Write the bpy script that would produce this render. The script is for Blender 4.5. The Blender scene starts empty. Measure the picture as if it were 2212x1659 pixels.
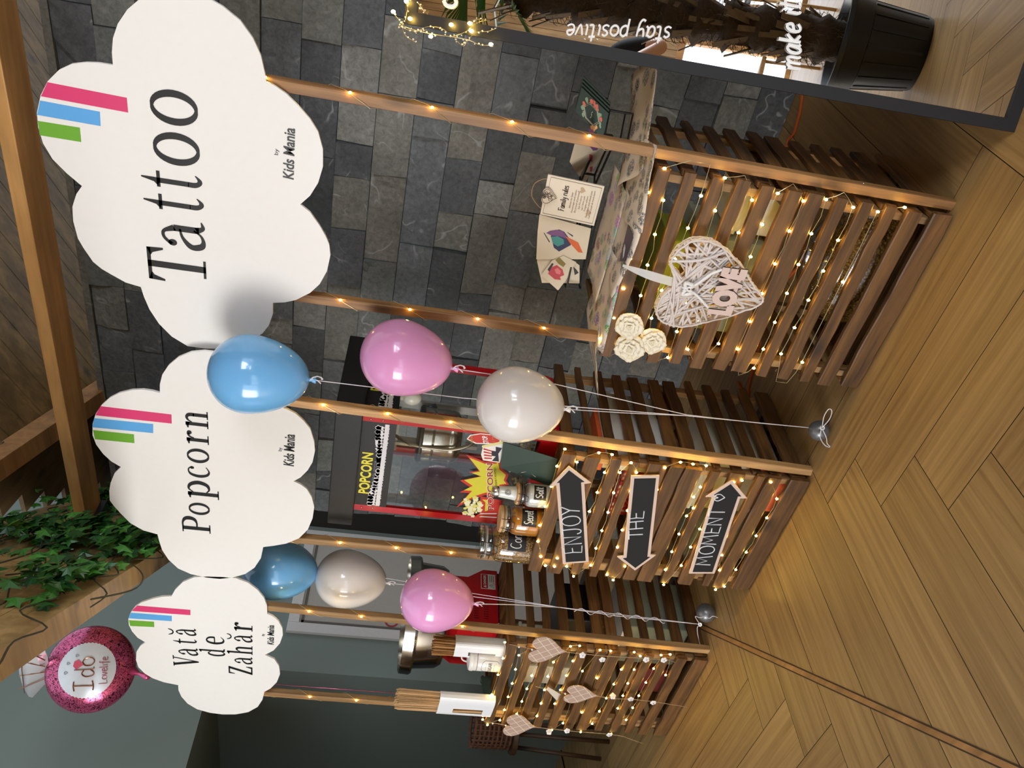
import bpy, bmesh, math, random
from mathutils import Vector, Matrix, noise

# ------------------------------------------------------------------ camera, world, exposure
sc = bpy.context.scene
col = bpy.data.collections.new('room'); sc.collection.children.link(col)
FPX, IMW, IMH = 1762.0, 2212, 1659
RGT, DWN, FWD = Vector((.779, .615, .124)), Vector((.186, -.037, -.982)), Vector((-.599, .788, -.143))
EYE = Vector((0, 0, 1.6))
FWD.normalize(); RGT = (RGT - FWD * RGT.dot(FWD)).normalized(); DWN = FWD.cross(RGT)
cam = bpy.data.cameras.new('camera'); cam.sensor_width = 36; cam.lens = FPX / IMW * 36
cam.clip_start = .02
cob = bpy.data.objects.new('camera', cam); col.objects.link(cob)
cob.matrix_world = Matrix(((DWN.x, RGT.x, -FWD.x, EYE.x), (DWN.y, RGT.y, -FWD.y, EYE.y), (DWN.z, RGT.z, -FWD.z, EYE.z), (0, 0, 0, 1)))
sc.camera = cob
vs = sc.view_settings
vs.view_transform = 'Standard'; vs.look = 'None'; vs.gamma = 1; vs.use_curve_mapping = False
vs.exposure = 0.0
w = bpy.data.worlds.new('daylight'); sc.world = w; w.use_nodes = True
w.node_tree.nodes['Background'].inputs[0].default_value = (.80, .90, 1, 1)
w.node_tree.nodes['Background'].inputs[1].default_value = WORLD = 1.1
try:
    sc.cycles.use_denoising = True
    sc.cycles.max_bounces = 8; sc.cycles.transparent_max_bounces = 16
    sc.cycles.sample_clamp_indirect = 4
    sc.cycles.caustics_reflective = False; sc.cycles.caustics_refractive = False
except Exception: pass

def area(name, loc, target, sx, sy, power, color):
    l = bpy.data.lights.new(name, 'AREA'); l.shape = 'RECTANGLE'; l.size = sx; l.size_y = sy; l.energy = power; l.color = color
    o = bpy.data.objects.new(name, l); col.objects.link(o); o.location = loc
    o.rotation_euler = (Vector(target) - Vector(loc)).to_track_quat('-Z', 'Y').to_euler()
    return o
# daylight through the glazing of the right wall and of the rear wall
area('daylight_right', (4.36, -.6, 2.6), (-1.5, 1.2, 1.2), 3.6, 1.9, 350, (.84, .92, 1))
area('daylight_rear', (-3.2, -4.90, 1.55), (-1.6, 2.2, 1.4), 4.8, 2.4, 385, (1, .97, .92))

# ------------------------------------------------------------------ helpers
def ray(x, y):
    return FWD + RGT * ((IMH - y - IMH / 2) / FPX) + DWN * ((x - IMW / 2) / FPX)
def at(x, y, Y):                                   # photo pixel -> point on the plane at depth Y
    d = ray(x, y); return EYE + d * ((Y - EYE.y) / d.y)
def atz(x, y, z=0):
    d = ray(x, y); return EYE + d * ((z - EYE.z) / d.z)
def atx(x, y, X):
    d = ray(x, y); return EYE + d * ((X - EYE.x) / d.x)
ORG = {}
V3 = Vector
def lin(h):
    if isinstance(h, str):
        c = [int(h[i:i + 2], 16) / 255 for i in (0, 2, 4)]
        return tuple((x / 12.92 if x <= .04045 else ((x + .055) / 1.055) ** 2.4) for x in c)
    return tuple(h)

class MB:
    """collects boxes, bars, tubes, lathes and prisms, and links them as one mesh object"""
    def __init__(s): s.v = []; s.f = []; s.t = []
    def add(s, vs_, fs, t=0.0):
        b = len(s.v); s.v += [Vector(p) for p in vs_]; s.f += [tuple(i + b for i in f) for f in fs]; s.t += [t] * len(fs)
        return s
    def box(s, x0, x1, y0, y1, z0, z1, t=0.0):
        return s.add([(x0, y0, z0), (x1, y0, z0), (x1, y1, z0), (x0, y1, z0), (x0, y0, z1), (x1, y0, z1), (x1, y1, z1), (x0, y1, z1)],
                     [(3, 2, 1, 0), (4, 5, 6, 7), (0, 1, 5, 4), (1, 2, 6, 5), (2, 3, 7, 6), (3, 0, 4, 7)], t)
    def bar(s, p, q, wv, tv, t=0.0):               # box from p to q with half extents wv, tv (vectors)
        p, q, wv, tv = V3(p), V3(q), V3(wv), V3(tv)
        c = [p - wv - tv, p + wv - tv, p + wv + tv, p - wv + tv, q - wv - tv, q + wv - tv, q + wv + tv, q - wv + tv]
        return s.add(c, [(3, 2, 1, 0), (4, 5, 6, 7), (0, 1, 5, 4), (1, 2, 6, 5), (2, 3, 7, 6), (3, 0, 4, 7)], t)
    def plank(s, p, q, wv, tv, rnd, n=7, jit=.0022, t=0.0):   # worn board from p to q
        p, q, wv, tv = V3(p), V3(q), V3(wv), V3(tv); L = (q - p).length; d = (q - p) / L
        vs_, fs = [], []; ch = .25
        for i in range(n + 1):
            c = p + (q - p) * (i / n)
            e = .0 if 0 < i < n else 1
            jw, jt = rnd.uniform(-jit, jit), rnd.uniform(-jit, jit)
            for a, b in ((-1, -1 + ch), (-1 + ch * .5, -1), (1 - ch * .5, -1), (1, -1 + ch), (1, 1 - ch), (1 - ch * .5, 1), (-1 + ch * .5, 1), (-1, 1 - ch)):
                k = 1 - .06 * e
                vs_.append(c + wv * (a * k) + tv * (b * k) + wv.normalized() * (jw + rnd.uniform(-jit, jit) * .5) + tv.normalized() * jt + d * (e * rnd.uniform(-.003, .003)))
        for i in range(n):
            for j in range(8):
                a, b = i * 8 + j, i * 8 + (j + 1) % 8
                fs.append((a, b, b + 8, a + 8))
        fs.append(tuple(range(7, -1, -1))); fs.append(tuple(n * 8 + j for j in range(8)))
        return s.add(vs_, fs, t)
    def tube(s, pts, r, seg=6, closed=False, t=0.0, flat=None):
        pts = [V3(p) for p in pts]; n = len(pts)
        if n < 2: return s
        rr = r if isinstance(r, (list, tuple)) else [r] * n
        vs_, fs = [], []; up = None
        for i, p in enumerate(pts):
            a = pts[(i - 1) % n] if (closed or i > 0) else p
            b = pts[(i + 1) % n] if (closed or i < n - 1) else p
            d = (b - a)
            d = d.normalized() if d.length > 1e-9 else V3((0, 0, 1))
            if up is None:
                up = V3((0, 0, 1)) if abs(d.z) < .9 else V3((1, 0, 0))
            x = up - d * up.dot(d)
            x = x.normalized() if x.length > 1e-6 else d.orthogonal().normalized()
            up = x; y = d.cross(x)
            for j in range(seg):
                an = 2 * math.pi * j / seg
                vs_.append(p + (x * math.cos(an) + y * math.sin(an)) * rr[i])
        m = n if closed else n - 1
        for i in range(m):
            for j in range(seg):
                a, b = i * seg + j, i * seg + (j + 1) % seg
                c, d_ = ((i + 1) % n) * seg + (j + 1) % seg, ((i + 1) % n) * seg + j
                fs.append((a, b, c, d_))
        if not closed:
            fs.append(tuple(range(seg - 1, -1, -1))); fs.append(tuple((n - 1) * seg + j for j in range(seg)))
        return s.add(vs_, fs, t)
    def lathe(s, prof, c=(0, 0, 0), seg=24, ax=None, sx=1, sy=1, t=0.0, cap=True):
        c = V3(c); Mx = ax or Matrix.Identity(3); vs_, fs = [], []
        for r, z in prof:
            for j in range(seg):
                an = 2 * math.pi * j / seg
                vs_.append(c + Mx @ V3((r * sx * math.cos(an), r * sy * math.sin(an), z)))
        n = len(prof)
        for i in range(n - 1):
            for j in range(seg):
                a, b = i * seg + j, i * seg + (j + 1) % seg
                fs.append((a, b, b + seg, a + seg))
        if cap:
            fs.append(tuple(range(seg - 1, -1, -1))); fs.append(tuple((n - 1) * seg + j for j in range(seg)))
        return s.add(vs_, fs, t)
    def ball(s, c, r, seg=10, rings=6, t=0.0, sz=1, ax=None):
        prof = [(max(1e-5, r * math.sin(math.pi * i / rings)), -r * sz * math.cos(math.pi * i / rings)) for i in range(rings + 1)]
        return s.lathe(prof, c, seg, ax, t=t)
    def prism(s, poly, th, t=0.0):                 # planar 3-D polygon extruded by the vector th
        P = [V3(p) for p in poly]; th = V3(th); n = len(P)
        return s.add(P + [p + th for p in P], [tuple(range(n)), tuple(range(2 * n - 1, n - 1, -1))] + [(i, i + n, (i + 1) % n + n, (i + 1) % n) for i in range(n)], t)
    def build(s, name, mat, parent=None, smooth=False, org=None, bevel=0, tint=False, subsurf=0):
        o_ = ORG.get(parent.name, V3((0, 0, 0))) if parent else V3(org or (0, 0, 0))
        me = bpy.data.meshes.new(name)
        me.from_pydata([p - o_ for p in s.v], [], s.f)
        bm = bmesh.new(); bm.from_mesh(me); bmesh.ops.recalc_face_normals(bm, faces=bm.faces)
        if bevel: bmesh.ops.bevel(bm, geom=list(bm.edges), offset=bevel, segments=2, affect='EDGES', profile=.6)
        bm.to_mesh(me); bm.free()
        if tint and not bevel:
            a = me.attributes.new('tint', 'FLOAT', 'FACE')
            for i, v in enumerate(s.t): a.data[i].value = v
        for m in (mat if isinstance(mat, (list, tuple)) else [mat]): me.materials.append(m)
        if smooth:
            for p in me.polygons: p.use_smooth = True
        o = bpy.data.objects.new(name, me); col.objects.link(o)
        if parent: o.parent = parent
        else: o.location = o_
        ORG[o.name] = o_
        if smooth == 'edge':
            me.set_sharp_from_angle(angle=math.radians(38))
        if subsurf:
            m_ = o.modifiers.new('subdivision', 'SUBSURF'); m_.levels = subsurf; m_.render_levels = subsurf
        return o
def tag(o, label, cat, group=None):
    o['label'] = label; o['category'] = cat
    if group: o['group'] = group
    return o
def thing(name, label, cat, loc=(0, 0, 0), group=None):
    o = bpy.data.objects.new(name, None); col.objects.link(o); o.location = loc; o.empty_display_size = .1
    ORG[o.name] = V3(loc); return tag(o, label, cat, group)
def struct(o): o['kind'] = 'structure'; return o
def smooth_pts(pts, n=6, closed=False):            # Catmull-Rom through 2-D or 3-D points
    P = [V3(p) if len(p) == 3 else V3((p[0], p[1], 0)) for p in pts]; N = len(P); out = []
    rng = range(N) if closed else range(N - 1)
    for i in rng:
        p0 = P[(i - 1) % N] if closed or i > 0 else P[i]; p1 = P[i]; p2 = P[(i + 1) % N]
        p3 = P[(i + 2) % N] if closed or i + 2 < N else p2
        for k in range(n):
            t = k / n; t2, t3 = t * t, t * t * t
            out.append((p1 * 2 + (p2 - p0) * t + (p0 * 2 - p1 * 5 + p2 * 4 - p3) * t2 + (p1 * 3 - p0 - p2 * 3 + p3) * t3) * .5)
    if not closed: out.append(P[-1])
    return out
# ------------------------------------------------------------------ materials
def newmat(name):
    m = bpy.data.materials.new(name); m.use_nodes = True; nt = m.node_tree
    return m, nt, nt.nodes, nt.links, nt.nodes['Principled BSDF']
def mat(name, c, rough=.5, metal=0.0, var=.06, vs_=40, bump=0.0, bs=120, coat=0, trans=0, sheen=0, emit=0, alpha=1):
    m, nt, N, L, B = newmat(name); c = lin(c)
    tc = N.new('ShaderNodeTexCoord'); nz = N.new('ShaderNodeTexNoise'); nz.inputs['Scale'].default_value = vs_; nz.inputs['Detail'].default_value = 4
    L.new(tc.outputs['Object'], nz.inputs['Vector'])
    mx = N.new('ShaderNodeMix'); mx.data_type = 'RGBA'
    mx.inputs[6].default_value = tuple(x * (1 - var) for x in c) + (1,); mx.inputs[7].default_value = tuple(min(1, x * (1 + var)) for x in c) + (1,)
    L.new(nz.outputs['Fac'], mx.inputs[0]); L.new(mx.outputs[2], B.inputs['Base Color'])
    B.inputs['Roughness'].default_value = rough; B.inputs['Metallic'].default_value = metal; B.inputs['Coat Weight'].default_value = coat
    B.inputs['Coat Roughness'].default_value = .06
    if trans: B.inputs['Transmission Weight'].default_value = trans
    if alpha < 1: B.inputs['Alpha'].default_value = alpha
    if bump:
        n2 = N.new('ShaderNodeTexNoise'); n2.inputs['Scale'].default_value = bs; L.new(tc.outputs['Object'], n2.inputs['Vector'])
        bp = N.new('ShaderNodeBump'); bp.inputs['Strength'].default_value = bump; bp.inputs['Distance'].default_value = .004
        L.new(n2.outputs['Fac'], bp.inputs['Height']); L.new(bp.outputs['Normal'], B.inputs['Normal'])
    if emit:
        B.inputs['Emission Color'].default_value = c + (1,); B.inputs['Emission Strength'].default_value = emit
    return m
def wood(name, dark, light, axis, rough=.55, scale=1.0, bump=.25, knots=True):
    m, nt, N, L, B = newmat(name)
    tc = N.new('ShaderNodeTexCoord'); oi = N.new('ShaderNodeObjectInfo')
    mul = N.new('ShaderNodeMath'); mul.operation = 'MULTIPLY'; mul.inputs[1].default_value = 37.0; L.new(oi.outputs['Random'], mul.inputs[0])
    ad = N.new('ShaderNodeVectorMath'); ad.operation = 'ADD'; L.new(tc.outputs['Object'], ad.inputs[0]); L.new(mul.outputs[0], ad.inputs[1])
    mp = N.new('ShaderNodeMapping'); s = [38 * scale] * 3; s[axis] = 2.2 * scale; mp.inputs['Scale'].default_value = s; L.new(ad.outputs[0], mp.inputs['Vector'])
    nz = N.new('ShaderNodeTexNoise'); nz.inputs['Scale'].default_value = 1; nz.inputs['Detail'].default_value = 7; nz.inputs['Roughness'].default_value = .62; nz.inputs['Distortion'].default_value = .7
    L.new(mp.outputs[0], nz.inputs['Vector'])
    cr = N.new('ShaderNodeValToRGB'); d_, l_ = lin(dark), lin(light)
    cr.color_ramp.elements[0].position = .30; cr.color_ramp.elements[0].color = d_ + (1,); cr.color_ramp.elements[1].position = .72; cr.color_ramp.elements[1].color = l_ + (1,)
    L.new(nz.outputs['Fac'], cr.inputs[0])
    # slower stain
    mp2 = N.new('ShaderNodeMapping'); s2 = [9.0] * 3; s2[axis] = 2.5; mp2.inputs['Scale'].default_value = s2; L.new(ad.outputs[0], mp2.inputs['Vector'])
    n2 = N.new('ShaderNodeTexNoise'); n2.inputs['Scale'].default_value = 1; n2.inputs['Detail'].default_value = 3; L.new(mp2.outputs[0], n2.inputs['Vector'])
    mr = N.new('ShaderNodeMapRange'); mr.inputs[1].default_value = .3; mr.inputs[2].default_value = .7; mr.inputs[3].default_value = .68; mr.inputs[4].default_value = 1.22; L.new(n2.outputs['Fac'], mr.inputs[0])
    rb = N.new('ShaderNodeMapRange'); rb.inputs[3].default_value = .72; rb.inputs[4].default_value = 1.18; L.new(oi.outputs['Random'], rb.inputs[0])
    mm = N.new('ShaderNodeMath'); mm.operation = 'MULTIPLY'; L.new(mr.outputs[0], mm.inputs[0]); L.new(rb.outputs[0], mm.inputs[1])
    vm = N.new('ShaderNodeVectorMath'); vm.operation = 'SCALE'; L.new(cr.outputs[0], vm.inputs[0]); L.new(mm.outputs[0], vm.inputs[3])
    out = vm.outputs[0]
    if knots:
        mp3 = N.new('ShaderNodeMapping'); s3 = [13.0] * 3; s3[axis] = 6.0; mp3.inputs['Scale'].default_value = s3; L.new(ad.outputs[0], mp3.inputs['Vector'])
        vo = N.new('ShaderNodeTexVoronoi'); vo.inputs['Scale'].default_value = .55; L.new(mp3.outputs[0], vo.inputs['Vector'])
        k = N.new('ShaderNodeMapRange'); k.inputs[1].default_value = .05; k.inputs[2].default_value = .2; k.inputs[3].default_value = .35; k.inputs[4].default_value = 1; L.new(vo.outputs['Distance'], k.inputs[0])
        v2 = N.new('ShaderNodeVectorMath'); v2.operation = 'SCALE'; L.new(out, v2.inputs[0]); L.new(k.outputs[0], v2.inputs[3]); out = v2.outputs[0]
    L.new(out, B.inputs['Base Color']); B.inputs['Roughness'].default_value = rough
    bp = N.new('ShaderNodeBump'); bp.inputs['Strength'].default_value = bump; bp.inputs['Distance'].default_value = .003
    L.new(nz.outputs['Fac'], bp.inputs['Height']); L.new(bp.outputs['Normal'], B.inputs['Normal'])
    return m
def emission(name, c, s):
    m, nt, N, L, B = newmat(name); c = lin(c)
    B.inputs['Base Color'].default_value = c + (1,); B.inputs['Emission Color'].default_value = c + (1,); B.inputs['Emission Strength'].default_value = s
    return m
def glassy(name, tint=(1, 1, 1), fac=.10, rough=.02):
    m, nt, N, L, B = newmat(name)
    tr = N.new('ShaderNodeBsdfTransparent'); tr.inputs[0].default_value = tuple(tint) + (1,)
    gl = N.new('ShaderNodeBsdfGlossy'); gl.inputs['Roughness'].default_value = rough
    lw = N.new('ShaderNodeLayerWeight'); lw.inputs[0].default_value = .35
    mr = N.new('ShaderNodeMapRange'); mr.inputs[3].default_value = fac * .5; mr.inputs[4].default_value = min(1, fac * 5); L.new(lw.outputs['Facing'], mr.inputs[0])
    mx = N.new('ShaderNodeMixShader'); L.new(mr.outputs[0], mx.inputs[0]); L.new(tr.outputs[0], mx.inputs[1]); L.new(gl.outputs[0], mx.inputs[2])
    L.new(mx.outputs[0], nt.nodes['Material Output'].inputs[0]); return m
def stone_mat():
    m, nt, N, L, B = newmat('split slate')
    tc = N.new('ShaderNodeTexCoord'); at_ = N.new('ShaderNodeAttribute'); at_.attribute_name = 'tint'
    off = N.new('ShaderNodeVectorMath'); off.operation = 'MULTIPLY_ADD'; off.inputs[1].default_value = (1, 1, 1)
    sc_ = N.new('ShaderNodeVectorMath'); sc_.operation = 'SCALE'; sc_.inputs[0].default_value = (31, 17, 23); L.new(at_.outputs['Fac'], sc_.inputs[3])
    L.new(tc.outputs['Object'], off.inputs[0]); L.new(sc_.outputs[0], off.inputs[2])
    base = N.new('ShaderNodeValToRGB'); e = base.color_ramp.elements
    e[0].position = 0; e[0].color = lin('46494a') + (1,); e[1].position = 1; e[1].color = lin('878884') + (1,)
    for p, c in ((.25, '55585a'), (.5, '65696a'), (.7, '6f736c'), (.86, '77736a')):
        x = base.color_ramp.elements.new(p); x.color = lin(c) + (1,)
    L.new(at_.outputs['Fac'], base.inputs[0])
    n1 = N.new('ShaderNodeTexNoise'); n1.inputs['Scale'].default_value = 42; n1.inputs['Detail'].default_value = 8; n1.inputs['Roughness'].default_value = .7; n1.inputs['Distortion'].default_value = .6; L.new(off.outputs[0], n1.inputs['Vector'])
    r1 = N.new('ShaderNodeMapRange'); r1.inputs[1].default_value = .3; r1.inputs[2].default_value = .7; r1.inputs[3].default_value = .62; r1.inputs[4].default_value = 1.38; L.new(n1.outputs['Fac'], r1.inputs[0])
    n2 = N.new('ShaderNodeTexNoise'); n2.inputs['Scale'].default_value = 5; n2.inputs['Detail'].default_value = 4; L.new(off.outputs[0], n2.inputs['Vector'])
    r2 = N.new('ShaderNodeMapRange'); r2.inputs[1].default_value = .3; r2.inputs[2].default_value = .7; r2.inputs[3].default_value = .8; r2.inputs[4].default_value = 1.2; L.new(n2.outputs['Fac'], r2.inputs[0])
    mu = N.new('ShaderNodeMath'); mu.operation = 'MULTIPLY'; L.new(r1.outputs[0], mu.inputs[0]); L.new(r2.outputs[0], mu.inputs[1])
    v = N.new('ShaderNodeVectorMath'); v.operation = 'SCALE'; L.new(base.outputs[0], v.inputs[0]); L.new(mu.outputs[0], v.inputs[3])
    # pale quartz veins
    wv = N.new('ShaderNodeTexNoise'); wv.inputs['Scale'].default_value = 3.2; wv.inputs['Detail'].default_value = 3; wv.inputs['Distortion'].default_value = .5; L.new(off.outputs[0], wv.inputs['Vector'])
    sb = N.new('ShaderNodeMath'); sb.operation = 'SUBTRACT'; sb.inputs[1].default_value = .5; L.new(wv.outputs['Fac'], sb.inputs[0])
    ab = N.new('ShaderNodeMath'); ab.operation = 'ABSOLUTE'; L.new(sb.outputs[0], ab.inputs[0])
    vr = N.new('ShaderNodeMapRange'); vr.inputs[1].default_value = 0; vr.inputs[2].default_value = .011; vr.inputs[3].default_value = .55; vr.inputs[4].default_value = 0; L.new(ab.outputs[0], vr.inputs[0])
    gate = N.new('ShaderNodeMath'); gate.operation = 'MULTIPLY'; L.new(vr.outputs[0], gate.inputs[0])
    gr = N.new('ShaderNodeMapRange'); gr.inputs[1].default_value = .52; gr.inputs[2].default_value = .62; L.new(n2.outputs['Fac'], gr.inputs[0]); L.new(gr.outputs[0], gate.inputs[1])
    mx = N.new('ShaderNodeMix'); mx.data_type = 'RGBA'; mx.inputs[7].default_value = lin('b9bcbb') + (1,); L.new(gate.outputs[0], mx.inputs[0]); L.new(v.outputs[0], mx.inputs[6])
    L.new(mx.outputs[2], B.inputs['Base Color']); B.inputs['Roughness'].default_value = .62
    bp = N.new('ShaderNodeBump'); bp.inputs['Strength'].default_value = .55; bp.inputs['Distance'].default_value = .006; L.new(n1.outputs['Fac'], bp.inputs['Height']); L.new(bp.outputs['Normal'], B.inputs['Normal'])
    return m
def floor_mat():
    m, nt, N, L, B = newmat('oak laminate')
    tc = N.new('ShaderNodeTexCoord'); at_ = N.new('ShaderNodeAttribute'); at_.attribute_name = 'tint'
    fl = N.new('ShaderNodeMath'); fl.operation = 'FLOOR'; L.new(at_.outputs['Fac'], fl.inputs[0])
    fr = N.new('ShaderNodeMath'); fr.operation = 'FRACT'; L.new(at_.outputs['Fac'], fr.inputs[0])
    sh = N.new('ShaderNodeVectorMath'); sh.operation = 'SCALE'; sh.inputs[0].default_value = (53, 29, 11); L.new(fr.outputs[0], sh.inputs[3])
    ad = N.new('ShaderNodeVectorMath'); ad.operation = 'ADD'; L.new(tc.outputs['Object'], ad.inputs[0]); L.new(sh.outputs[0], ad.inputs[1])
    outs = []
    for sx, sy in ((1.4, 42), (42, 1.4)):
        mp = N.new('ShaderNodeMapping'); mp.inputs['Scale'].default_value = (sx, sy, 1); L.new(ad.outputs[0], mp.inputs['Vector'])
        nz = N.new('ShaderNodeTexNoise'); nz.inputs['Scale'].default_value = 1; nz.inputs['Detail'].default_value = 8; nz.inputs['Roughness'].default_value = .6; nz.inputs['Distortion'].default_value = .8
        L.new(mp.outputs[0], nz.inputs['Vector']); outs.append(nz)
    mf = N.new('ShaderNodeMix'); L.new(fl.outputs[0], mf.inputs[0]); L.new(outs[0].outputs['Fac'], mf.inputs[2]); L.new(outs[1].outputs['Fac'], mf.inputs[3])
    cr = N.new('ShaderNodeValToRGB'); cr.color_ramp.elements[0].position = .28; cr.color_ramp.elements[0].color = lin('87683e') + (1,); cr.color_ramp.elements[1].position = .75; cr.color_ramp.elements[1].color = lin('b3925f') + (1,)
    L.new(mf.outputs[0], cr.inputs[0])
    br = N.new('ShaderNodeMapRange'); br.inputs[3].default_value = .86; br.inputs[4].default_value = 1.1; L.new(fr.outputs[0], br.inputs[0])
    v = N.new('ShaderNodeVectorMath'); v.operation = 'SCALE'; L.new(cr.outputs[0], v.inputs[0]); L.new(br.outputs[0], v.inputs[3])
    L.new(v.outputs[0], B.inputs['Base Color']); B.inputs['Roughness'].default_value = .42
    B.inputs['Specular IOR Level'].default_value = .45
    bp = N.new('ShaderNodeBump'); bp.inputs['Strength'].default_value = .1; bp.inputs['Distance'].default_value = .002; L.new(mf.outputs[0], bp.inputs['Height']); L.new(bp.outputs['Normal'], B.inputs['Normal'])
    return m
def roof_mat(name, ang, dark, light):
    # tongue-and-groove boards: the grooves are real geometry, this is the timber
    return wood(name, dark, light, ang, .5, .5, .15)
PALX = wood('pallet wood along x', '3f2810', '80582c', 0, .55)
PALY = wood('pallet wood along y', '452d13', '8a6032', 1, .55)
PALZ = wood('pallet wood upright', '7c5a34', 'b08a5a', 2, .6)
POST = wood('pale pine post', '9a7142', 'd0a873', 2, .5)
POSTD = wood('stained pine post', '7d5530', 'b08350', 2, .5)
GLULAM = wood('glued larch beam', 'a8743c', 'c9955a', 0, .45, .6, .1, False)
WHITE = mat('white board', 'ebe9e4', .45, var=.02)
BLACK = mat('black vinyl', '0c0c0e', .4)
BLK = mat('matt black metal', '141416', .45)
STEEL = mat('brushed steel', 'b9b6ae', .24, 1.0, var=.1)
RED = mat('red enamel', 'b30f14', .3, coat=.4)
GLASS = glassy('clear pane', (.97, .98, .98), .035)
JARGL = glassy('jar glass', (.93, .96, .93), .16)
CHALK = mat('chalk white', 'dfe3e6', .8, var=.12, vs_=300)
PAPER = mat('white paper', 'f0eee8', .6, var=.02)
# ------------------------------------------------------------------ floor: herringbone oak planks
R = random.Random(5)
PW, PL, AX, AY = .2265, 1.27, -1.67, 2.02
fb = MB()
def clip_rect(x0, x1, y0, y1):
    return max(x0, -9.0), min(x1, 4.3), max(y0, -4.9), min(y1, 7.0)
g = .0013
for m_ in range(-12, 13):
    for k in range(-60, 61):
        ox, oy = AX + k * PW + m_ * PL, AY - k * PW + m_ * PL
        for a, (x0, x1, y0, y1) in enumerate(((ox, ox + PL, oy - PW, oy), (ox - PW, ox, oy - PL, oy))):
            x0, x1, y0, y1 = clip_rect(x0 + g, x1 - g, y0 + g, y1 - g)
            if x1 - x0 < .01 or y1 - y0 < .01: continue
            fb.add([(x0, y0, 0), (x1, y0, 0), (x1, y1, 0), (x0, y1, 0)], [(0, 1, 2, 3)], a + R.uniform(.02, .98))
FLOORM = floor_mat()
fl_o = fb.build('floor', [FLOORM, mat('plank joint', '2c2013', .8)], tint=True)
me = fl_o.data
bm = bmesh.new(); bm.from_mesh(me)
vv = [bm.verts.new(p) for p in ((-9, -4.9, -.0025), (4.3, -4.9, -.0025), (4.3, 7, -.0025), (-9, 7, -.0025), (-9, -4.9, -.08), (4.3, -4.9, -.08), (4.3, 7, -.08), (-9, 7, -.08))]
f = bm.faces.new(vv[:4]); f.material_index = 1
for q in ((0, 1, 5, 4), (1, 2, 6, 5), (2, 3, 7, 6), (3, 0, 4, 7)):
    f = bm.faces.new([vv[i] for i in q]); f.material_index = 1
f = bm.faces.new([vv[i] for i in (7, 6, 5, 4)]); f.material_index = 1
for f in bm.faces:
    if f.normal.z < 0 and f.material_index == 0: f.normal_flip()
bm.to_mesh(me); bm.free(); struct(fl_o)
# the 45 degree joint strip let into the floor
sb = MB(); d = V3((1, -1, 0)).normalized(); nn_ = V3((1, 1, 0)).normalized()
p0 = V3((-3.15, 2.40, .0004)); p1 = V3((.6, -1.35, .0004))
sb.bar(p0, p1, nn_ * .009, (0, 0, .0012))
struct(sb.build('trim_1', wood('oak joint strip', '8a6236', 'a67a48', 0, .5, 1, .1, False)))
db = MB()
for s in (-1, 1): db.bar(p0 + nn_ * (.0115 * s), p1 + nn_ * (.0115 * s), nn_ * .0022, (0, 0, .0008))
struct(db.build('trim_2', mat('dark strip edge', '3a2a17', .7)))

# ------------------------------------------------------------------ stone wall
sw = MB(); R = random.Random(23)
def tile(x0, x1, z0, z1, dpt, seed):
    nx = max(4, int((x1 - x0) / .03)); nz = 6; rr = random.Random(seed)
    tx, tz = rr.uniform(-.014, .014), rr.uniform(-.010, .010); brk = rr.random() < .38
    bx, bz, ba = rr.uniform(x0, x1), rr.uniform(z0, z1), rr.uniform(0, 6.28); bc, bs_ = math.cos(ba), math.sin(ba); bd = rr.uniform(.006, .014)
    gap = .0016; P, Fs = [], []
    for i in range(nx + 1):
        for j in range(nz + 1):
            x = x0 + gap + (x1 - x0 - 2 * gap) * i / nx; z = z0 + gap + (z1 - z0 - 2 * gap) * j / nz
            u, v_ = i / nx - .5, j / nz - .5
            h = dpt + tx * u * 2 * (x1 - x0) + tz * v_ * 2 + .0055 * noise.noise(V3((x * 9, z * 9, seed * 1.7))) + .003 * noise.noise(V3((x * 26, z * 26, seed * 2.3)))
            if brk:
                dd = (x - bx) * bc + (z - bz) * bs_ + .012 * noise.noise(V3((x * 20, z * 20, seed)))
                h -= bd * max(0, min(1, dd / .012))
            P.append((x, 3.607 - max(.002, h), z))
    for i in range(nx):
        for j in range(nz):
            a = i * (nz + 1) + j; Fs.append((a, a + nz + 1, a + nz + 2, a + 1))
    rim = [i * (nz + 1) for i in range(nx + 1)] + [nx * (nz + 1) + j for j in range(1, nz + 1)] + [i * (nz + 1) + nz for i in range(nx - 1, -1, -1)] + [j for j in range(nz - 1, 0, -1)]
    b = len(P)
    for q in rim: P.append((P[q][0], 3.612, P[q][2]))
    n = len(rim)
    for q in range(n): Fs.append((rim[(q + 1) % n], rim[q], b + q, b + (q + 1) % n))
    sw.add(P, Fs, rr.random())
seed = 1
for k in range(-1, 19):
    z0, z1 = max(0, .162 + (k - 1) * .166 + .0), .162 + k * .166
    if z1 <= .01 or z0 > 3.13: continue
    z1 = min(z1, 3.152); x = -3.90
    off = R.uniform(.12, .4); first = True
    while x < 1.25:
        Ln = off if first else R.choice((R.uniform(.16, .3), R.uniform(.28, .48), R.uniform(.36, .58))); first = False
        x2 = min(x + Ln, 1.3)
        tile(x, x2, z0, z1, R.choice((.006, .010, .014, .02, .026)), seed); seed += 1; x = x2
sw.box(-3.895, 1.3, 3.612, 3.80, 0, 3.15, .1)
sw.box(-3.90, 1.3, 3.585, 3.80, 3.152, 3.185, .80)
struct(sw.build('wall_back', stone_mat(), tint=True))

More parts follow.
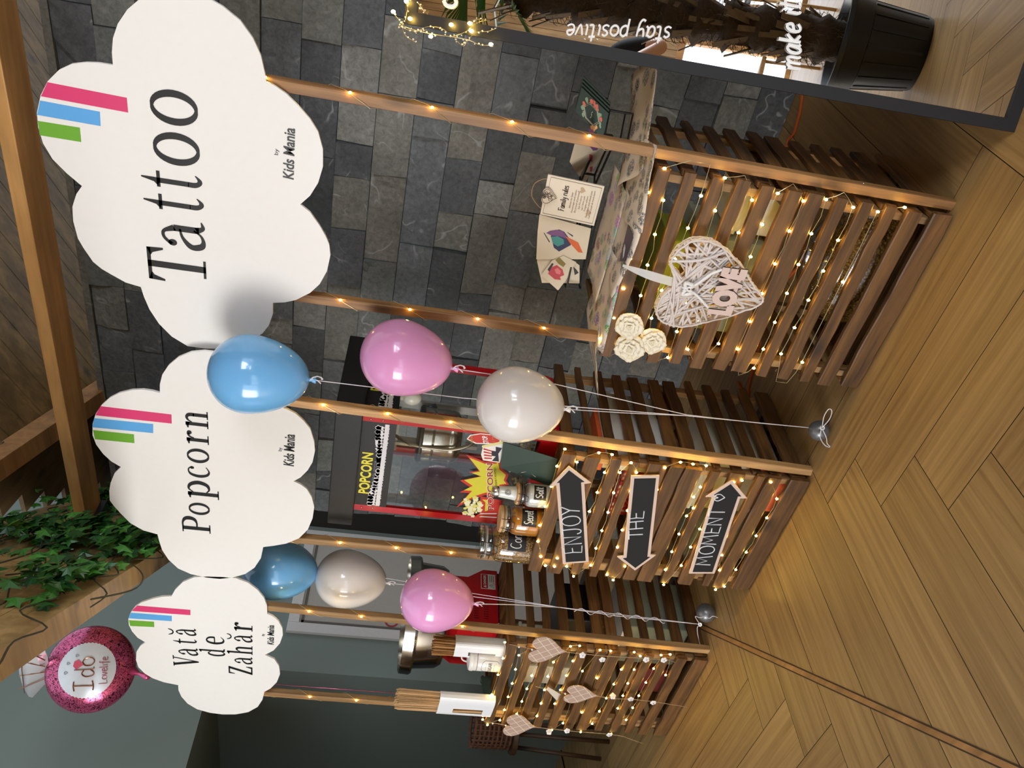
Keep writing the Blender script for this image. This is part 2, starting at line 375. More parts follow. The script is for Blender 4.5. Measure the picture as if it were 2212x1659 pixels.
# ------------------------------------------------------------------ green walls on the left, hall beyond
GREEN = mat('sage green wall paint', '83908a', .8, var=.03, vs_=3, bump=.1, bs=300)
wl = MB()
wl.box(-5.12, -5.0, 3.15, 4.42, 0, 2.52); wl.box(-5.12, -5.0, -1.0, 6.9, 2.52, 5.0)
wl.box(-7.2, -5.12, 3.15, 3.27, 0, 2.52); wl.box(-7.4, -4.35, 1.05, 1.15, 0, 4.6)  # second box: unseen partition, added to keep the rear light off the hall
wl.box(-7.3, -5.12, -1.0, 3.27, 2.52, 2.60)
struct(wl.build('wall_left', GREEN))
wh = MB(); wh.box(-7.32, -7.2, -1.0, 3.27, 0, 2.52); struct(wh.build('wall_hall', mat('wall paint darkened for hall shade', '565f62', .8, var=.03, vs_=3)))  # colour darkened to stand in for the shade inside the hall
wh = MB(); wh.box(-5.12, -5.02, 4.42, 6.9, 0, 2.52); struct(wh.build('wall_corridor', mat('wall paint darkened for corridor shade', '2a2620', .85)))  # the gloom of the corridor is put into this near-black wall colour
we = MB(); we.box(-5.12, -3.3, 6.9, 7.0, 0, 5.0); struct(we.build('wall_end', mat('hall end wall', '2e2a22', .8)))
for nm, (x0, x1, y0, y1) in {'baseboard_hall': (-7.2, -7.185, -1, 3.15), 'baseboard_left': (-5.0, -4.985, 4.4, 6.9)}.items():
    b_ = MB(); b_.box(x0, x1, y0, y1, 0, .08); struct(b_.build(nm, mat('dark baseboard ' + nm, '46382a', .6)))
# white hall door in its frame, wall face X = -5
dr = MB(); X = -5.0; DY0, DY1, DZ = 3.44, 4.36, 2.115; FW_ = .075
DFR = mat('white lacquered door frame', 'd9d7d4', .35)
dr.box(X, X + .028, DY0, DY0 + FW_, 0, DZ); dr.box(X, X + .028, DY1 - FW_, DY1, 0, DZ); dr.box(X, X + .028, DY0 + FW_, DY1 - FW_, DZ - FW_, DZ)
door = struct(dr.build('door_1', DFR, bevel=.003))
d2 = MB(); d2.box(X - .01, X + .006, DY0 + FW_, DY1 - FW_, 0, DZ - FW_); d2.build('door_leaf', mat('grey beige door leaf', 'b9b2a6', .35), door)
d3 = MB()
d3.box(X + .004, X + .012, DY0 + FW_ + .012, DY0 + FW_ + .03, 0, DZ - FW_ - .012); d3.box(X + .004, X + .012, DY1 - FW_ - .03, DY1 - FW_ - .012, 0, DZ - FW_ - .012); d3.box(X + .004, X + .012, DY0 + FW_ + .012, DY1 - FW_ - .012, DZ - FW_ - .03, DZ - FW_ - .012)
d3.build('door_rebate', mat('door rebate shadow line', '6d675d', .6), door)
d4 = MB(); d4.box(X + .006, X + .009, 3.60, 3.655, 1.55, 1.70); d4.build('door_plate', BLACK, door)
d5 = MB()
for i in range(24):
    a, b = 2 * math.pi * i / 24, 2 * math.pi * (i + 1) / 24
    c = V3((X + .008, 3.60, 1.40)); q = lambda an, r: c + V3((0, math.cos(an) * r, math.sin(an) * r))
    d5.add([q(a, .038), q(b, .038), q(b, .052), q(a, .052)], [(0, 1, 2, 3)])
d5.box(X + .006, X + .009, 3.575, 3.625, 1.30, 1.335)
d5.build('door_pictogram', mat('red pictogram', 'b0202a', .5), door)

# ------------------------------------------------------------------ timber roof: sloping boarding with grooves, valley, beams
def zr(x): return 3.2 + (x + 3.25) * .563
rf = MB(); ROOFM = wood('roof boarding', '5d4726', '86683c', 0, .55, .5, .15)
y = -5.2; nb = 0
while y < 7.0:
    y2 = y + .128
    yc = y + .064
    xl = -3.202 + (3.664 - yc) * .287 if yc < 3.664 else -3.202 - (yc - 3.664) * .287
    xl = max(min(xl, -1.0), -4.2)
    n_ = V3((-.49, 0, .87)) * .012
    a, b = V3((xl, 0, zr(xl))), V3((1.3, 0, zr(1.3)))
    rf.bar(V3((a.x, yc, a.z)) + n_, V3((b.x, yc, b.z)) + n_, (0, .0615, 0), n_, nb)
    rf.bar(V3((a.x, yc, a.z)) + n_ * 2.4, V3((b.x, yc, b.z)) + n_ * 2.4, (0, .0640, 0), n_ * .3, nb)
    y = y2; nb += 1
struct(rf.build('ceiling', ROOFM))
r2 = MB()
zz = lambda yy: 3.227 - .161 * (yy - 3.664)
xx = -2.86
while xx > -6.2:
    ys = max(2.0, 3.664 - (xx - .1 + 3.202) / -.287 * -1) if xx > -3.2 else 2.0
    yv = 3.664 + (-3.202 - xx) / .287 if xx < -3.3 else 3.664 - (xx + 3.202) / .287
    yf = 2.86 - (xx + 3.3) * 1.203
    lo, hi = min(yf, yv), max(yf, yv)
    lo, hi = max(lo, 1.6), min(hi, 6.8)
    if hi - lo > .03: r2.bar((xx, lo, zz(lo) + .012), (xx, hi, zz(hi) + .012), (.0638, 0, 0), (0, 0, .011))
    xx -= .128
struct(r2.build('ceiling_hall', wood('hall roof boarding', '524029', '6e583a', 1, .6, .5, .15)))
vb = MB(); a, b = V3((-3.35, 4.18, 3.11)), V3((-2.55, 1.39, 3.56)); dv = (b - a).normalized(); sv = dv.cross(V3((0, 0, 1))).normalized()
vb.bar(a, b, sv * .055, (0, 0, .05)); struct(vb.build('trim_3', GLULAM, bevel=.004))
tb = MB(); tb.box(-3.30, 1.4, 2.76, 2.935, 2.965, 3.018); struct(tb.build('trim_4', wood('tie beam larch', 'b98446', 'd6a668', 0, .45, .5, .1, False), bevel=.004))
sh = MB(); sh.box(-3.345, -3.302, 2.745, 2.95, 2.945, 3.03); sh.box(-3.335, -3.28, 2.755, 2.94, 2.935, 2.963)
struct(sh.build('trim_5', BLK, bevel=.002))
# deep fascia of horizontal boards running diagonally overhead
fa = MB(); dF = V3((.64, -.77, 0)).normalized(); nF = V3((.77, .64, 0)).normalized(); F0 = V3((-3.36, 2.815, 0))
for i, (za, zb) in enumerate(((2.50, 2.63), (2.632, 2.845), (2.847, 3.06), (3.062, 3.30))):
    fa.bar(F0 - dF * 1.15 + V3((0, 0, (za + zb) / 2)), F0 + dF * 2.6 + V3((0, 0, (za + zb) / 2)), nF * .045, (0, 0, (zb - za) / 2))
struct(fa.build('trim_6', wood('pale fascia boards', 'b28c52', 'd8b478', 0, .5, .6, .12)))
# ------------------------------------------------------------------ single-line hand lettering
SL = {  # advance, strokes in a unit where cap height = 1
 'E': (.72, [[(.55, 1), (.05, .97), (.08, .5), (.02, .03), (.58, 0)], [(.08, .52), (.45, .54)]]),
 'N': (.85, [[(.05, 0), (.08, 1), (.62, .03), (.66, 1)]]),
 'J': (.70, [[(.05, 1), (.6, .98)], [(.42, 1), (.44, .35), (.33, .03), (.13, .03), (.03, .22)]]),
 'O': (.95, [[(.42, 1), (.16, .86), (.05, .5), (.16, .12), (.42, 0), (.7, .14), (.8, .5), (.68, .88), (.42, 1)]]),
 'Y': (.75, [[(.02, 1), (.32, .52)], [(.66, 1), (.32, .52), (.2, 0)]]),
 'T': (.78, [[(.0, .98), (.7, 1)], [(.36, 1), (.33, 0)]]),
 'H': (.85, [[(.05, 1), (.06, 0)], [(.62, 1), (.64, 0)], [(.06, .5), (.62, .53)]]),
 'M': (1.05, [[(.02, 0), (.1, 1), (.42, .3), (.72, 1), (.86, 0)]]),
 'C': (.8, [[(.6, .9), (.45, 1), (.2, .9), (.05, .5), (.15, .1), (.42, 0), (.62, .14)]]),
 'S': (.7, [[(.55, .9), (.35, 1), (.12, .85), (.16, .6), (.42, .45), (.5, .2), (.3, 0), (.04, .1)]]),
 'I': (.55, [[(.0, .98), (.25, 1.02), (.5, 1)], [(.27, 1), (.25, .5), (.2, 0)], [(-.02, .02), (.2, 0), (.48, .06)]]),
 'o': (.55, [[(.25, .6), (.06, .45), (.06, .14), (.25, 0), (.44, .14), (.44, .45), (.25, .6)]]),
 'r': (.45, [[(.08, .6), (.08, 0)], [(.08, .35), (.22, .58), (.38, .56)]]),
 'n': (.55, [[(.06, .6), (.06, 0)], [(.06, .38), (.2, .58), (.36, .56), (.42, .38), (.43, 0)]]),
 'm': (.82, [[(.04, .6), (.06, 0)], [(.06, .4), (.2, .6), (.32, .5), (.34, 0)], [(.34, .4), (.48, .6), (.62, .5), (.64, .1), (.72, 0)]]),
 'a': (.58, [[(.42, .5), (.25, .6), (.08, .46), (.06, .15), (.2, 0), (.36, .1), (.44, .55)], [(.44, .58), (.43, .12), (.54, 0)]]),
 'k': (.55, [[(.08, 1), (.08, 0)], [(.4, .6), (.1, .28), (.42, 0)]]),
 'e': (.52, [[(.08, .3), (.4, .36), (.36, .56), (.2, .6), (.06, .4), (.08, .1), (.25, 0), (.45, .1)]]),
 'i': (.28, [[(.1, .6), (.09, .1), (.2, 0)], [(.1, .8), (.12, .84)]]),
 't': (.42, [[(.18, .95), (.16, .12), (.28, 0), (.38, .06)], [(0, .66), (.36, .68)]]),
 's': (.45, [[(.36, .52), (.22, .6), (.08, .5), (.14, .34), (.32, .24), (.34, .08), (.18, 0), (.03, .08)]]),
 'y': (.5, [[(.05, .6), (.1, .22), (.24, .16), (.38, .3)], [(.42, .6), (.36, -.1), (.22, -.36), (.05, -.28)]]),
 'p': (.55, [[(.08, .6), (.07, -.38)], [(.08, .42), (.25, .6), (.44, .46), (.42, .14), (.22, 0), (.08, .12)]]),
 'v': (.48, [[(.03, .6), (.2, 0), (.42, .6)]]),
 'd': (.6, [[(.42, .5), (.22, .6), (.06, .4), (.1, .06), (.26, 0), (.42, .18)], [(.46, 1), (.43, .1), (.54, 0)]]),
 'c': (.5, [[(.4, .5), (.25, .6), (.08, .45), (.08, .14), (.24, 0), (.42, .1)]]),
 'l': (.28, [[(.1, 1), (.09, .1), (.2, 0)]]),
 'L': (.6, [[(.1, 1), (.08, .05), (.3, .0), (.52, .04)]]),
 'V': (.7, [[(.0, 1), (.3, 0), (.62, 1)]]),
 'u': (.55, [[(.06, .6), (.07, .15), (.2, 0), (.36, .1), (.42, .5)], [(.43, .6), (.42, .1), (.52, 0)]]),
 'f': (.42, [[(.40, .92), (.28, 1), (.18, .85), (.16, 0), (.1, -.3)], [(.02, .58), (.34, .6)]]),
 'F': (.65, [[(.12, 1), (.14, .3), (.06, 0)], [(.0, .97), (.3, 1.0), (.6, .98)], [(.13, .52), (.45, .54)]]),
 ' ': (.4, []), '<3': (.6, [[(.3, 0), (.02, .42), (.06, .72), (.22, .76), (.3, .55), (.4, .78), (.56, .7), (.58, .4), (.3, 0)]]),
}
def hand(mb, s, o, ex, ey, h, wfit=None, r=.004, n_=None, lift=0.0, track=1.0):
    """stroke lettering as round-ended lines: o baseline start, ex/ey unit directions"""
    toks = [s] if s == '<3' else list(s)
    tot = sum(SL[c][0] for c in toks) * track
    kx = (wfit / tot) if wfit else h
    x = 0; o, ex, ey = V3(o), V3(ex), V3(ey); nn = ex.cross(ey).normalized()
    for c in toks:
        adv, st = SL[c]
        for ln in st:
            pts = smooth_pts(ln, 4) if len(ln) > 2 else [V3((p[0], p[1], 0)) for p in ln]
            if c in 'ENMTHYV' : pts = [V3((p[0], p[1], 0)) for p in ln]
            mb.tube([o + ex * ((x + p.x) * kx) + ey * (p.y * h) + nn * lift for p in pts], r, 5)
        x += adv * track
    return x * kx
_dg = None
def text(mb, s, o, ex, ey, h, wfit=None, bold=0.0, shear=0.0, align='l', lift=0.0, thick=.0006, spacing=1.0):
    """printed sans lettering from the built-in typeface, flat with a little thickness"""
    cu = bpy.data.curves.new('t', 'FONT'); cu.body = s; cu.size = 1; cu.offset = bold; cu.shear = shear; cu.resolution_u = 3; cu.space_character = spacing
    ob = bpy.data.objects.new('t', cu); col.objects.link(ob)
    bpy.context.view_layer.update()
    me_ = ob.evaluated_get(bpy.context.evaluated_depsgraph_get()).to_mesh()
    P = [v.co.copy() for v in me_.vertices]; Fs = [tuple(p.vertices) for p in me_.polygons]
    if P:
        x0, x1 = min(p.x for p in P), max(p.x for p in P)
        k = h / .70; kx = (wfit / (x1 - x0)) if wfit else k
        off = {'l': -x0, 'c': -(x0 + x1) / 2, 'r': -x1}[align]
        o, ex, ey = V3(o), V3(ex), V3(ey); nn = ex.cross(ey).normalized()
        mb.add([o + ex * ((p.x + off) * kx) + ey * (p.y * k) + nn * (lift + thick) for p in P], Fs)
    ob.evaluated_get(bpy.context.evaluated_depsgraph_get()).to_mesh_clear()
    bpy.data.objects.remove(ob); bpy.data.curves.remove(cu)

# ------------------------------------------------------------------ leaning mirror with a black frame
MAZ, MTI = math.radians(17.5), math.radians(9)
MB0 = V3((-.551, 2.153, 0)); TV = V3((math.cos(MAZ), math.sin(MAZ), 0)); NH = V3((math.sin(MAZ), -math.cos(MAZ), 0))
MN = (NH * math.cos(MTI) + V3((0, 0, math.sin(MTI)))).normalized(); WV = MN.cross(TV); WV = WV if WV.z > 0 else -WV
def mirror_pt(x, y, lift=0.0):                       # photo pixel -> point on the mirror face
    d = ray(x, y); t = (MB0 - EYE).dot(MN) / d.dot(MN); return EYE + d * t + MN * lift
def mrefl(p): p = V3(p); return p - MN * (2 * (p - MB0).dot(MN))
def mref(x, y, axis, v):                             # photo pixel in the mirror -> where the reflected thing really stands
    d = ray(x, y); d2 = d - MN * (2 * d.dot(MN)); e = mrefl(EYE); t = (v - e[axis]) / d2[axis]; return e + d2 * t
mir = thing('leaning_mirror', 'tall black framed mirror leaning on the floor, white script on its glass', 'mirror', MB0)
MW, MH, FT = .78, 1.717, .033
def mq(t, s, n=0.0): return MB0 + TV * t + WV * s + MN * n
m1 = MB()
for t0, t1, s0, s1 in ((0, FT, 0, MH), (MW - FT, MW, 0, MH), (FT, MW - FT, 0, FT), (FT, MW - FT, MH - FT, MH)):
    m1.bar(mq((t0 + t1) / 2, s0, -.012), mq((t0 + t1) / 2, s1, -.012), TV * ((t1 - t0) / 2), MN * .013)
m1.build('frame', BLK, mir)
mm_, nt, N, L, B = newmat('silvered mirror'); B.inputs['Base Color'].default_value = (.9, .91, .9, 1); B.inputs['Metallic'].default_value = 1; B.inputs['Roughness'].default_value = .004
m2 = MB(); m2.bar(mq(MW / 2, FT * .8, -.012), mq(MW / 2, MH - FT * .8, -.012), TV * (MW / 2 - FT * .8), MN * .004); m2.build('mirror_glass', mm_, mir)
SCR = mat('white vinyl script', 'f1efec', .5)
m3 = MB()
p = mirror_pt(1729, 152); hand(m3, 'make it', p, (mirror_pt(1729, 20) - p).normalized(), WV, .060, (mirror_pt(1729, 4) - p).length, .0042, lift=.0); m3.build('lettering', SCR, mir); m3 = MB()
p = mirror_pt(1452, 58); q = mirror_pt(1224, 52); hand(m3, 'stay positive', p, (q - p).normalized(), -TV, .045, (q - p).length, .0028, lift=.0); m3.build('lettering', SCR, mir); m3 = MB()
p = mirror_pt(984, 18); hand(m3, 'o', p, TV, WV, .058, None, .0055)
m3.build('lettering', SCR, mir)

# ------------------------------------------------------------------ the room behind the camera, seen in the mirror
CLAD = mat('pale vertical cladding', 'd3cdc4', .7, var=.05)
wr = MB(); x = -9.0
RW = -5.0
while x < 4.3:
    wr.box(x + .003, x + .085, RW - .06, RW, 2.86 if -5.75 < x < -.72 else 1.30, 5.9); x += .088
wr.box(-9, -5.75, RW - .08, RW - .01, 0, 1.30); wr.box(4.2, 4.3, RW - .08, RW - .01, 0, 1.3); wr.box(-9, 4.3, RW - .08, RW - .04, 2.86, 5.9); wr.box(-.72, 4.3, RW - .08, RW - .04, 1.30, 2.9); wr.box(-9, -5.75, RW - .08, RW - .04, 1.30, 2.9)
struct(wr.build('wall_rear', wood('blonde cladding', 'b98f58', 'dcb982', 2, .5, .5, .1, False)))
SKYP = emission('daylight pane', 'e6f0ff', 3.0)
FRM = wood('window larch', 'b07b3e', 'd09c5c', 2, .45, .7, .1, False)
for i, (x0, x1) in enumerate(((-5.7, -3.3), (-3.2, -.75), (-.6, .6), (.68, 1.36), (1.44, 2.5), (2.58, 4.2))):
    HT = 2.78 if x1 < -.7 else 1.22
    wf = MB(); wf.box(x0, x1, RW - .05, RW + .03, HT, HT + .08); wf.box(x0, x1, RW - .05, RW + .03, 0, .06)
    wf.box(x0 - .04, x0 + .06, RW - .05, RW + .05, 0, HT + .08); wf.box(x1 - .06, x1 + .04, RW - .05, RW + .05, 0, HT + .08)
    wn = struct(wf.build('window_%d' % (i + 1), FRM, bevel=.003))
    pn = MB(); pn.box(x0 + .06, x1 - .06, RW - .03, RW - .02, .06, HT); pn.build('pane', SKYP, wn)
wq = MB(); wq.box(4.3, 4.4, -5, 7, 0, 1.55); wq.box(4.3, 4.4, -5, 7, 3.65, 5.0); wq.box(4.3, 4.4, -5, -2.5, 1.55, 3.65); wq.box(4.3, 4.4, 1.3, 7, 1.55, 3.65)
struct(wq.build('wall_right', mat('white plaster', 'd8d4cc', .8)))
wf = MB()
for y_ in (-2.5, -1.25, 0, 1.22): wf.box(4.3, 4.42, y_, y_ + .08, 1.55, 3.65)
wf.box(4.3, 4.42, -2.5, 1.3, 1.55, 1.63); wf.box(4.3, 4.42, -2.5, 1.3, 3.57, 3.65)
wn = struct(wf.build('window_7', FRM)); pn = MB(); pn.box(4.40, 4.41, -2.45, 1.25, 1.6, 3.6); pn.build('pane', emission('sky pane', 'cfe2ff', 3.0), wn)
cr_ = MB(); yb = -5.2; nb = 0
while yb < 7:
    cr_.bar((1.3, yb + .064, zr(1.3)), (4.5, yb + .064, zr(1.3) - 3.2 * .563), (0, .0615, 0), (.0, 0, .012)); yb += .128
cr_.bar((1.3, .9, zr(1.3) + .03), (4.5, .9, zr(1.3) - 3.2 * .563 + .03), (0, 6.1, 0), (0, 0, .01))
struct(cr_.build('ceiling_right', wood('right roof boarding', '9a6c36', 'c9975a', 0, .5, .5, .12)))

# lamp rail with five small spot lamps behind the camera
lr = thing('spot_rail', 'white ceiling rail with five small spot lamps behind the camera', 'lamp', (-1.6, -1.9, 3.25))
b_ = MB(); b_.box(-3.1, -.1, -1.925, -1.875, 3.30, 3.34); b_.box(-3.0, -2.98, -1.91, -1.89, 3.34, 3.345 ); b_.build('rail', WHITE, lr)
b_ = MB()
for x_ in (-2.9, -.3): b_.tube([(x_, -1.9, 3.34), (x_, -1.9, zr(x_) - .01)], .006, 6)
b_.build('hanger', BLK, lr)
LAMPM = emission('lamp lens', 'fff0d8', 16)
for i in range(5):
    x_ = -2.9 + i * .65
    h = MB(); h.lathe([(.045, 0), (.05, .10), (.02, .12)], (x_, -1.9, 3.20), 16); hd = h.build('lamp_head', WHITE, lr, True)
    h = MB(); h.lathe([(.04, -.002), (.04, .002)], (x_, -1.9, 3.199), 16); h.build('lens', LAMPM, hd)

# potted palm beside the mirror
pc = mref(1990, 118, 2, 0.0); pc = V3((pc.x, pc.y, 0)) 
palm = thing('potted_palm', 'tall shaggy trunked fan palm in a black plastic pot, seen in the mirror', 'plant', pc)
b_ = MB(); b_.lathe([(.02, 0), (.145, 0), (.15, .01), (.178, .245), (.19, .25), (.205, .33), (.218, .332), (.218, .352), (.2, .352), (.19, .32), (.02, .31)], pc, 40)
for k in range(16):
    a = 2 * math.pi * k / 16; c_ = V3((math.cos(a), math.sin(a), 0)); b_.bar(pc + c_ * .149 + V3((0, 0, .02)), pc + c_ * .177 + V3((0, 0, .24)), V3((-c_.y, c_.x, 0)) * .006, c_ * .004)
b_.build('pot', mat('black pot plastic', '16191c', .38), palm, 'edge')
R = random.Random(8); TRK = mat('palm fibre', '4a3b2e', .95, var=.35, vs_=60, bump=.8, bs=90)
b_ = MB(); prof = []
for i in range(46):
    z = .31 + i * .034; prof.append((.070 + .022 * noise.noise(V3((i * .7, 3, 1))) + .012 * (i % 4), z))
b_.lathe(prof, pc, 22)
for i, v_ in enumerate(b_.v):
    b_.v[i] = v_ + V3((noise.noise(v_ * 26), noise.noise(v_ * 26 + V3((9, 1, 2))), 0)) * .022
trunk = b_.build('trunk', TRK, palm, True)
b_ = MB()
for i in range(900):
    a, z = R.uniform(0, 6.28), R.uniform(.33, 1.84); c_ = V3((math.cos(a), math.sin(a), 0)); p = pc + c_ * .07 + V3((0, 0, z)); t_ = V3((-c_.y, c_.x, 0))
    q = p + c_ * R.uniform(.02, .05) + V3((0, 0, R.uniform(-.09, .05))) + t_ * R.uniform(-.06, .06)
    b_.tube([p, (p + q) / 2 + c_ * .02, q], [.0016, .0012, .0005], 3)
b_.build('fibre_hair', mat('palm hair', '5d4a38', .9, var=.3), trunk)
b_ = MB()
for i in range(110):
    a, z = R.uniform(0, 6.28), R.uniform(.36, 1.8); c_ = V3((math.cos(a), math.sin(a), 0)); p = pc + c_ * .065 + V3((0, 0, z)); q = p + c_ * R.uniform(.04, .08) + V3((0, 0, R.uniform(.08, .17))); t_ = V3((-c_.y, c_.x, 0))
    b_.bar(p, q, t_ * R.uniform(.008, .016), c_ * .003)
b_.build('leaf_stub', mat('dry leaf stub', '7b6a55', .8, var=.3), trunk)
LEAF = mat('palm leaf green', '3f6b24', .4, var=.3, vs_=14)
for i in range(10):
    a = math.radians(-95 + 130 * i / 8); el = R.uniform(.1, .8); c_ = V3((math.cos(a) * math.cos(el), math.sin(a) * math.cos(el), math.sin(el))); fan = 1.0
    if i == 9: c_ = V3((-.62, -.1, -.55)).normalized(); fan = .55
    b0 = pc + V3((0, 0, 1.86)); q = b0 + c_ * R.uniform(.30, .45) * (fan if fan > .9 else .38); b_ = MB(); b_.tube([b0, (b0 + q) / 2 + V3((0, 0, .03)), q], .006, 5)
    sd = c_.cross(V3((0, 0, 1))).normalized(); up = sd.cross(c_)
    for k in range(24):
        an = math.radians(-105 + 210 * k / 23); dd = c_ * math.cos(an) + sd * math.sin(an); Lf = R.uniform(.30, .42) * fan * (.75 + .25 * math.cos(an)); dr_ = V3((0, 0, -.14 * Lf))
        e1, e2 = q + dd * Lf * .55, q + dd * Lf + dr_; ww = dd.cross(up).normalized()
        b_.add([q - ww * .003, q + ww * .003, e1 + ww * .011, e2, e1 - ww * .011, e1 + up * .006], [(0, 1, 2, 5), (0, 5, 4), (5, 2, 3), (4, 5, 3)])
    b_.build('palm_leaf', LEAF, palm)
b_ = MB(); b_.lathe([(.001, .311), (.185, .313)], pc, 24, cap=False); b_.build('soil', mat('potting soil', '2b2119', .95, var=.4, vs_=90), palm)

# black table and cane chairs behind, seen in the mirror
def chair(c, rz, label):
    o = thing('bistro_chair', label, 'chair', c, 'chairs reflected in the mirror'); Mx = Matrix.Rotation(rz, 3, 'Z'); T = lambda x, y, z: c + Mx @ V3((x, y, z))
    CW = wood('bentwood', 'b08a58', 'd2b07e', 2, .45, .8, .1, False)
    for sx in (-1, 1):
        b = MB(); b.tube([T(.19 * sx, -.19, 0), T(.18 * sx, -.18, .45)], .014, 8); b.build('leg', CW, o, True)
        b = MB(); b.tube([T(.19 * sx, .20, 0), T(.18 * sx, .19, .45), T(.19 * sx, .24, .74), T(.15 * sx, .26, .84)], .014, 8); b.build('leg', CW, o, True)
    b = MB(); b.box(-.21, .21, -.21, .21, 0, .035); b.v = [T(v.x, v.y, v.z + .44) for v in b.v]; b.build('seat', CW, o, bevel=.008)
    b = MB(); b.tube([T(-.15, .26, .84), T(0, .275, .87), T(.15, .26, .84)], .016, 8)
    b.tube([T(-.18, .215, .56), T(0, .23, .56), T(.18, .215, .56)], .012, 8)
    for k in range(11): xk = -.14 + .028 * k; b.bar(T(xk, .22, .56), T(xk, .268, .85), Mx @ V3((.010, 0, 0)), Mx @ V3((0, .003, 0)))
    b.build('backrest', CW, o, 'edge')
    return o
p = mref(1735, 30, 1, -2.1); chair(V3((p.x, -2.1, 0)), math.radians(175), 'cane backed bentwood chair beside the palm in the mirror')
p = mref(1755, 178, 1, -2.5); chair(V3((p.x - .12, -2.6, 0)), math.radians(80), 'cane backed bentwood chair left of the palm trunk in the mirror')
p = mref(1870, 30, 1, -1.35)
tb_ = thing('cafe_table', 'square black cafe table behind the palm pot in the mirror', 'table', (p.x + .22, -1.45, 0))
b_ = MB(); b_.box(p.x - .1, p.x + .55, -1.8, -1.12, .70, .735); b_.build('tabletop', BLK, tb_, bevel=.004)
b_ = MB(); b_.lathe([(.03, .03), (.03, .70)], (p.x + .22, -1.45, 0), 12); b_.build('pedestal', BLK, tb_, True)
b_ = MB(); b_.lathe([(.24, 0), (.24, .012), (.03, .04)], (p.x + .22, -1.45, 0), 28); b_.build('base', BLK, tb_, 'edge')

# the photographer, seen from the side edge of the mirror
fh = V3((-.605, .796, 0)); rh = V3((.796, .605, 0)); PB = -fh * .40 + rh * .0
P_ = lambda r, f_, z: PB + rh * r + fh * f_ + V3((0, 0, z))
per = thing('person', 'person in black t-shirt and denim shorts reflected at the left mirror edge', 'person', V3((PB.x, PB.y, 0)))
def skin(name, pts, edges, rad, m, parent, root=0, sub=2):
    o_ = ORG[parent.name]; me = bpy.data.meshes.new(name); me.from_pydata([V3(p) - o_ for p in pts], edges, [])
    o = bpy.data.objects.new(name, me); col.objects.link(o); o.parent = parent; ORG[o.name] = o_
    s_ = o.modifiers.new('skin', 'SKIN'); s_.use_smooth_shade = True
    for i, r in enumerate(rad): me.skin_vertices[0].data[i].radius = r if isinstance(r, tuple) else (r, r); me.skin_vertices[0].data[i].use_root = (i == root)
    ss = o.modifiers.new('subdivision', 'SUBSURF'); ss.levels = sub; ss.render_levels = sub
    me.materials.append(m); return o
SKINM = mat('skin', 'd9a98c', .5, var=.05)
bp = [P_(0, 0, .95), P_(0, 0, 1.12), P_(0, .0, 1.28), P_(0, 0, 1.42), P_(0, .02, 1.50), P_(0, .04, 1.58), P_(0, .05, 1.68), P_(0, .05, 1.75)]
br = [(.15, .11), (.135, .10), (.155, .11), (.12, .08), .052, .066, .088, .06]
be = [(0, 1), (1, 2), (2, 3), (3, 4), (4, 5), (5, 6), (6, 7)]
for s in (-1, 1):
    i = len(bp); bp += [P_(.185 * s, 0, 1.40), P_(.29 * s, .08, 1.13), P_(.16 * s, .26, 1.38), P_(.11 * s, .325, 1.50), P_(.07 * s, .335, 1.555)]
    br += [.058, .043, .030, (.038, .022), (.034, .018)]; be += [(3, i), (i, i + 1), (i + 1, i + 2), (i + 2, i + 3), (i + 3, i + 4)]
    for k in range(4):
        j = len(bp); b0 = V3((0, 0, 0)); x_ = (.045 + .0 * k) * s
        bp += [P_(.055 * s, .345, 1.60 - .022 * k), P_(.028 * s, .352, 1.61 - .023 * k), P_(.008 * s, .342, 1.608 - .024 * k)]; br += [.0095, .0085, .007]; be += [(i + 4, j), (j, j + 1), (j + 1, j + 2)]
    j = len(bp); bp += [P_(.085 * s, .325, 1.585), P_(.06 * s, .325, 1.62)]; br += [.011, .009]; be += [(i + 3, j), (j, j + 1)]
    j = len(bp); bp += [P_(.095 * s, 0, .88), P_(.11 * s, .02, .50), P_(.115 * s, -.02, .10), P_(.12 * s, .10, .04)]; br += [.088, .055, .04, (.045, .03)]; be += [(0, j), (j, j + 1), (j + 1, j + 2), (j + 2, j + 3)]
body = skin('body', bp, be, br, SKINM, per)
skin('t_shirt', [P_(0, 0, .90), P_(0, 0, 1.10), P_(0, 0, 1.28), P_(0, 0, 1.43)] + [P_(.19 * s, 0, 1.405) for s in (-1, 1)] + [P_(.265 * s, .05, 1.20) for s in (-1, 1)], [(0, 1), (1, 2), (2, 3), (3, 4), (3, 5), (4, 6), (5, 7)], [(.175, .13), (.16, .12), (.175, .125), (.125, .085), .072, .072, .066, .066], mat('black cotton', '15161a', .85), per)
skin('shorts', [P_(0, 0, 1.0), P_(0, 0, .90)] + [P_(.10 * s, .0, .85) for s in (-1, 1)] + [P_(.115 * s, .02, .53) for s in (-1, 1)], [(0, 1), (1, 2), (1, 3), (2, 4), (3, 5)], [(.165, .125), (.165, .13), .10, .10, .088, .088], mat('denim', '5f7690', .85, var=.15, vs_=200), per)
hb = MB(); hb.ball(P_(0, .03, 1.70), .104, 20, 12, sz=1.12); hb.v = [v for v in hb.v]
hb.v = [V3((v.x, v.y, max(v.z, 1.665))) for v in hb.v]; hb.build('hair', mat('dark brown hair', '3a2a20', .7, var=.3, vs_=80), per, True)
fb_ = MB()
for s in (-1, 1): fb_.ball(P_(.032 * s, .128, 1.665), .011, 10, 6)
fb_.build('eyes', mat('eyes', '2b2622', .2), body)
fb_ = MB(); fb_.ball(P_(0, .142, 1.63), .016, 10, 6); fb_.build('nose', SKINM, body, True)
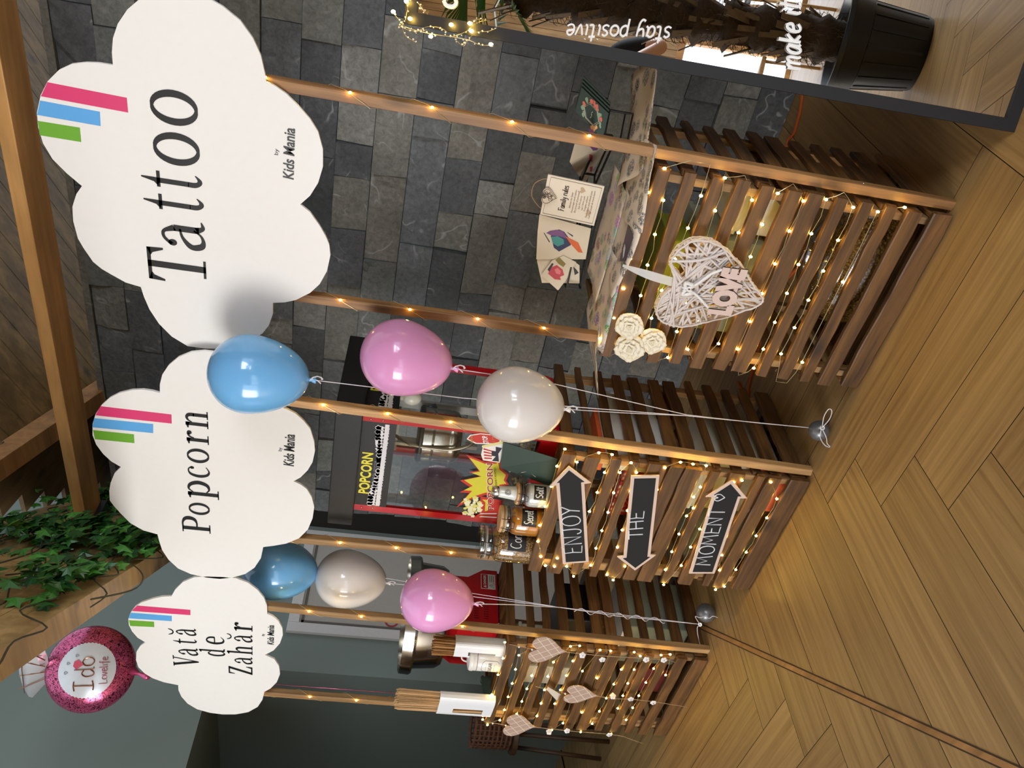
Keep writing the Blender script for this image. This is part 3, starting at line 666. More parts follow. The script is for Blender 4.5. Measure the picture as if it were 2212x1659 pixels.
fb_ = MB(); fb_.tube([P_(-.024, .128, 1.585), P_(0, .138, 1.583), P_(.024, .128, 1.585)], .005, 6); fb_.build('mouth', mat('lips', 'b5776a', .5), body, True)
fb_ = MB()
for s in (-1, 1): fb_.ball(P_(.095 * s, .04, 1.645), .022, 10, 6, sz=1.4)
fb_.build('ears', SKINM, body, True)
for s in (-1, 1):
    fb_ = MB(); fb_.tube([P_(.115 * s, -.06, .035), P_(.115 * s, .04, .045), P_(.12 * s, .16, .03)], [.045, .05, .035], 12); fb_.v = [V3((v.x, v.y, max(v.z, .0))) for v in fb_.v]; fb_.build('shoe', mat('white sneaker', 'd8d6d0', .6), per, True)
ph = MB(); ph.bar(P_(0, .355, 1.565), P_(0, .355, 1.63), rh * .072, fh * .004)
tag(ph.build('smartphone', BLK, None, org=P_(0, .355, 1.60), bevel=.002), 'black smartphone held up by the person in the mirror', 'phone')
# ------------------------------------------------------------------ pallet counters
T_ROWS = [(.938, .896), (.853, .816), (.771, .732), (.696, .654), (.622, .577), (.537, .490), (.475, .419), (.381, .343), (.304, .262), (.224, .186), (.152, .101), (.070, .004)]
P_ROWS = [(.947, .893), (.860, .806), (.768, .728), (.692, .660), (.628, .556), (.550, .496), (.490, .424), (.390, .354), (.318, .257), (.212, .182), (.168, .116), (.084, .004)]
def counter(name, label, X0, X1, Yf, k, depth, seed, post_r, post_l, postmat, ptop):
    R = random.Random(seed); cx = (X0 + X1) / 2
    o = thing('pallet_counter', label, 'counter', (cx, Yf, 0), 'pallet counters')
    for z1, z0 in (P_ROWS if name == 'p' else T_ROWS):                                                  # front boards
        z1 *= k; z0 *= k; zc, hh = (z0 + z1) / 2, (z1 - z0) / 2; m = MB(); e = R.uniform(-.006, .006)
        m.plank((X0 + e, Yf + .010, zc), (X1 + e * .5, Yf + .010, zc), (0, 0, hh), (0, .009, 0), R, 9)
        m.build('front_slat', PALX, o)
    for side, X in ((1, X1 - .013), (-1, X0 + .013)):                      # side boards, outer layer
        for i, (z1, z0) in enumerate(T_ROWS):
            z1 = z1 * k + R.uniform(-.006, .004); z0 = z0 * k + R.uniform(-.004, .006); zc, hh = (z0 + z1) / 2, (z1 - z0) / 2; m = MB()
            m.plank((X, Yf + .030, zc), (X + R.uniform(-.004, .004), Yf + depth + R.uniform(-.012, .012), zc + R.uniform(-.003, .003)), (0, 0, hh), (.009, 0, 0), R, 7)
            m.build('side_slat', PALY, o)
        for y in (Yf + .045, Yf + depth - .035):                           # uprights the boards are nailed to
            m = MB(); m.plank((X - side * .024, y, .012), (X - side * .024, y, .925 * k), (.013, 0, 0), (0, .016, 0), R, 8); m.build('upright', PALZ, o)
        for z in (.455, .500):                                             # doubled boards where two crates meet
            m = MB(); m.plank((X - side * .05, Yf + .03, z * k), (X - side * .05, Yf + depth, z * k), (0, 0, .017), (.012, 0, 0), R, 7); m.build('rail', PALY, o)
    for z, n in ((.018, 6), (.478, 5), (.915, 6)):                         # floor, middle and top boards
        for i in range(n):
            y = Yf + .055 + (depth - .09) * i / (n - 1); m = MB()
            m.plank((X0 + .03, y, z * k), (X1 - .03, y, z * k), (0, .030, 0), (0, 0, .008), R, 6); m.build('shelf_board', PALX, o)
    for i, (x, y, zb, zt) in enumerate((post_r, post_l)):
        m = MB(); m.plank((x[0], y, zb), (x[1], y, zt), (.016, 0, 0), (0, .015, 0), R, 14, .0008); m.build('post', postmat, o)
    m = MB()
    for z in (.30, .62, .86): m.ball((post_r[0][0] + .017, post_r[1], z), .004, 8, 5)
    m.build('screw', STEEL, o, True)
    return o
counter('t', 'stained pallet board counter covered in tattoo sheets, nearest the mirror', -1.498, -.834, 2.192, 1.0, .47, 3, ((-.812, -.797), 2.240, 0, 2.10), ((-1.462, -1.462), 2.245, .02, 2.10), POSTD, .95)
counter('p', 'stained pallet board counter carrying the popcorn machine and three jars', -2.580, -1.928, 2.157, 1.022, .55, 4, ((-1.905, -1.860), 2.200, 0, 2.05), ((-2.555, -2.572), 2.205, .02, 2.05), POST, .968)
counter('c', 'stained pallet board counter with hearts on strings, leftmost of the three stalls', -3.765, -3.100, 2.157, 1.01, .62, 6, ((-3.078, -3.020), 2.206, 0, 2.20), ((-3.715, -3.686), 2.205, .02, 2.20), POST, .95)

# ------------------------------------------------------------------ serif letters for the cloud signs
def ell(cx, cy, rx, ry, n=28): return [(cx + rx * math.cos(2 * math.pi * i / n), cy + ry * math.sin(2 * math.pi * i / n)) for i in range(n)]
def rc(x0, y0, x1, y1): return [(x0, y0), (x1, y0), (x1, y1), (x0, y1)]
def glyph(c):
    S, P, W_, H0, H1 = [], [], 1, 0, 1                                      # strokes, polygons, width, y range
    stem = [rc(.14, 0, .33, 1.0), [(0, .87), (.14, .86), (.33, .8), (.33, 1.0), (.25, 1.0), (0, .93)]]
    if c == 'o': S.append(([(.45 + .36 * math.cos(t), .5 + .465 * math.sin(t)) for t in [2 * math.pi * i / 32 for i in range(33)]], [.07 + .115 * abs(math.cos(2 * math.pi * i / 32)) for i in range(33)], 0)); W_ = .90
    elif c == 'c': S.append(([(.76, .80), (.62, .94), (.42, .965), (.2, .83), (.1, .5), (.2, .16), (.46, .04), (.78, .17)], [.05, .07, .07, .16, .2, .16, .08, .04], 1)); P.append(ell(.68, .80, .095, .095)); W_ = .8
    elif c == 'a':
        S += [([(.12, .78), (.3, .945), (.5, .945), (.63, .70)], [.10, .08, .09, .19], 1), ([(.62, .58), (.35, .52), (.1, .33), (.13, .12), (.28, .045), (.48, .1), (.62, .26)], [.05, .08, .16, .18, .1, .06, .05], 1), ([(.63, .2), (.72, .05), (.9, .08)], [.19, .11, .03], 1)]
        P += [ell(.17, .76, .1, .1), rc(.535, .14, .725, .72)]; W_ = .9
    elif c == 't': S.append(([(.27, .3), (.275, .15), (.36, .045), (.48, .04), (.63, .13)], [.19, .19, .13, .09, .03], 1)); P += [rc(.175, .28, .365, 1.0), rc(.02, .92, .62, 1.0), [(.05, .97), (.175, .95), (.365, .98), (.365, 1.34), (.31, 1.34), (.2, 1.06)]]; W_ = .64; H1 = 1.34
    elif c in 'nh':
        S.append(([(.33, .72), (.45, .885), (.62, .93), (.745, .82), (.76, .6)], [.05, .09, .13, .19, .19], 1)); P += [rc(.02, 0, .46, .055), rc(.665, 0, .855, .66), rc(.55, 0, 1.0, .055)]; W_ = 1.0
        if c == 'n': P += stem
        else: P += [rc(.14, 0, .33, 1.5), [(0, 1.37), (.14, 1.36), (.33, 1.3), (.33, 1.5), (.25, 1.5), (0, 1.43)]]; H1 = 1.5
    elif c == 'r': P += stem + [rc(.02, 0, .52, .055), ell(.63, .86, .11, .11)]; S.append(([(.33, .66), (.42, .86), (.60, .93)], [.05, .09, .12], 1)); W_ = .74
    elif c == 'p': P += [rc(.14, -.4, .33, 1.0), stem[1], rc(0, -.4, .48, -.345)]; S.append(([(.33, .76), (.5, .945), (.74, .85), (.86, .5), (.74, .13), (.5, .035), (.33, .16)], [.05, .09, .17, .2, .17, .09, .05], 1)); W_ = .96; H0 = -.4
    elif c == 'd': P += [rc(.6, .05, .79, 1.5), [(.46, 1.37), (.6, 1.36), (.79, 1.3), (.79, 1.5), (.7, 1.5), (.46, 1.43)], [(.6, .14), (.79, .10), (.97, .06), (.97, 0), (.66, 0)]]; S.append(([(.62, .8), (.42, .955), (.2, .85), (.1, .5), (.2, .13), (.42, .04), (.62, .2)], [.05, .09, .17, .2, .17, .09, .05], 1)); W_ = .97; H1 = 1.5
    elif c == 'e': P.append(rc(.12, .5, .72, .565)); S.append(([(.68, .53), (.655, .8), (.44, .955), (.2, .85), (.1, .5), (.2, .14), (.46, .04), (.76, .19)], [.16, .15, .08, .16, .2, .16, .08, .03], 1)); W_ = .78
    elif c == 'P': P += [rc(.12, 0, .29, 1), rc(0, 0, .42, .045), rc(0, .955, .3, 1)]; S.append(([(.28, .97), (.48, .965), (.65, .88), (.70, .73), (.64, .56), (.48, .48), (.28, .475)], [.06, .07, .14, .18, .14, .07, .06], 1)); W_ = .79
    elif c == 'T': P += [rc(.02, .935, .83, 1), rc(.345, 0, .505, 1), rc(.2, 0, .65, .045), [(.02, 1), (0, .72), (.05, .72), (.14, .90), (.22, .94)], [(.83, 1), (.85, .72), (.80, .72), (.71, .90), (.63, .94)]]; W_ = .85
    elif c == 'V': P += [rc(0, .955, .34, 1), rc(.58, .955, .9, 1), [(.06, .98), (.25, .98), (.52, .18), (.46, 0), (.40, 0)], [(.70, .98), (.78, .98), (.50, .0), (.44, .0)]]; W_ = .9
    elif c == 'Z': P += [[(.52, .97), (.71, .97), (.22, .03), (.03, .03)], rc(.06, .94, .71, 1), rc(.03, 0, .72, .06), [(.06, 1), (.03, .74), (.08, .74), (.18, .93)], [(.72, 0), (.75, .27), (.70, .27), (.58, .07)]]; W_ = .75
    elif c == 'u': S.append(([(.03, .95), (.2, .35), (.5, .12), (.8, .35), (.97, .95)], [.10, .2, .24, .2, .10], 1)); W_ = 1
    return S, P, W_, H0, H1
def put_glyph(mb, c, X0, X1, z0, z1, Y):
    S, P, W_, H0, H1 = glyph(c)
    mp = lambda p: V3((X0 + (X1 - X0) * p[0] / W_, Y, z0 + (z1 - z0) * (p[1] - H0) / (H1 - H0)))
    for poly in P: mb.add([mp(p) for p in poly], [tuple(range(len(poly)))])
    for pts, ws, sm in S:
        if sm:
            q = smooth_pts([(p[0], p[1], w_) for p, w_ in zip(pts, ws)], 7)
        else: q = [V3((p[0], p[1], w_)) for p, w_ in zip(pts, ws)]
        n = len(q); L_, R_ = [], []
        for i in range(n):
            a, b = q[max(0, i - 1)], q[min(n - 1, i + 1)]
            if not sm and i in (0, n - 1): a, b = q[n - 2], q[1]
            d = V3((b.x - a.x, b.y - a.y, 0)); d = d.normalized() if d.length > 1e-9 else V3((1, 0, 0)); nn = V3((-d.y, d.x, 0)) * (max(.02, q[i].z) / 2)
            L_.append(mp((q[i].x + nn.x, q[i].y + nn.y))); R_.append(mp((q[i].x - nn.x, q[i].y - nn.y)))
        mb.add(L_ + R_, [(i, i + 1, n + i + 1, n + i) for i in range(n - 1)])
def box_on(Y, x0, x1, y0, y1, sk=.045):
    xm, ym, h = (x0 + x1) / 2, (y0 + y1) / 2, (x1 - x0)
    return at(xm, y1 - sk * h, Y).x, at(xm, y0 + sk * h, Y).x, at(x1, ym, Y).z, at(x0, ym, Y).z
PINK = mat('pink print', 'd8386f', .45, var=.02); BLUE = mat('blue print', '5aa6e2', .45, var=.02); GREEN_P = mat('green print', '6aa92c', .45, var=.02)
def cloud(label, Y, outline, stripes, glyphs, kids, by):
    pts = [at(x, y, Y) for x, y in outline]
    c = sum(pts, V3()) / len(pts)
    o = thing('cloud_sign', label, 'sign', (c.x, Y, c.z), 'cloud shaped stall signs')
    m = MB(); m.prism(pts, (0, .008, 0)); m.build('board', WHITE, o)
    for nm, mt, quad in zip(('stripe',) * 3, (PINK, BLUE, GREEN_P), stripes):
        m = MB(); m.prism([at(x, y, Y - .0006) for x, y in quad], (0, .0004, 0)); m.build(nm, mt, o)
    m = MB()
    for g_, x0, x1, y0, y1 in glyphs: put_glyph(m, g_, *box_on(Y, x0, x1, y0, y1), Y - .0008)
    m.build('lettering', BLACK, o)
    m = MB()
    for s_, (x0, x1, y0, y1), b_, shr in (('Kids Mania', kids, .02, .12), ('by', by, 0, 0)):
        X0, X1, z0, z1 = box_on(Y, x0, x1, y0, y1, .07)
        text(m, s_, (X0, Y - .0004, z0 + (.25 * (z1 - z0) if s_ == 'by' else 0)), (1, 0, 0), (0, 0, 1), (z1 - z0) * (.98 if s_ != 'by' else .8), X1 - X0, bold=b_, shear=shr)
    m.build('byline', BLACK, o)
    return o
s_ = 760 / 2212
r1 = lambda l: [(x * s_, y * s_) for x, y in l]
r4 = lambda l: [(x * s_, 545 + y * s_) for x, y in l]
r7 = lambda l: [(x * s_, 1089 + y * s_) for x, y in l]
b1 = lambda x0, x1, y0, y1: (x0 * s_, x1 * s_, y0 * s_, y1 * s_)
b4 = lambda x0, x1, y0, y1: (x0 * s_, x1 * s_, 545 + y0 * s_, 545 + y1 * s_)
b7 = lambda x0, x1, y0, y1: (x0 * s_, x1 * s_, 1089 + y0 * s_, 1089 + y1 * s_)
bz = lambda x0, x1, y0, y1: (340 + x0 * .22047, 340 + x1 * .22047, 1320 + y0 * .22047, 1320 + y1 * .22047)
cloud('white cloud sign lettered Tattoo, largest and rightmost of the three', 2.212,
      r1([(710, 410), (620, 395), (540, 392), (450, 402), (370, 440), (300, 510), (255, 600), (232, 710), (240, 800), (270, 900), (330, 1000), (420, 1090), (515, 1170), (480, 1220), (455, 1300), (460, 1390), (490, 1500), (525, 1560)]) +
      r4([(585, 60), (640, 105), (700, 140), (790, 190), (885, 218), (905, 280), (940, 360), (1000, 450), (1080, 530), (1180, 590), (1290, 605), (1400, 606), (1500, 590), (1590, 550), (1650, 510), (1690, 460), (1715, 390), (1715, 318), (1790, 315), (1860, 300), (1950, 255), (2010, 200), (2055, 120), (2077, 20)]) +
      r1([(2070, 1540), (2050, 1490), (2010, 1420), (1950, 1335), (1888, 1285), (1950, 1230), (2000, 1150), (2030, 1050), (2030, 940), (2000, 830), (1950, 750), (1880, 670), (1800, 590), (1735, 545), (1675, 515), (1665, 460), (1640, 350), (1590, 240), (1510, 130), (1400, 40), (1330, 0)]) + [(420, -16), (380, -21), (340, -14)] + r1([(870, 0), (800, 60), (740, 150), (710, 240), (703, 330)]),
      [r1(q) for q in ([(298, 517), (797, 615), (806, 708), (257, 605)], [(252, 632), (628, 703), (633, 793), (233, 722)], [(237, 760), (502, 803), (511, 893), (250, 850)])],
      [('T', 320, 445, 534, 616), ('a',) + b1(1018, 1290, 1372, 1578), ('t',) + b1(905, 1275, 1210, 1345), ('t',) + b1(890, 1265, 1065, 1205), ('o',) + b1(965, 1255, 822, 1052), ('o',) + b1(945, 1243, 553, 800)],
      b1(1780, 1850, 797, 1130), b1(1725, 1757, 933, 976))
cloud('white cloud sign lettered Popcorn, middle of the three stalls', 2.178,
      r4([(1005, 885), (960, 872), (900, 863), (830, 866), (750, 885), (690, 915), (635, 965), (600, 1020), (582, 1080), (582, 1150), (605, 1210), (650, 1270), (700, 1315), (760, 1350), (720, 1390), (695, 1450), (687, 1500), (690, 1560)]) +
      r7([(715, 10), (760, 60), (820, 120), (900, 165), (990, 190), (1000, 230), (1020, 290), (1060, 350), (1120, 405), (1200, 440), (1300, 462), (1380, 470), (1460, 462), (1540, 440), (1600, 400), (1640, 340), (1655, 270), (1720, 262), (1800, 248), (1880, 215), (1935, 160), (1965, 90), (1975, 20)]) +
      r4([(1975, 1600), (1960, 1540), (1930, 1490), (1890, 1460), (1845, 1440), (1890, 1415), (1935, 1370), (1965, 1320), (1980, 1250), (1975, 1190), (1950, 1110), (1910, 1060), (1860, 1015), (1800, 985), (1770, 975), (1750, 900), (1700, 820), (1620, 745), (1520, 680), (1400, 635), (1285, 620), (1200, 628), (1120, 660), (1060, 710), (1020, 770), (1005, 830)]),
      [r4(q) for q in ([(632, 968), (1078, 1020), (1080, 1077), (600, 1025)], [(592, 1043), (963, 1080), (963, 1137), (580, 1100)], [(585, 1118), (842, 1145), (845, 1200), (597, 1175)])],
      [('P',) + b7(1145, 1322, 70, 185), ('o', 408, 453, 1084, 1114), ('p',) + b4(1180, 1375, 1430, 1556), ('c',) + b4(1182, 1320, 1340, 1422), ('o',) + b4(1176, 1315, 1228, 1330), ('r',) + b4(1173, 1312, 1118, 1212), ('n',) + b4(1165, 1308, 990, 1112)],
      b4(1783, 1850, 1138, 1347), b4(1750, 1778, 1225, 1252))
cloud('white cloud sign lettered Vat\u0103 de Zah\u0103r, leftmost of the three stalls', 2.178,
      r7([(1078, 580), (1020, 582), (960, 595), (890, 618), (850, 645), (820, 685), (807, 720), (810, 760), (830, 800), (865, 840), (915, 870), (880, 895), (858, 930), (855, 980), (870, 1025), (910, 1065), (960, 1095), (1030, 1120), (1120, 1138), (1122, 1170), (1140, 1210), (1180, 1255), (1240, 1290), (1320, 1312), (1400, 1322), (1480, 1322), (1560, 1308), (1620, 1275), (1650, 1230), (1662, 1180), (1700, 1160), (1740, 1120), (1760, 1070), (1755, 1020), (1725, 975), (1665, 948), (1720, 920), (1760, 875), (1778, 825), (1775, 780), (1750, 735), (1715, 705), (1680, 690), (1678, 640), (1660, 590), (1620, 540), (1560, 495), (1480, 465), (1400, 458), (1300, 455), (1220, 460), (1150, 490), (1100, 540)]),
      [r7(q) for q in ([(862, 638), (1197, 665), (1197, 698), (828, 672)], [(822, 683), (1080, 703), (1080, 736), (808, 718)], [(810, 730), (968, 740), (970, 773), (818, 766)])],
      [('V',) + bz(155, 405, 428, 552), ('a',) + bz(208, 398, 350, 442), ('t',) + bz(155, 383, 262, 332), ('a',) + bz(183, 380, 158, 247), ('u',) + bz(105, 160, 168, 232),
       ('d',) + bz(410, 662, 353, 450), ('e',) + bz(475, 656, 240, 333), ('Z',) + bz(698, 932, 530, 630), ('a',) + bz(757, 932, 438, 526), ('h',) + bz(682, 932, 325, 434), ('a',) + bz(753, 932, 220, 312), ('u',) + bz(678, 728, 216, 276), ('r',) + bz(752, 932, 104, 204)],
      b7(1680, 1722, 757, 885), b7(1645, 1668, 813, 830))
# ------------------------------------------------------------------ balloons and their weights
def depth(p): return (V3(p) - EYE).dot(FWD)
LB = {}
def latex(nm, c, alpha=1.0):
    m = mat(nm, c, .16, coat=.5, var=.02)
    B = m.node_tree.nodes['Principled BSDF']; B.inputs['Subsurface Weight'].default_value = .25; B.inputs['Subsurface Radius'].default_value = (.08, .08, .08)
    return m
LB['blue'] = latex('sky blue latex', '74b8ec'); LB['pink'] = latex('rose pink latex', 'e6a0d2'); LB['white'] = latex('pearl white latex', 'e4dfda')
RIB = mat('silver white ribbon', 'dedbe0', .3, var=.05)
def balloon(kind, label, px, py, rpx, Y, hl, knot, rib, lean=0):
    c = at(px, py, Y); r = rpx * depth(c) / FPX; kp = at(knot[0], knot[1], Y)
    o = thing('balloon', label, 'balloon', c, 'latex balloons')
    prof = []; top, bot = r * 1.0, r * hl
    for i in range(29):
        t = i / 28 * math.pi
        if t < math.pi / 2: rr, z = r * math.sin(t), top * math.cos(t)
        else:
            k = max(0.0, -math.cos(t)); rr = r * math.sqrt(max(0, 1 - k ** 1.75)); z = -bot * k
            rr = max(rr, .006)
        prof.append((max(rr, 1e-4), z))
    ax = (c - kp).normalized(); q = V3((0, 0, 1)).rotation_difference(ax).to_matrix()
    m = MB(); m.lathe(prof, c, 40, q); m.build('latex_skin', LB[kind], o, True)
    e = c - ax * bot
    m = MB(); m.lathe([(.007, .004), (.005, -.006), (.0075, -.010), (.011, -.020), (.004, -.021)], e, 14, q); m.build('knot', LB[kind], o, True)
    e2 = e - ax * .012; m = MB()
    m.tube([e2] + [V3(p) for p in rib], .0017, 4)
    for k in range(2):                                                        # curled tail at the knot
        m.tube([e2 + V3((.012 * math.sin(i * .9) + .004 * i * (1 - 2 * k), -.004, -.005 * i + .01 * math.cos(i * .9))) for i in range(7 - 3 * k)], .0022, 4)
    m.build('ribbon', RIB, o)
    return o
JR = at(1482, 898, 2.12); WR = at(1768, 926, 2.25)
balloon('blue', 'sky blue balloon overlapping the edges of the Tattoo and Popcorn clouds', 538, 808, 86.5, 2.02, 1.48, (665, 820), [at(1000, 860, 2.08), JR, WR])
balloon('pink', 'rose pink balloon just above a white one, between the Tattoo and Popcorn stalls', 862, 772, 83.5, 2.06, 1.40, (984, 797), [at(1200, 830, 2.12), JR + V3((.004, 0, 0)), at(1640, 914, 2.2), WR])
balloon('white', 'pearl white balloon below a pink one in front of the popcorn stall post', 1112, 874, 83.5, 1.99, 1.30, (1222, 884), [at(1350, 892, 2.06), JR, WR])
JL = at(1210, 1312, 2.22); WL = at(1508, 1348, 2.29)
balloon('blue', 'sky blue balloon half hidden behind the Popcorn and cotton candy clouds', 592, 1229, 66, 2.42, 1.40, (676, 1236), [at(840, 1250, 2.42), at(1010, 1280, 2.36), JL, WL])
balloon('white', 'pearl white balloon behind the post of the cotton candy stall', 745, 1250, 63, 2.42, 1.42, (834, 1259), [at(880, 1264, 2.42), at(1030, 1290, 2.3), JL, WL])
balloon('pink', 'rose pink balloon in front of the cotton candy machine', 932, 1297, 67.5, 2.04, 1.36, (1023, 1304), [at(1110, 1306, 2.1), JL, at(1330, 1330, 2.25), WL])
WM = mat('satin grey balloon weight', '77797c', .32, metal=.5)
def weight(label, px, py, rpx, loops):
    g_ = atz(px, py, .04); r = rpx * depth(g_) / FPX; c = V3((g_.x, g_.y, r))
    o = thing('balloon_weight', label, 'balloon weight', (c.x, c.y, 0), 'balloon weights'); m = MB(); m.ball(c, r, 28, 18); m.build('ball', WM, o, True)
    m = MB()
    for lp in loops: m.tube(smooth_pts([at(x, y, c.y - r - .004 - .01 * (i % 2)) for i, (x, y) in enumerate(lp)], 6), .0017, 4)
    m.build('bow', RIB, o)
    m = MB(); k = at(loops[0][0][0], loops[0][0][1], c.y - r - .004); m.lathe([(.009, -.002), (.009, .002), (.005, .002), (.005, -.002)], k, 14, V3((0, 0, 1)).rotation_difference(V3((.5, -.8, .3)).normalized()).to_matrix()); m.build('ring', STEEL, o)
    return o
weight('grey ball weight with a ribbon bow on the floor before the popcorn stall', 1768, 930, 22, [[(1776, 924), (1780, 900), (1790, 884), (1797, 888), (1792, 905), (1776, 924)], [(1774, 928), (1772, 945), (1782, 962), (1795, 966), (1803, 961), (1800, 955)], [(1776, 926), (1785, 945), (1787, 958), (1794, 965)]])
weight('grey ball weight with a curled ribbon on the floor before the cotton candy stall', 1526, 1324, 20.5, [[(1512, 1349), (1502, 1332), (1512, 1334), (1525, 1332), (1532, 1336), (1540, 1331), (1550, 1334)], [(1512, 1349), (1506, 1358), (1510, 1385), (1518, 1410), (1521, 1448)]])
m = MB(); m.tube([JL + (WL - JL) * (i / 60) + V3((.011 * math.sin(i * .8), -.006 + .011 * math.cos(i * .8), 0)) for i in range(6, 46)], .0017, 4)
tag(m.build('curling_ribbon', RIB, None, org=JL), 'curled silver ribbon tied round the left balloon strings', 'ribbon')
# foil balloon shaped like a ring with a diamond
fc = at(197, 1445, 2.56); fr = 90 * depth(fc) / FPX; fd = (EYE + V3((0, -.5, .9)) - fc).normalized()
fo = thing('foil_balloon', 'pink foil balloon lettered I do with a white jewel on top, above the left cloud', 'balloon', fc)
q = V3((0, 0, 1)).rotation_difference(fd).to_matrix()
fm, nt, N, L, B = newmat('pink foil with black damask')
tc = N.new('ShaderNodeTexCoord'); vo = N.new('ShaderNodeTexVoronoi'); vo.inputs['Scale'].default_value = 24; L.new(tc.outputs['Object'], vo.inputs['Vector'])
nz = N.new('ShaderNodeTexNoise'); nz.inputs['Scale'].default_value = 34; nz.inputs['Detail'].default_value = 2; nz.inputs['Distortion'].default_value = 2.5; L.new(tc.outputs['Object'], nz.inputs['Vector'])
s1 = N.new('ShaderNodeMath'); s1.operation = 'SUBTRACT'; s1.inputs[1].default_value = .5; L.new(nz.outputs['Fac'], s1.inputs[0]); a1 = N.new('ShaderNodeMath'); a1.operation = 'ABSOLUTE'; L.new(s1.outputs[0], a1.inputs[0])
t1 = N.new('ShaderNodeMath'); t1.operation = 'LESS_THAN'; t1.inputs[1].default_value = .035; L.new(a1.outputs[0], t1.inputs[0])
mx = N.new('ShaderNodeMix'); mx.data_type = 'RGBA'; mx.inputs[6].default_value = lin('d9648f') + (1,); mx.inputs[7].default_value = lin('3a1424') + (1,); L.new(t1.outputs[0], mx.inputs[0]); L.new(mx.outputs[2], B.inputs['Base Color'])
B.inputs['Metallic'].default_value = .65; B.inputs['Roughness'].default_value = .22
prof = [(max(1e-4, fr * math.sin(math.pi * i / 30)), -fr * .52 * math.cos(math.pi * i / 30)) for i in range(31)]
m = MB(); m.lathe(prof, fc, 72, q)
for i, v in enumerate(m.v):
    l = v - fc; a = math.atan2(l.dot(q @ V3((0, 1, 0))), l.dot(q @ V3((1, 0, 0)))); rr = (l - fd * l.dot(fd)).length / fr
    m.v[i] = v + fd * (.004 * math.sin(a * 36) * max(0, rr - .62) * 2.4)
m.build('foil_body', fm, fo, True)
def on_foil(u, v_, lift=.002):
    x_ = RGT - fd * RGT.dot(fd); x_.normalize(); y_ = fd.cross(x_); rr = math.sqrt(u * u + v_ * v_); return fc + (x_ * u + y_ * v_) * fr + fd * (fr * .52 * math.sqrt(max(0, 1 - rr * rr)) + lift)
m = MB(); ring = [[on_foil(.62 * k / 6 * (1 + (.018 * math.cos(48 * 2 * math.pi * j / 96) if k == 6 else 0)) * math.cos(2 * math.pi * j / 96), .62 * k / 6 * math.sin(2 * math.pi * j / 96), .0015) for j in range(96)] for k in range(1, 7)]
P = [on_foil(0, 0, .0015)] + [p for r_ in ring for p in r_]; Fs = [(0, 1 + j, 1 + (j + 1) % 96) for j in range(96)]
for k in range(5):
    for j in range(96): Fs.append((1 + k * 96 + j, 1 + (k + 1) * 96 + j, 1 + (k + 1) * 96 + (j + 1) % 96, 1 + k * 96 + (j + 1) % 96))
m.add(P, Fs); face = m.build('white_face', mat('white foil face', 'd9dfe6', .25, metal=.2), fo, True)
COP = mat('copper foil', 'a9705a', .25, .8)
m = MB()
fxy = lambda pts, x0, y0, s: [on_foil(x0 + p[0] * s, y0 + p[1] * s, .004) for p in pts]
def foil_word(s, x0, y0, h, r):
    x = 0
    for c_ in s:
        adv, st = SL[c_]
        for ln in st: m.tube(fxy([(p.x + x, p.y) for p in smooth_pts(ln, 5)], x0, y0, h), r, 4)
        x += adv
foil_word('I', -.44, -.16, .42, .0035); foil_word('do', -.16, -.16, .42, .003); m.build('lettering', COP, face)
m = MB(); foil_word('Love', -.34, -.44, .17, .0018); foil_word('life', .02, -.44, .17, .0018) if 'f' in SL else foil_word('lie', .06, -.44, .17, .0018)
m.build('script', mat('rose script', 'c06a86', .3, .5), face)
m = MB()
for (hx, hy, hs) in ((-.05, .40, .10), (.16, .36, .09), (.32, .18, .09)): m.tube(fxy([(p.x, p.y) for p in smooth_pts(SL['<3'][1][0], 4)], hx, hy, hs), .0012, 4)
m.build('heart_outline', mat('grey print', '9a9aa0', .4), face)
m = MB(); g4 = [(.02, .1), (.10, .17), (.20, .15), (.24, .06), (.12, -.06)]; m.add([on_foil(a, b, .004) for a, b in [(x + .02, y + .12) for x, y in g4]], [(0, 1, 2, 3, 4)]); m.build('ring_gem', mat('pink gem print', 'd2566e', .3), face)
# jewel: faceted pillow above the body
jw = [(45, 1385), (40, 1425), (41, 1455), (48, 1480), (62, 1505), (70, 1507), (86, 1490), (104, 1470), (106, 1440), (103, 1420), (96, 1402), (82, 1384), (68, 1375)]
J = [at(x, y, 2.54) for x, y in jw]; jc = sum(J, V3()) / len(J); m = MB(); n = len(J)
inner = [jc + (p - jc) * .6 + fd * .06 for p in J]; inb = [jc + (p - jc) * .6 - fd * .06 for p in J]
m.add(J + inner + inb + [jc + fd * .075, jc - fd * .075], [(i, (i + 1) % n, n + (i + 1) % n, n + i) for i in range(n)] + [(n + i, n + (i + 1) % n, 3 * n) for i in range(n)] + [((i + 1) % n, i, 2 * n + i, 2 * n + (i + 1) % n) for i in range(n)] + [(2 * n + (i + 1) % n, 2 * n + i, 3 * n + 1) for i in range(n)])
jo = m.build('jewel', mat('white silver foil', 'e3e2e6', .2, .35), fo, 'edge')
m = MB()
for y0, y1 in ((1395, 1425), (1425, 1438), (1458, 1450), (1487, 1464)):
    a, b = at(48, y0, 2.54) + fd * .055, at(103, y1, 2.54) + fd * .05; m.tube([a, (a + b) / 2 + fd * .022, b], .003, 5)
m.tube([at(57, y, 2.54) + fd * (.082 - abs(y - 1443) * .0009) for y in range(1385, 1505, 10)], .0028, 5)
m.build('facet_line', COP, jo)
m = MB(); a = at(286, 1449, 2.56); b = at(300, 1455, 2.54); c_ = at(318, 1462, 2.45)
m.tube([a, b, c_], [.028, .008, .016], 10); m.tube([b, at(420, 1462, 2.4), at(640, 1482, 2.32), at(900, 1500, 2.26)], .0014, 4); m.build('neck', mat('pink foil', 'd9648f', .25, .6), fo, True)

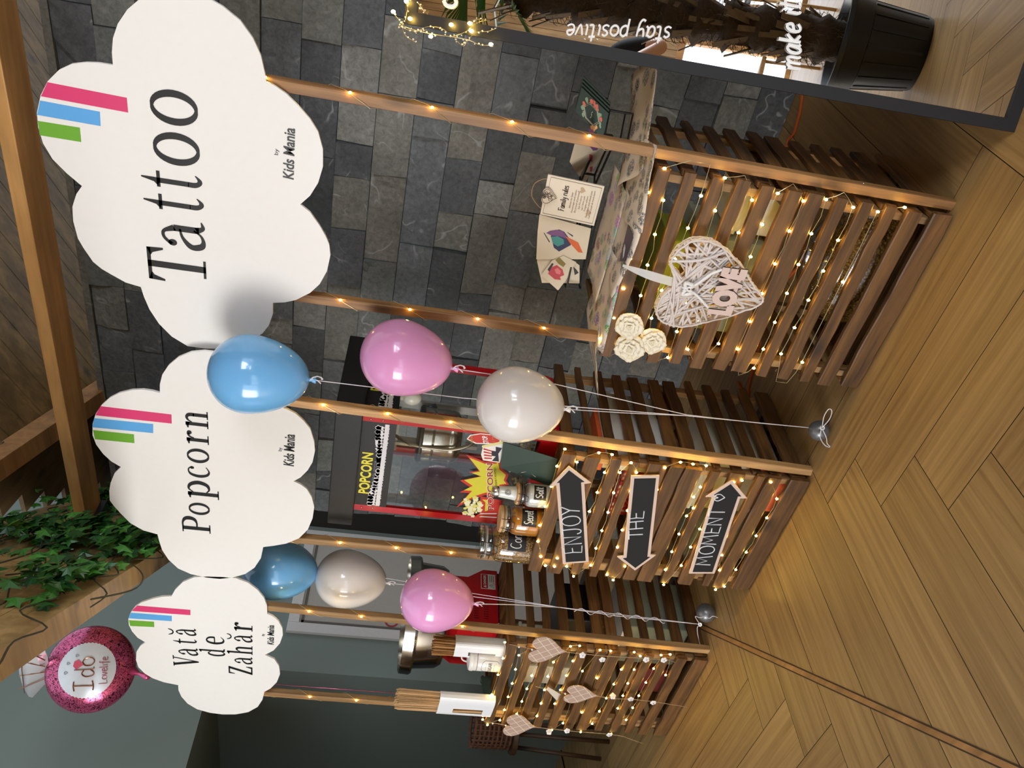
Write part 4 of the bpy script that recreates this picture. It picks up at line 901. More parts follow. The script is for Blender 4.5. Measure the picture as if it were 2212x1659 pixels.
# ------------------------------------------------------------------ string lights
BULB = emission('warm led', 'ffd25c', 95); WIRE = mat('silver copper wire', 'cbb98a', .35, .5)
bm_ = MB(); bm_.ball((0, 0, 0), .0042, 8, 5, sz=1.25); BME = None
def bulb(p, parent, s=1.0):
    global BME
    if BME is None: o = bm_.build('bulb', BULB, parent, True, org=None); BME = o.data; o.data.transform(Matrix.Translation(ORG[parent.name]))
    else: o = bpy.data.objects.new('bulb', BME); col.objects.link(o); o.parent = parent
    o.location = V3(p) - ORG[parent.name]; o.scale = (s, s, s); return o
ROWS = {
 'T': (2.196, [[(-.912, .943), (-1.024, .94), (-1.131, .934), (-1.238, .926), (-1.349, .927), (-1.436, .951)], [(-1.50, .90), (-1.47, .865), (-1.36, .862), (-1.254, .865), (-1.144, .875), (-1.039, .883), (-.928, .891), (-.833, .917)], [(-.80, .85), (-.80, .79), (-.896, .786), (-1.002, .791), (-1.11, .797), (-1.225, .804), (-1.331, .806), (-1.43, .80)], [(-1.505, .76), (-1.474, .705), (-1.368, .708), (-1.26, .712), (-1.15, .717), (-1.04, .722), (-.934, .729), (-.831, .736)], [(-.815, .68), (-.883, .632), (-.991, .634), (-1.10, .638), (-1.21, .643), (-1.318, .648), (-1.431, .65)], [(-1.50, .60), (-1.392, .555), (-1.28, .559), (-1.17, .563), (-1.063, .568), (-.953, .573), (-.85, .565)], [(-.815, .53), (-.86, .48), (-.96, .483), (-1.074, .483), (-1.183, .483), (-1.291, .483), (-1.403, .483)], [(-1.51, .44), (-1.47, .40), (-1.389, .397), (-1.281, .40), (-1.169, .404), (-1.064, .409), (-.957, .413), (-.844, .415)], [(-.815, .37), (-.854, .324), (-.964, .322), (-1.073, .322), (-1.182, .325), (-1.29, .327), (-1.398, .33)], [(-1.515, .30), (-1.515, .26), (-1.42, .244), (-1.1, .243), (-.855, .244), (-.828, .17)]]),
 'P': (2.160, [[(-1.901, .966), (-1.988, .975), (-2.093, .974), (-2.201, .973), (-2.308, .973), (-2.40, .96), (-2.488, .93), (-2.54, .90)], [(-2.54, .862), (-2.488, .862), (-2.3, .862), (-2.1, .885), (-1.957, .908)], [(-1.90, .84), (-1.901, .79), (-1.993, .794), (-2.098, .795), (-2.203, .799), (-2.33, .805), (-2.45, .812), (-2.532, .813)], [(-2.59, .77), (-2.512, .716), (-2.407, .721), (-2.302, .724), (-2.198, .727), (-2.091, .733), (-1.985, .738)], [(-1.93, .71), (-1.975, .677), (-2.074, .672), (-2.177, .655), (-2.287, .645), (-2.389, .637), (-2.56, .635)], [(-2.59, .60), (-2.498, .575), (-2.25, .57), (-2.05, .575), (-1.936, .579)], [(-1.90, .53), (-1.902, .481), (-1.902, .43), (-2.012, .415), (-2.067, .424), (-2.126, .405), (-2.172, .417), (-2.277, .414), (-2.383, .41), (-2.495, .402)], [(-2.59, .38), (-2.46, .345), (-2.345, .343), (-2.237, .341), (-2.12, .34), (-2.01, .32), (-1.969, .298)], [(-1.955, .27), (-2.062, .260), (-2.17, .244), (-2.264, .222), (-2.374, .20), (-2.466, .177)], [(-2.59, .15), (-2.565, .12), (-2.453, .11), (-2.342, .106), (-2.242, .102), (-2.136, .099), (-2.029, .10), (-1.947, .158)]]),
 'C': (2.160, [[(-3.079, .969), (-3.2, .955), (-3.333, .955), (-3.5, .955), (-3.724, .962)], [(-3.77, .93), (-3.72, .876), (-3.625, .871), (-3.51, .874), (-3.395, .876), (-3.28, .882), (-3.168, .888)], [(-3.09, .83), (-3.20, .795), (-3.32, .797), (-3.431, .798), (-3.54, .801), (-3.654, .804)], [(-3.78, .75), (-3.66, .702), (-3.547, .705), (-3.43, .713), (-3.317, .721), (-3.2, .72)], [(-3.07, .67), (-3.06, .63), (-3.18, .633), (-3.299, .636), (-3.42, .637), (-3.54, .638)], [(-3.78, .60), (-3.709, .558), (-3.48, .565), (-3.253, .57)], [(-3.08, .53), (-3.08, .48), (-3.3, .488), (-3.6, .488)], [(-3.78, .45), (-3.696, .411), (-3.58, .404), (-3.462, .40), (-3.34, .395), (-3.217, .392)], [(-3.075, .37), (-3.101, .334), (-3.21, .332), (-3.325, .33), (-3.43, .325), (-3.543, .32)], [(-3.78, .29), (-3.64, .25), (-3.528, .248), (-3.42, .248), (-3.307, .246), (-3.19, .243), (-3.081, .24)], [(-3.07, .2), (-3.234, .17)]])}
VIS = {  # bulbs that show unlit or are hidden are left out: rows keep a bulb about every 11 cm
}
def string_light(key, label, posts):
    Y, rows = ROWS[key]; pts = [(x, Y, z) for r_ in rows for x, z in r_]
    o = thing('string_light', label, 'fairy lights', pts[0], 'warm led string lights')
    R = random.Random(len(pts)); path = []
    for i, p in enumerate(pts):
        if i:
            a, b = V3(pts[i - 1]), V3(p); path.append((a + b) / 2 + V3((0, R.uniform(-.002, .005), -.004 + R.uniform(-.004, .004))))
        path.append(V3(p))
    m = MB(); m.tube(path, .0009, 4); m.build('wire', WIRE, o)
    nb = 0
    for i, p in enumerate(pts):
        if -1.497 < p[0] < -.82 or key != 'T':
            bulb(V3(p) + V3((0, -.003, 0)), o); nb += 1
    for (xa, xb, y, z0, z1, za, zb) in posts:                                # spiral round the posts
        P = []; n = int((z1 - z0) / .11 * 8)
        for i in range(n + 1):
            t = i / n; an = 2 * math.pi * i / 16 + .7; z = z0 + (z1 - z0) * t; x = xa + (xb - xa) * (z - za) / (zb - za)
            cx_, cy_ = math.cos(an), math.sin(an); k = 1 / max(abs(cx_) / .0185, abs(cy_) / .0175)
            P.append(V3((x + cx_ * k, y + cy_ * k, z)))
        m = MB(); m.tube(P, .0009, 4); m.build('wire', WIRE, o)
        for i in range(4, n, 8):
            an = 2 * math.pi * i / 16 + .7; bulb(P[i] + V3((math.cos(an), math.sin(an), 0)) * .004, o, .85)
    return o
string_light('T', 'warm white string lights woven through the tattoo counter boards and its posts', [(-.812, -.797, 2.240, .98, 2.06, 0, 2.10), (-1.462, -1.462, 2.245, .97, 2.06, 0, 2.1)])
string_light('P', 'warm white string lights woven around the arrow boards of the popcorn counter', [(-1.905, -1.860, 2.200, 1.0, 1.95, 0, 2.05), (-2.555, -2.572, 2.205, 1.12, 1.95, 0, 2.05)])
string_light('C', 'warm white string lights on the counter with the hanging hearts', [(-3.078, -3.020, 2.206, 1.0, 2.0, 0, 2.2), (-3.715, -3.686, 2.205, 1.42, 2.04, 0, 2.2)])
# beaded twig lights on the mirror corner
tw = thing('beaded_light_garland', 'beaded wire light garland curling over the upper corner of the mirror', 'fairy lights', mirror_pt(880, 45))
R = random.Random(41); mains = [[(850, 28), (868, 48), (880, 60), (915, 70), (945, 76), (985, 82), (1015, 88), (1040, 98), (1068, 98)], [(862, 55), (878, 64), (898, 68), (925, 66)], [(975, 82), (1000, 72), (1018, 62), (1030, 45), (1050, 42)], [(1010, 90), (1030, 72), (1055, 68), (1075, 62)], [(900, 70), (925, 60), (950, 60), (968, 70)], [(880, 45), (885, 20), (890, 0)], [(905, 8), (912, 18), (920, 28)], [(985, 84), (1000, 100), (1008, 92)], [(868, 48), (880, 78), (900, 92)]]
BEAD = mat('clear bead', 'f0e6cf', .1, .2); m = MB(); m2_ = MB()
for ln in mains:
    pp = smooth_pts([mirror_pt(x, y, .018 + .012 * math.sin(x * .13)) for x, y in ln], 5); m.tube(pp, .0008, 4)
    for i, p in enumerate(pp):
        if i % 2 == 0: m2_.ball(p + V3((R.uniform(-.004, .004), 0, R.uniform(-.004, .004))), R.uniform(.0016, .0032), 6, 4)
m.build('wire', WIRE, tw); m2_.build('bead_string', BEAD, tw, True)
for x, y in ((853, 27), (881, 5), (889, 42), (933, 80), (977, 55), (1020, 68), (1062, 97), (1017, 52)): bulb(mirror_pt(x, y, .022), tw, 1.2)
# ------------------------------------------------------------------ arrows on the popcorn counter
BORD = mat('pink beige board edge', 'd8bfae', .6, var=.03); SLATE = mat('blackboard', '0b0b0c', .7, var=.2)
def arrow(word, heart, label, pts, base, tip, off, hgt, wid, mirrored=False):
    Y = 2.141; P = [V3((x, Y, z)) for x, z in pts]
    c = sum(P, V3()) / len(P); o = thing('arrow_sign', label, 'sign', c, 'blackboard arrows on the popcorn counter')
    m = MB(); m.prism(P, (0, .006, 0)); m.build('board', BORD, o, bevel=.0012)
    n = len(P); I = []
    for i in range(n):                                                       # inset outline
        a, b, d = P[i - 1], P[i], P[(i + 1) % n]; e1, e2 = (b - a).normalized(), (d - b).normalized()
        n1, n2 = V3((-e1.z, 0, e1.x)), V3((-e2.z, 0, e2.x))
        sgn = 1 if sum((P[j].x * P[(j + 1) % n].z - P[(j + 1) % n].x * P[j].z) for j in range(n)) > 0 else -1
        bs_ = (n1 + n2); k = .0125 / max(.25, bs_.normalized().dot(n1)); I.append(b + bs_.normalized() * k * sgn + V3((0, -.0016, 0)))
    m = MB(); m.prism(I, (0, .0014, 0)); m.build('blackboard', SLATE, o)
    ex = (V3(tip) - V3(base)).normalized(); ey = V3((-ex.z, 0, ex.x)); ey = ey if ey.z > 0 else -ey
    m = MB(); hand(m, word, V3(base) + V3((0, -.0022, 0)), ex, ey, hgt, wid, .0024); m.build('chalk_word', CHALK, o)
    if heart: m = MB(); hand(m, '<3', V3(heart) + V3((0, -.0022, 0)), ex, ey, .047, .036, .002); m.build('chalk_heart', CHALK, o)
    return o
W_ = lambda x, y: at(x, y, 2.141)
g1 = lambda x, y: W_(1160 + x * .18987, 970 + y * .18987)
h1 = lambda x, y: W_(1400 + x * .18987, 970 + y * .18987)
arrow('ENJOY', None, 'black arrow sign pointing right with the chalk word ENJOY', [(-1.968, .937), (-2.039, .835), (-2.047, .859), (-2.476, .735), (-2.502, .837), (-2.070, .961), (-2.083, .987)], g1(515, 1170), g1(482, 640), 0, .072, (g1(515, 1175) - g1(482, 625)).length)
arrow('THE', None, 'black arrow sign pointing left with the chalk word THE', [(-1.981, .698), (-1.963, .594), (-2.396, .499), (-2.395, .476), (-2.5, .534), (-2.428, .63), (-2.419, .605)], g1(1200, 1010), g1(1218, 690), 0, .055, (g1(1200, 1010) - g1(1218, 680)).length)
arrow('MOMENT', h1(860, 585), 'black arrow sign pointing right with the chalk word MOMENT and a heart', [(-1.946, .318), (-2.029, .225), (-2.033, .252), (-2.472, .2), (-2.487, .306), (-2.042, .362), (-2.046, .386)], h1(705, 1315), h1(875, 700), 0, .062, (h1(705, 1315) - h1(875, 655)).length)

# ------------------------------------------------------------------ jars, shaker, menu card on the popcorn counter
TOPP = .9435
PLATE = mat('black label', '101011', .5)
def kernels(name, a, b, sc_):
    m, nt, N, L, B = newmat(name); tc = N.new('ShaderNodeTexCoord'); vo = N.new('ShaderNodeTexVoronoi'); vo.inputs['Scale'].default_value = sc_; L.new(tc.outputs['Object'], vo.inputs['Vector'])
    cr = N.new('ShaderNodeValToRGB'); cr.color_ramp.elements[0].position = .1; cr.color_ramp.elements[0].color = lin(a) + (1,); cr.color_ramp.elements[1].position = .65; cr.color_ramp.elements[1].color = lin(b) + (1,)
    L.new(vo.outputs['Distance'], cr.inputs[0]); L.new(cr.outputs[0], B.inputs['Base Color']); B.inputs['Roughness'].default_value = .4
    bp = N.new('ShaderNodeBump'); bp.inputs['Strength'].default_value = .9; bp.inputs['Distance'].default_value = .004; bp.invert = True; L.new(vo.outputs['Distance'], bp.inputs['Height']); L.new(bp.outputs['Normal'], B.inputs['Normal'])
    return m
CORNM = kernels('corn kernels', 'e8bf78', '7a4a1c', 150)
LIDW = mat('pale wooden lid', 'd2a878', .55, var=.12, vs_=25)
def jar(label, c, r, h, fill, fillm, word, lidm, seal):
    o = thing('clip_jar', label, 'jar', c, 'clip top jars'); hb = h * .74
    prof = [(r * .86, 0), (r * .97, .008), (r, .02), (r, hb * .82), (r * .93, hb * .94), (r * .80, hb), (r * .80, h * .86)]
    m = MB(); m.lathe(prof, c, 36, cap=False); m.build('glass_body', JARGL, o, True)
    m = MB(); m.lathe([(r * .9, .005)] + [(a * .955, z) for a, z in prof[1:] if z <= fill * h] + [(r * .90, fill * h), (.001, fill * h + .004)], c, 36); m.build('contents', fillm, o, True)
    m = MB(); m.lathe([(r * .83, h * .86), (r * .88, h * .865), (r * .88, h * .89), (r * .84, h * .895)], c, 30); m.build('seal', seal, o, 'edge')
    m = MB(); m.lathe([(r * .86, h * .90), (r * .90, h * .91), (r * .90, h * .97), (r * .86, h)], c, 30); m.build('lid', lidm, o, 'edge')
    f_ = V3((EYE.x - c[0], EYE.y - c[1], 0)).normalized(); f2 = (Matrix.Rotation(-.35, 3, 'Z') @ f_); sd = V3((-f2.y, f2.x, 0))
    C_ = V3(c); m = MB()
    for s in (-1, 1): m.tube([C_ + f2 * (r * .9) + sd * (r * .32 * s) + V3((0, 0, h * .99)), C_ + f2 * (r * .98) + sd * (r * .32 * s) + V3((0, 0, h * .84)), C_ + f2 * (r * 1.08) + sd * (r * .2 * s) + V3((0, 0, h * .70))], .0013, 5)
    m.tube([C_ + f2 * (r * 1.08) + sd * (r * .2 * s) + V3((0, 0, h * .70)) for s in (-1, 1)], .0013, 5)
    for z in (.80, .93): m.tube([C_ + V3((math.cos(2 * math.pi * i / 24) * r * .91, math.sin(2 * math.pi * i / 24) * r * .91, h * z)) for i in range(24)], .0012, 5, True)
    m.build('wire_clasp', BLK, o, True)
    f3 = (Matrix.Rotation(.28, 3, 'Z') @ f_); s3 = V3((-f3.y, f3.x, 0)); pw, ph_ = r * .62, r * .50; zc = h * .36
    m = MB(); cols = 8; P = []
    for i in range(cols + 1):
        a = (i / cols - .5) * 2 * pw / r; d_ = f3 * math.cos(a) + s3 * math.sin(a)
        for z in (zc - ph_, zc + ph_): P.append(C_ + d_ * (r * 1.015) + V3((0, 0, z)))
    m.add(P, [(2 * i, 2 * i + 2, 2 * i + 3, 2 * i + 1) for i in range(cols)]); pl = m.build('label_plate', PLATE, o)
    m = MB(); w_ = pw * 1.5; hand(m, word, C_ + f3 * (r * 1.0) - s3 * (w_ / 2) + V3((0, 0, zc - ph_ * .45)), s3, V3((0, 0, 1)), ph_ * 1.15, w_, .0019, lift=r * .03)
    for i, v in enumerate(m.v):
        l = v - C_; a = l.dot(s3) / r; zz_ = l.z; k = (l.dot(f3) - r * 1.03); m.v[i] = C_ + (f3 * math.cos(a) + s3 * math.sin(a)) * (r * 1.03 + k) + V3((0, 0, zz_))
    m.build('chalk_word', CHALK, o)
    return o
pj_ = lambda x, y, Y: (lambda p: (p.x, p.y, TOPP))(at(x, y, Y))
jar('large clip top glass jar of corn kernels labelled Corn', pj_(1105, 1176, 2.245), .075, .235, .70, CORNM, 'Corn', JARGL, mat('grey rubber seal', 'a9a49c', .6))
jar('clip top jar of orange powder with wooden lid labelled Secret', pj_(1120, 1124, 2.235), .060, .175, .68, mat('orange powder', 'd9860c', .7, var=.12, vs_=60), 'Secret', LIDW, mat('clear seal', 'c9b98a', .5))
cS = pj_(1145, 1069, 2.235)
jar('small clip top jar of salt with wooden lid labelled Salt', cS, .048, .135, .66, mat('salt', 'efeff2', .6, var=.03, vs_=200, bump=.3), 'Salt', LIDW, mat('black seal', '1b1b1d', .5))
so = thing('salt_shaker', 'white glass shaker with steel cap standing on the Salt jar lid', 'shaker', (cS[0], cS[1], TOPP + .135))
m = MB(); m.lathe([(.026, 0), (.029, .004), (.026, .02), (.022, .062), (.0205, .07)], (cS[0], cS[1], TOPP + .135), 26); m.build('glass_body', mat('milky shaker glass', 'dfe6e2', .12, coat=.6), so, True)
m = MB(); m.lathe([(.0215, .07), (.022, .073), (.021, .088), (.016, .096), (.002, .098)], (cS[0], cS[1], TOPP + .135), 26); m.build('steel_cap', STEEL, so, 'edge')
f_ = V3((EYE.x - cS[0], EYE.y - cS[1], 0)).normalized(); sd = V3((-f_.y, f_.x, 0)); Cc = V3((cS[0], cS[1], TOPP + .165)); m = MB()
for rr in (.0115, .0095): m.tube([Cc + f_ * (.0265 - .006 * (1 - math.cos(rr * math.cos(a) * 40))) + sd * (rr * math.cos(a)) + V3((0, 0, rr * math.sin(a) + .006)) for a in [2 * math.pi * i / 22 for i in range(22)]], .0006, 4, True)
for a in range(6): m.ball(Cc + f_ * .0262 + sd * (.005 * math.cos(a)) + V3((0, 0, .005 * math.sin(a) + .006)), .0018, 6, 4)
m.build('printed_badge', mat('grey print', '6a6a68', .5), so)
DKG = mat('dark green card', '17352a', .55, var=.03)
FLO = [mat('coral print', 'd96a55', .5), mat('peach print', 'dba060', .5), mat('leaf print', '88a283', .5), mat('cream print', 'efe4cf', .5)]
def floral(parent, c, ex, ey, s, nrm, full=True):
    m = MB(); P = []
    hexp = lambda k: [c + ex * (s * k * math.cos(math.pi / 3 * i + math.pi / 6) * .95) + ey * (s * k * math.sin(math.pi / 3 * i + math.pi / 6) * 1.2) for i in range(6)]
    for k in (1.0, .88): m.tube([p + nrm * .0012 for p in hexp(k)], s * .022, 4, True)
    for i in range(3): m.tube([c + ex * (s * (-.4 + .27 * i)) + ey * (s * (.05 * (-1) ** i)) + nrm * .0012, c + ex * (s * (-.2 + .27 * i)) + ey * (s * -.05 * (-1) ** i) + nrm * .0012], s * .03, 4)
    m.build('gold_print', FLO[3], parent)
    R_ = random.Random(4)
    for mt, angs in ((FLO[0], (0.0, -.35, .3, 1.4, -1.3)), (FLO[1], (3.5, 3.9, -2.6)), (FLO[2], (.8, -.9, 2.2, -1.7, 1.7))):
        m = MB()
        for a in angs:
            q_ = c + ex * (s * 1.08 * math.cos(a)) + ey * (s * 1.3 * math.sin(a)) + nrm * .0016; n_ = 10
            for k in range(3):
                o2 = q_ + ex * R_.uniform(-.14, .14) * s + ey * R_.uniform(-.14, .14) * s; r_ = s * R_.uniform(.12, .22)
                m.add([o2 + nrm * .0002 * k + ex * r_ * math.cos(2 * math.pi * i / n_) * (1 + .25 * math.cos(i * 2.2)) + ey * r_ * math.sin(2 * math.pi * i / n_) for i in range(n_)], [tuple(range(n_))])
        m.build('flower_print', mt, parent)
def card(name, label, cat, quad, m_, th=.0015, group=None):
    P = [V3(p) for p in quad]; c = sum(P, V3()) / len(P); n_ = (P[1] - P[0]).cross(P[2] - P[0]).normalized()
    if n_.dot(EYE - c) < 0: n_ = -n_
    o = thing(name, label, cat, (c.x, c.y, min(p.z for p in P)), group); m = MB(); m.prism(P, -n_ * th); m.build('card', m_, o); return o, c, n_, P
mc, c, n_, P = card('menu_card', 'dark green menu card with a floral hexagon, standing behind the Salt jar', 'card', [at(1080, 1010, 2.30), at(1087, 955, 2.31), at(1204, 991, 2.265), at(1192, 1052, 2.265)], DKG, .003)
ex, ey = (P[1] - P[0]).normalized(), (P[0] - P[3]).normalized(); floral(mc, P[0] + (P[1] - P[0]) * .62 + (P[3] - P[0]) * .42, ex, ey, .034, n_)
m = MB(); a = P[0] + (P[1] - P[0]) * .12 + (P[3] - P[0]) * .40 + n_ * .0012
for k in range(2): m.tube([a + ex * (.016 * k), a + ex * (.016 * k + .02) - ey * .03, a + ex * (.016 * k + .005) - ey * .06], .0012, 4)
for k, (l_, w_) in enumerate(((.62, .5), (.68, .3))): b = P[0] + (P[1] - P[0]) * (.5 - w_ / 2) + (P[3] - P[0]) * (l_ + .03) + n_ * .0012; text(m, 'va multumim' if k == 0 else '2024', b, ex, ey, .006, (P[1] - P[0]).length * w_)
m.build('printed_lines', FLO[3], mc)

# ------------------------------------------------------------------ popcorn machine
MX0, MX1, MY0, MY1, MZ0, MZT, MZV = -2.51, -2.00, 2.335, 2.71, .944, 1.695, 1.592
pm = thing('popcorn_machine', 'black and red popcorn machine with a steel kettle behind glass', 'popcorn machine', ((MX0 + MX1) / 2, MY0, MZ0))
POWD = mat('matt black powder coat', '131314', .5, bump=.15, bs=500)
m = MB(); m.box(MX0 - .07, MX1 + .06, MY0 - .03, MY1 + .03, MZT, 1.795); m.build('roof', POWD, pm, bevel=.004)
m = MB(); m.box(MX0 + .03, MX1 - .03, MY0 - .003, MY0 + .006, MZV, MZT); m.box(MX1 - .006, MX1 + .003, MY0 + .03, MY1 - .03, MZV, MZT); m.box(MX0 - .003, MX0 + .006, MY0 + .03, MY1 - .03, MZV, MZT); va = m.build('valance', POWD, pm)
m = MB(); m.box(MX0 + .03, MX1 - .03, MY0 - .004, MY0 + .010, MZV - .025, MZV); m.box(MX1 - .01, MX1 + .004, MY0 + .03, MY1 - .03, MZV - .025, MZV); m.build('valance_rim', BLK, pm)
YEL = mat('yellow print', 'e2d63a', .5); POPW = mat('popcorn white print', 'd9d8dc', .5, var=.05)
m = MB(); X0, X1 = at(785, 1064, MY0).x, at(785, 975, MY0).x
text(m, 'POPCORN', (X0, MY0 - .0035, MZT - .052), (1, 0, 0), (0, 0, 1), .040, X1 - X0, bold=.03)
text(m, 'POPCORN', (MX1 + .0035, MY0 + .14, MZT - .052), (0, 1, 0), (0, 0, 1), .040, .21, bold=.03)
m.build('popcorn_lettering', YEL, va)
m = MB(); text(m, 'by ROYAL catering', (X0 + .04, MY0 - .0035, MZT - .066), (1, 0, 0), (0, 0, 1), .007, X1 - X0 - .08); m.build('small_lettering', mat('grey lettering', '8d8d92', .5), va)
R = random.Random(12)
def corn_pile(o, ex, Ln, mb, mbk, hmax=.040):
    nrm = V3(ex).cross(V3((0, 0, 1)))
    for i in range(int(Ln / .017)):
        x = (i + .5) * .017; hh = .020 + (hmax - .020) * .5 * (1 + math.sin(x * 16 + 1.3)); nl = 1 + int(hh / .018)
        for k in range(nl + 1):
            cc = V3(o) + V3(ex) * (x + R.uniform(-.004, .004)) + V3((0, 0, min(hh, .009 + k * .016)))
            for mb_, rad, l in ((mbk, .0125, .0004 + .0002 * (i % 3)), (mb, .0112, .0007 + .0002 * (i % 3))):
                mb_.add([cc + nrm * l + V3(ex) * (rad * (1 + .16 * math.cos(5 * a + i)) * math.cos(a)) + V3((0, 0, rad * (1 + .16 * math.cos(5 * a + i)) * math.sin(a))) for a in [2 * math.pi * j / 20 for j in range(20)]], [tuple(range(20))])
    mb.add([V3(o) + V3(ex) * x + V3((0, 0, z)) + nrm * .0012 for x, z in ((0, 0), (Ln, 0), (Ln, .016), (0, .016))], [(0, 1, 2, 3)])
m, mk = MB(), MB(); corn_pile((MX0 + .035, MY0 - .003, MZV + .002), (1, 0, 0), MX1 - MX0 - .07, m, mk); corn_pile((MX1 + .003, MY0 + .035, MZV + .002), (0, 1, 0), MY1 - MY0 - .07, m, mk)
m.build('popcorn_print', POPW, va); mk.build('print_outline', BLACK, va)
for sx in (MX0, MX1):
    for sy in (MY0, MY1):
        m = MB(); s = 1 if sx == MX1 else -1; q = 1 if sy == MY1 else -1
        m.box(min(sx, sx - s * .03), max(sx, sx - s * .03), min(sy, sy - q * .002), max(sy, sy - q * .002) , MZ0 + .02, MZT + .002)
        m.box(min(sx, sx - s * .002), max(sx, sx - s * .002), min(sy, sy - q * .03), max(sy, sy - q * .03), MZ0 + .02, MZT + .002)
        m.box(min(sx + s * .003, sx - s * .030), max(sx + s * .003, sx - s * .030), min(sy + q * .003, sy - q * .012), max(sy + q * .003, sy - q * .012), MZ0 + .02, MZT + .002)
        pr = m.build('corner_post', RED, pm)
        m = MB()
        for z in (MZT - .03, MZT - .075, MZ0 + .10, MZ0 + .14): m.ball((sx - s * .018, sy + q * .004, z), .0035, 8, 5)
        m.build('rivet', STEEL, pr, True)
for nm, bx in (('front_glass', (MX0 + .03, MX1 - .03, MY0 + .003, MY0 + .005)), ('side_glass', (MX1 - .005, MX1 - .003, MY0 + .03, MY1 - .03)), ('side_glass', (MX0 + .003, MX0 + .005, MY0 + .03, MY1 - .03)), ('rear_glass', (MX0 + .03, MX1 - .03, MY1 - .005, MY1 - .003))):
    m = MB(); m.box(*bx, MZ0 + .07, MZV - .02); m.build(nm, GLASS, pm)
m = MB(); m.box(MX0, MX1, MY0, MY1, MZ0, MZ0 + .072); tr = m.build('base_tray', RED, pm, bevel=.003)
m = MB()
for i in range(7): m.box(MX1 + .0005, MX1 + .002, MY0 + .05 + i * .042, MY0 + .075 + i * .042, MZ0 + .045, MZ0 + .056)
m.build('vent_slot', WHITE, tr)
m = MB(); m.box(MX0 + .02, MX1 - .02, MY0 + .02, MY1 - .02, MZ0 + .072, MZ0 + .08); m.build('tray_floor', STEEL, pm)
m = MB(); KC = V3((-2.235, 2.53, 0)); prof = [(.001, 1.30), (.085, 1.30), (.105, 1.318), (.11, 1.34), (.108, 1.345), (.11, 1.352), (.11, 1.41), (.105, 1.415), (.11, 1.42), (.11, 1.455)]
m.lathe(prof, KC, 40); kt = m.build('kettle', mat('tinned kettle', 'a8a294', .22, 1.0, var=.12, vs_=20), pm, 'edge')
m = MB(); m.lathe([(.116, 1.455), (.118, 1.458), (.118, 1.468), (.11, 1.475), (.02, 1.478)], KC, 40); m.build('kettle_lid', BLK, kt, 'edge')
m = MB(); m.tube([KC + V3((.05, 0, 1.475)), KC + V3((.05, 0, 1.60))], .009, 8); m.box(KC.x - .06, KC.x - .045, KC.y - .02, KC.y + .02, 1.47, 1.60); m.box(KC.x - .10, KC.x + .12, KC.y - .012, KC.y + .012, 1.555, 1.575); m.build('hanger_bracket', STEEL, pm)
m = MB(); m.tube(smooth_pts([KC + V3(p) for p in ((.03, -.06, 1.57), (.025, -.10, 1.50), (.03, -.115, 1.40), (.045, -.12, 1.32), (.075, -.10, 1.255), (.10, -.05, 1.27), (.112, 0, 1.33))], 8), .007, 8); m.build('flex_hose', mat('steel hose', '9c9484', .35, 1.0), pm, True)
m = MB(); m.box(MX0 + .08, MX0 + .10, MY1 - .03, MY1 - .01, 1.2, 1.25); m.box(-2.24, -2.20, MY1 - .022, MY1 - .008, 1.02, 1.60); m.build('rear_rail', mat('pale steel strip', 'b5b2ad', .4, .7), pm)
m = MB(); m.ball((-2.07, 2.55, 1.52), .03, 16, 10, sz=1.3); m.tube([(-2.07, 2.55, 1.55), (-2.07, 2.55, 1.6)], .015, 10); m.build('lamp_bulb', mat('frosted bulb', 'e8e2d2', .3), pm, True)
m = MB(); m.tube([at(912, 884, 2.69), at(943, 876, 2.69)], .012, 14); m.build('door_handle', mat('dark blue handle', '1b2130', .2), pm, True)
# printed stickers on the front glass
SY = MY0 - .0042
def sticker(nm, pts, m_, lift, parent): m = MB(); m.prism([at(x, y, SY - lift) for x, y in pts], (0, .0003, 0)); return m.build(nm, m_, parent)
z5 = lambda L_: [(960 + x * .13863, 900 + y * .13863) for x, y in L_]
STR = mat('red sticker print', 'c22a1c', .45, var=.03); STY = mat('yellow sticker print', 'cfc930', .45, var=.05)
star = [(340, 590), (620, 700), (830, 700), (860, 640), (880, 800), (1000, 900), (960, 1000), (1010, 1060), (880, 1080), (900, 1230), (760, 1250), (640, 1220), (420, 1290), (180, 1420), (390, 1190), (240, 1180), (400, 1100), (245, 995), (560, 930), (385, 865), (535, 840)]
s0 = sticker('starburst_sticker', z5(star), STR, 0, pm)
cx, cy = 690, 950
sticker('starburst_yellow', z5([(cx + (x - cx) * .86, cy + (y - cy) * .86) for x, y in star]), STY, .0003, s0)
m = MB(); a, b = at(960 + 765 * .13863, 900 + 1450 * .13863, SY), at(960 + 750 * .13863, 900 + 720 * .13863, SY); e_ = (b - a).normalized(); u_ = V3((-e_.z, 0, e_.x)); text(m, 'POPCORN', a + V3((0, -.0008, 0)), e_, u_, .024, (b - a).length, bold=.05); m.build('lettering_edge', mat('cream print edge', 'efe6d0', .5), s0)
m = MB(); text(m, 'POPCORN', a + V3((0, -.0012, 0)) + e_ * .001, e_, u_, .023, (b - a).length - .002, bold=.015); m.build('lettering', mat('dark red lettering', '9c1a14', .5), s0)
m = MB(); a2, b2 = at(960 + 825 * .13863, 900 + 1100 * .13863, SY), at(960 + 800 * .13863, 900 + 790 * .13863, SY); text(m, 'FRESHLY POPPED', a2 + V3((0, -.0012, 0)), (b2 - a2).normalized(), u_, .008, (b2 - a2).length); m.build('small_words', mat('brown lettering', '6a5a1a', .5), s0)
bag = sticker('bag_sticker', z5([(560, 1240), (920, 1310), (830, 1520), (820, 1640), (440, 1580), (560, 1500)]), STR, .0005, pm)
for k in range(2): sticker('bag_stripe', z5([(570, 1505 + 45 * k), (815, 1505 + 60 * k), (815, 1518 + 60 * k), (540, 1520 + 45 * k)]), WHITE, .0008, bag)
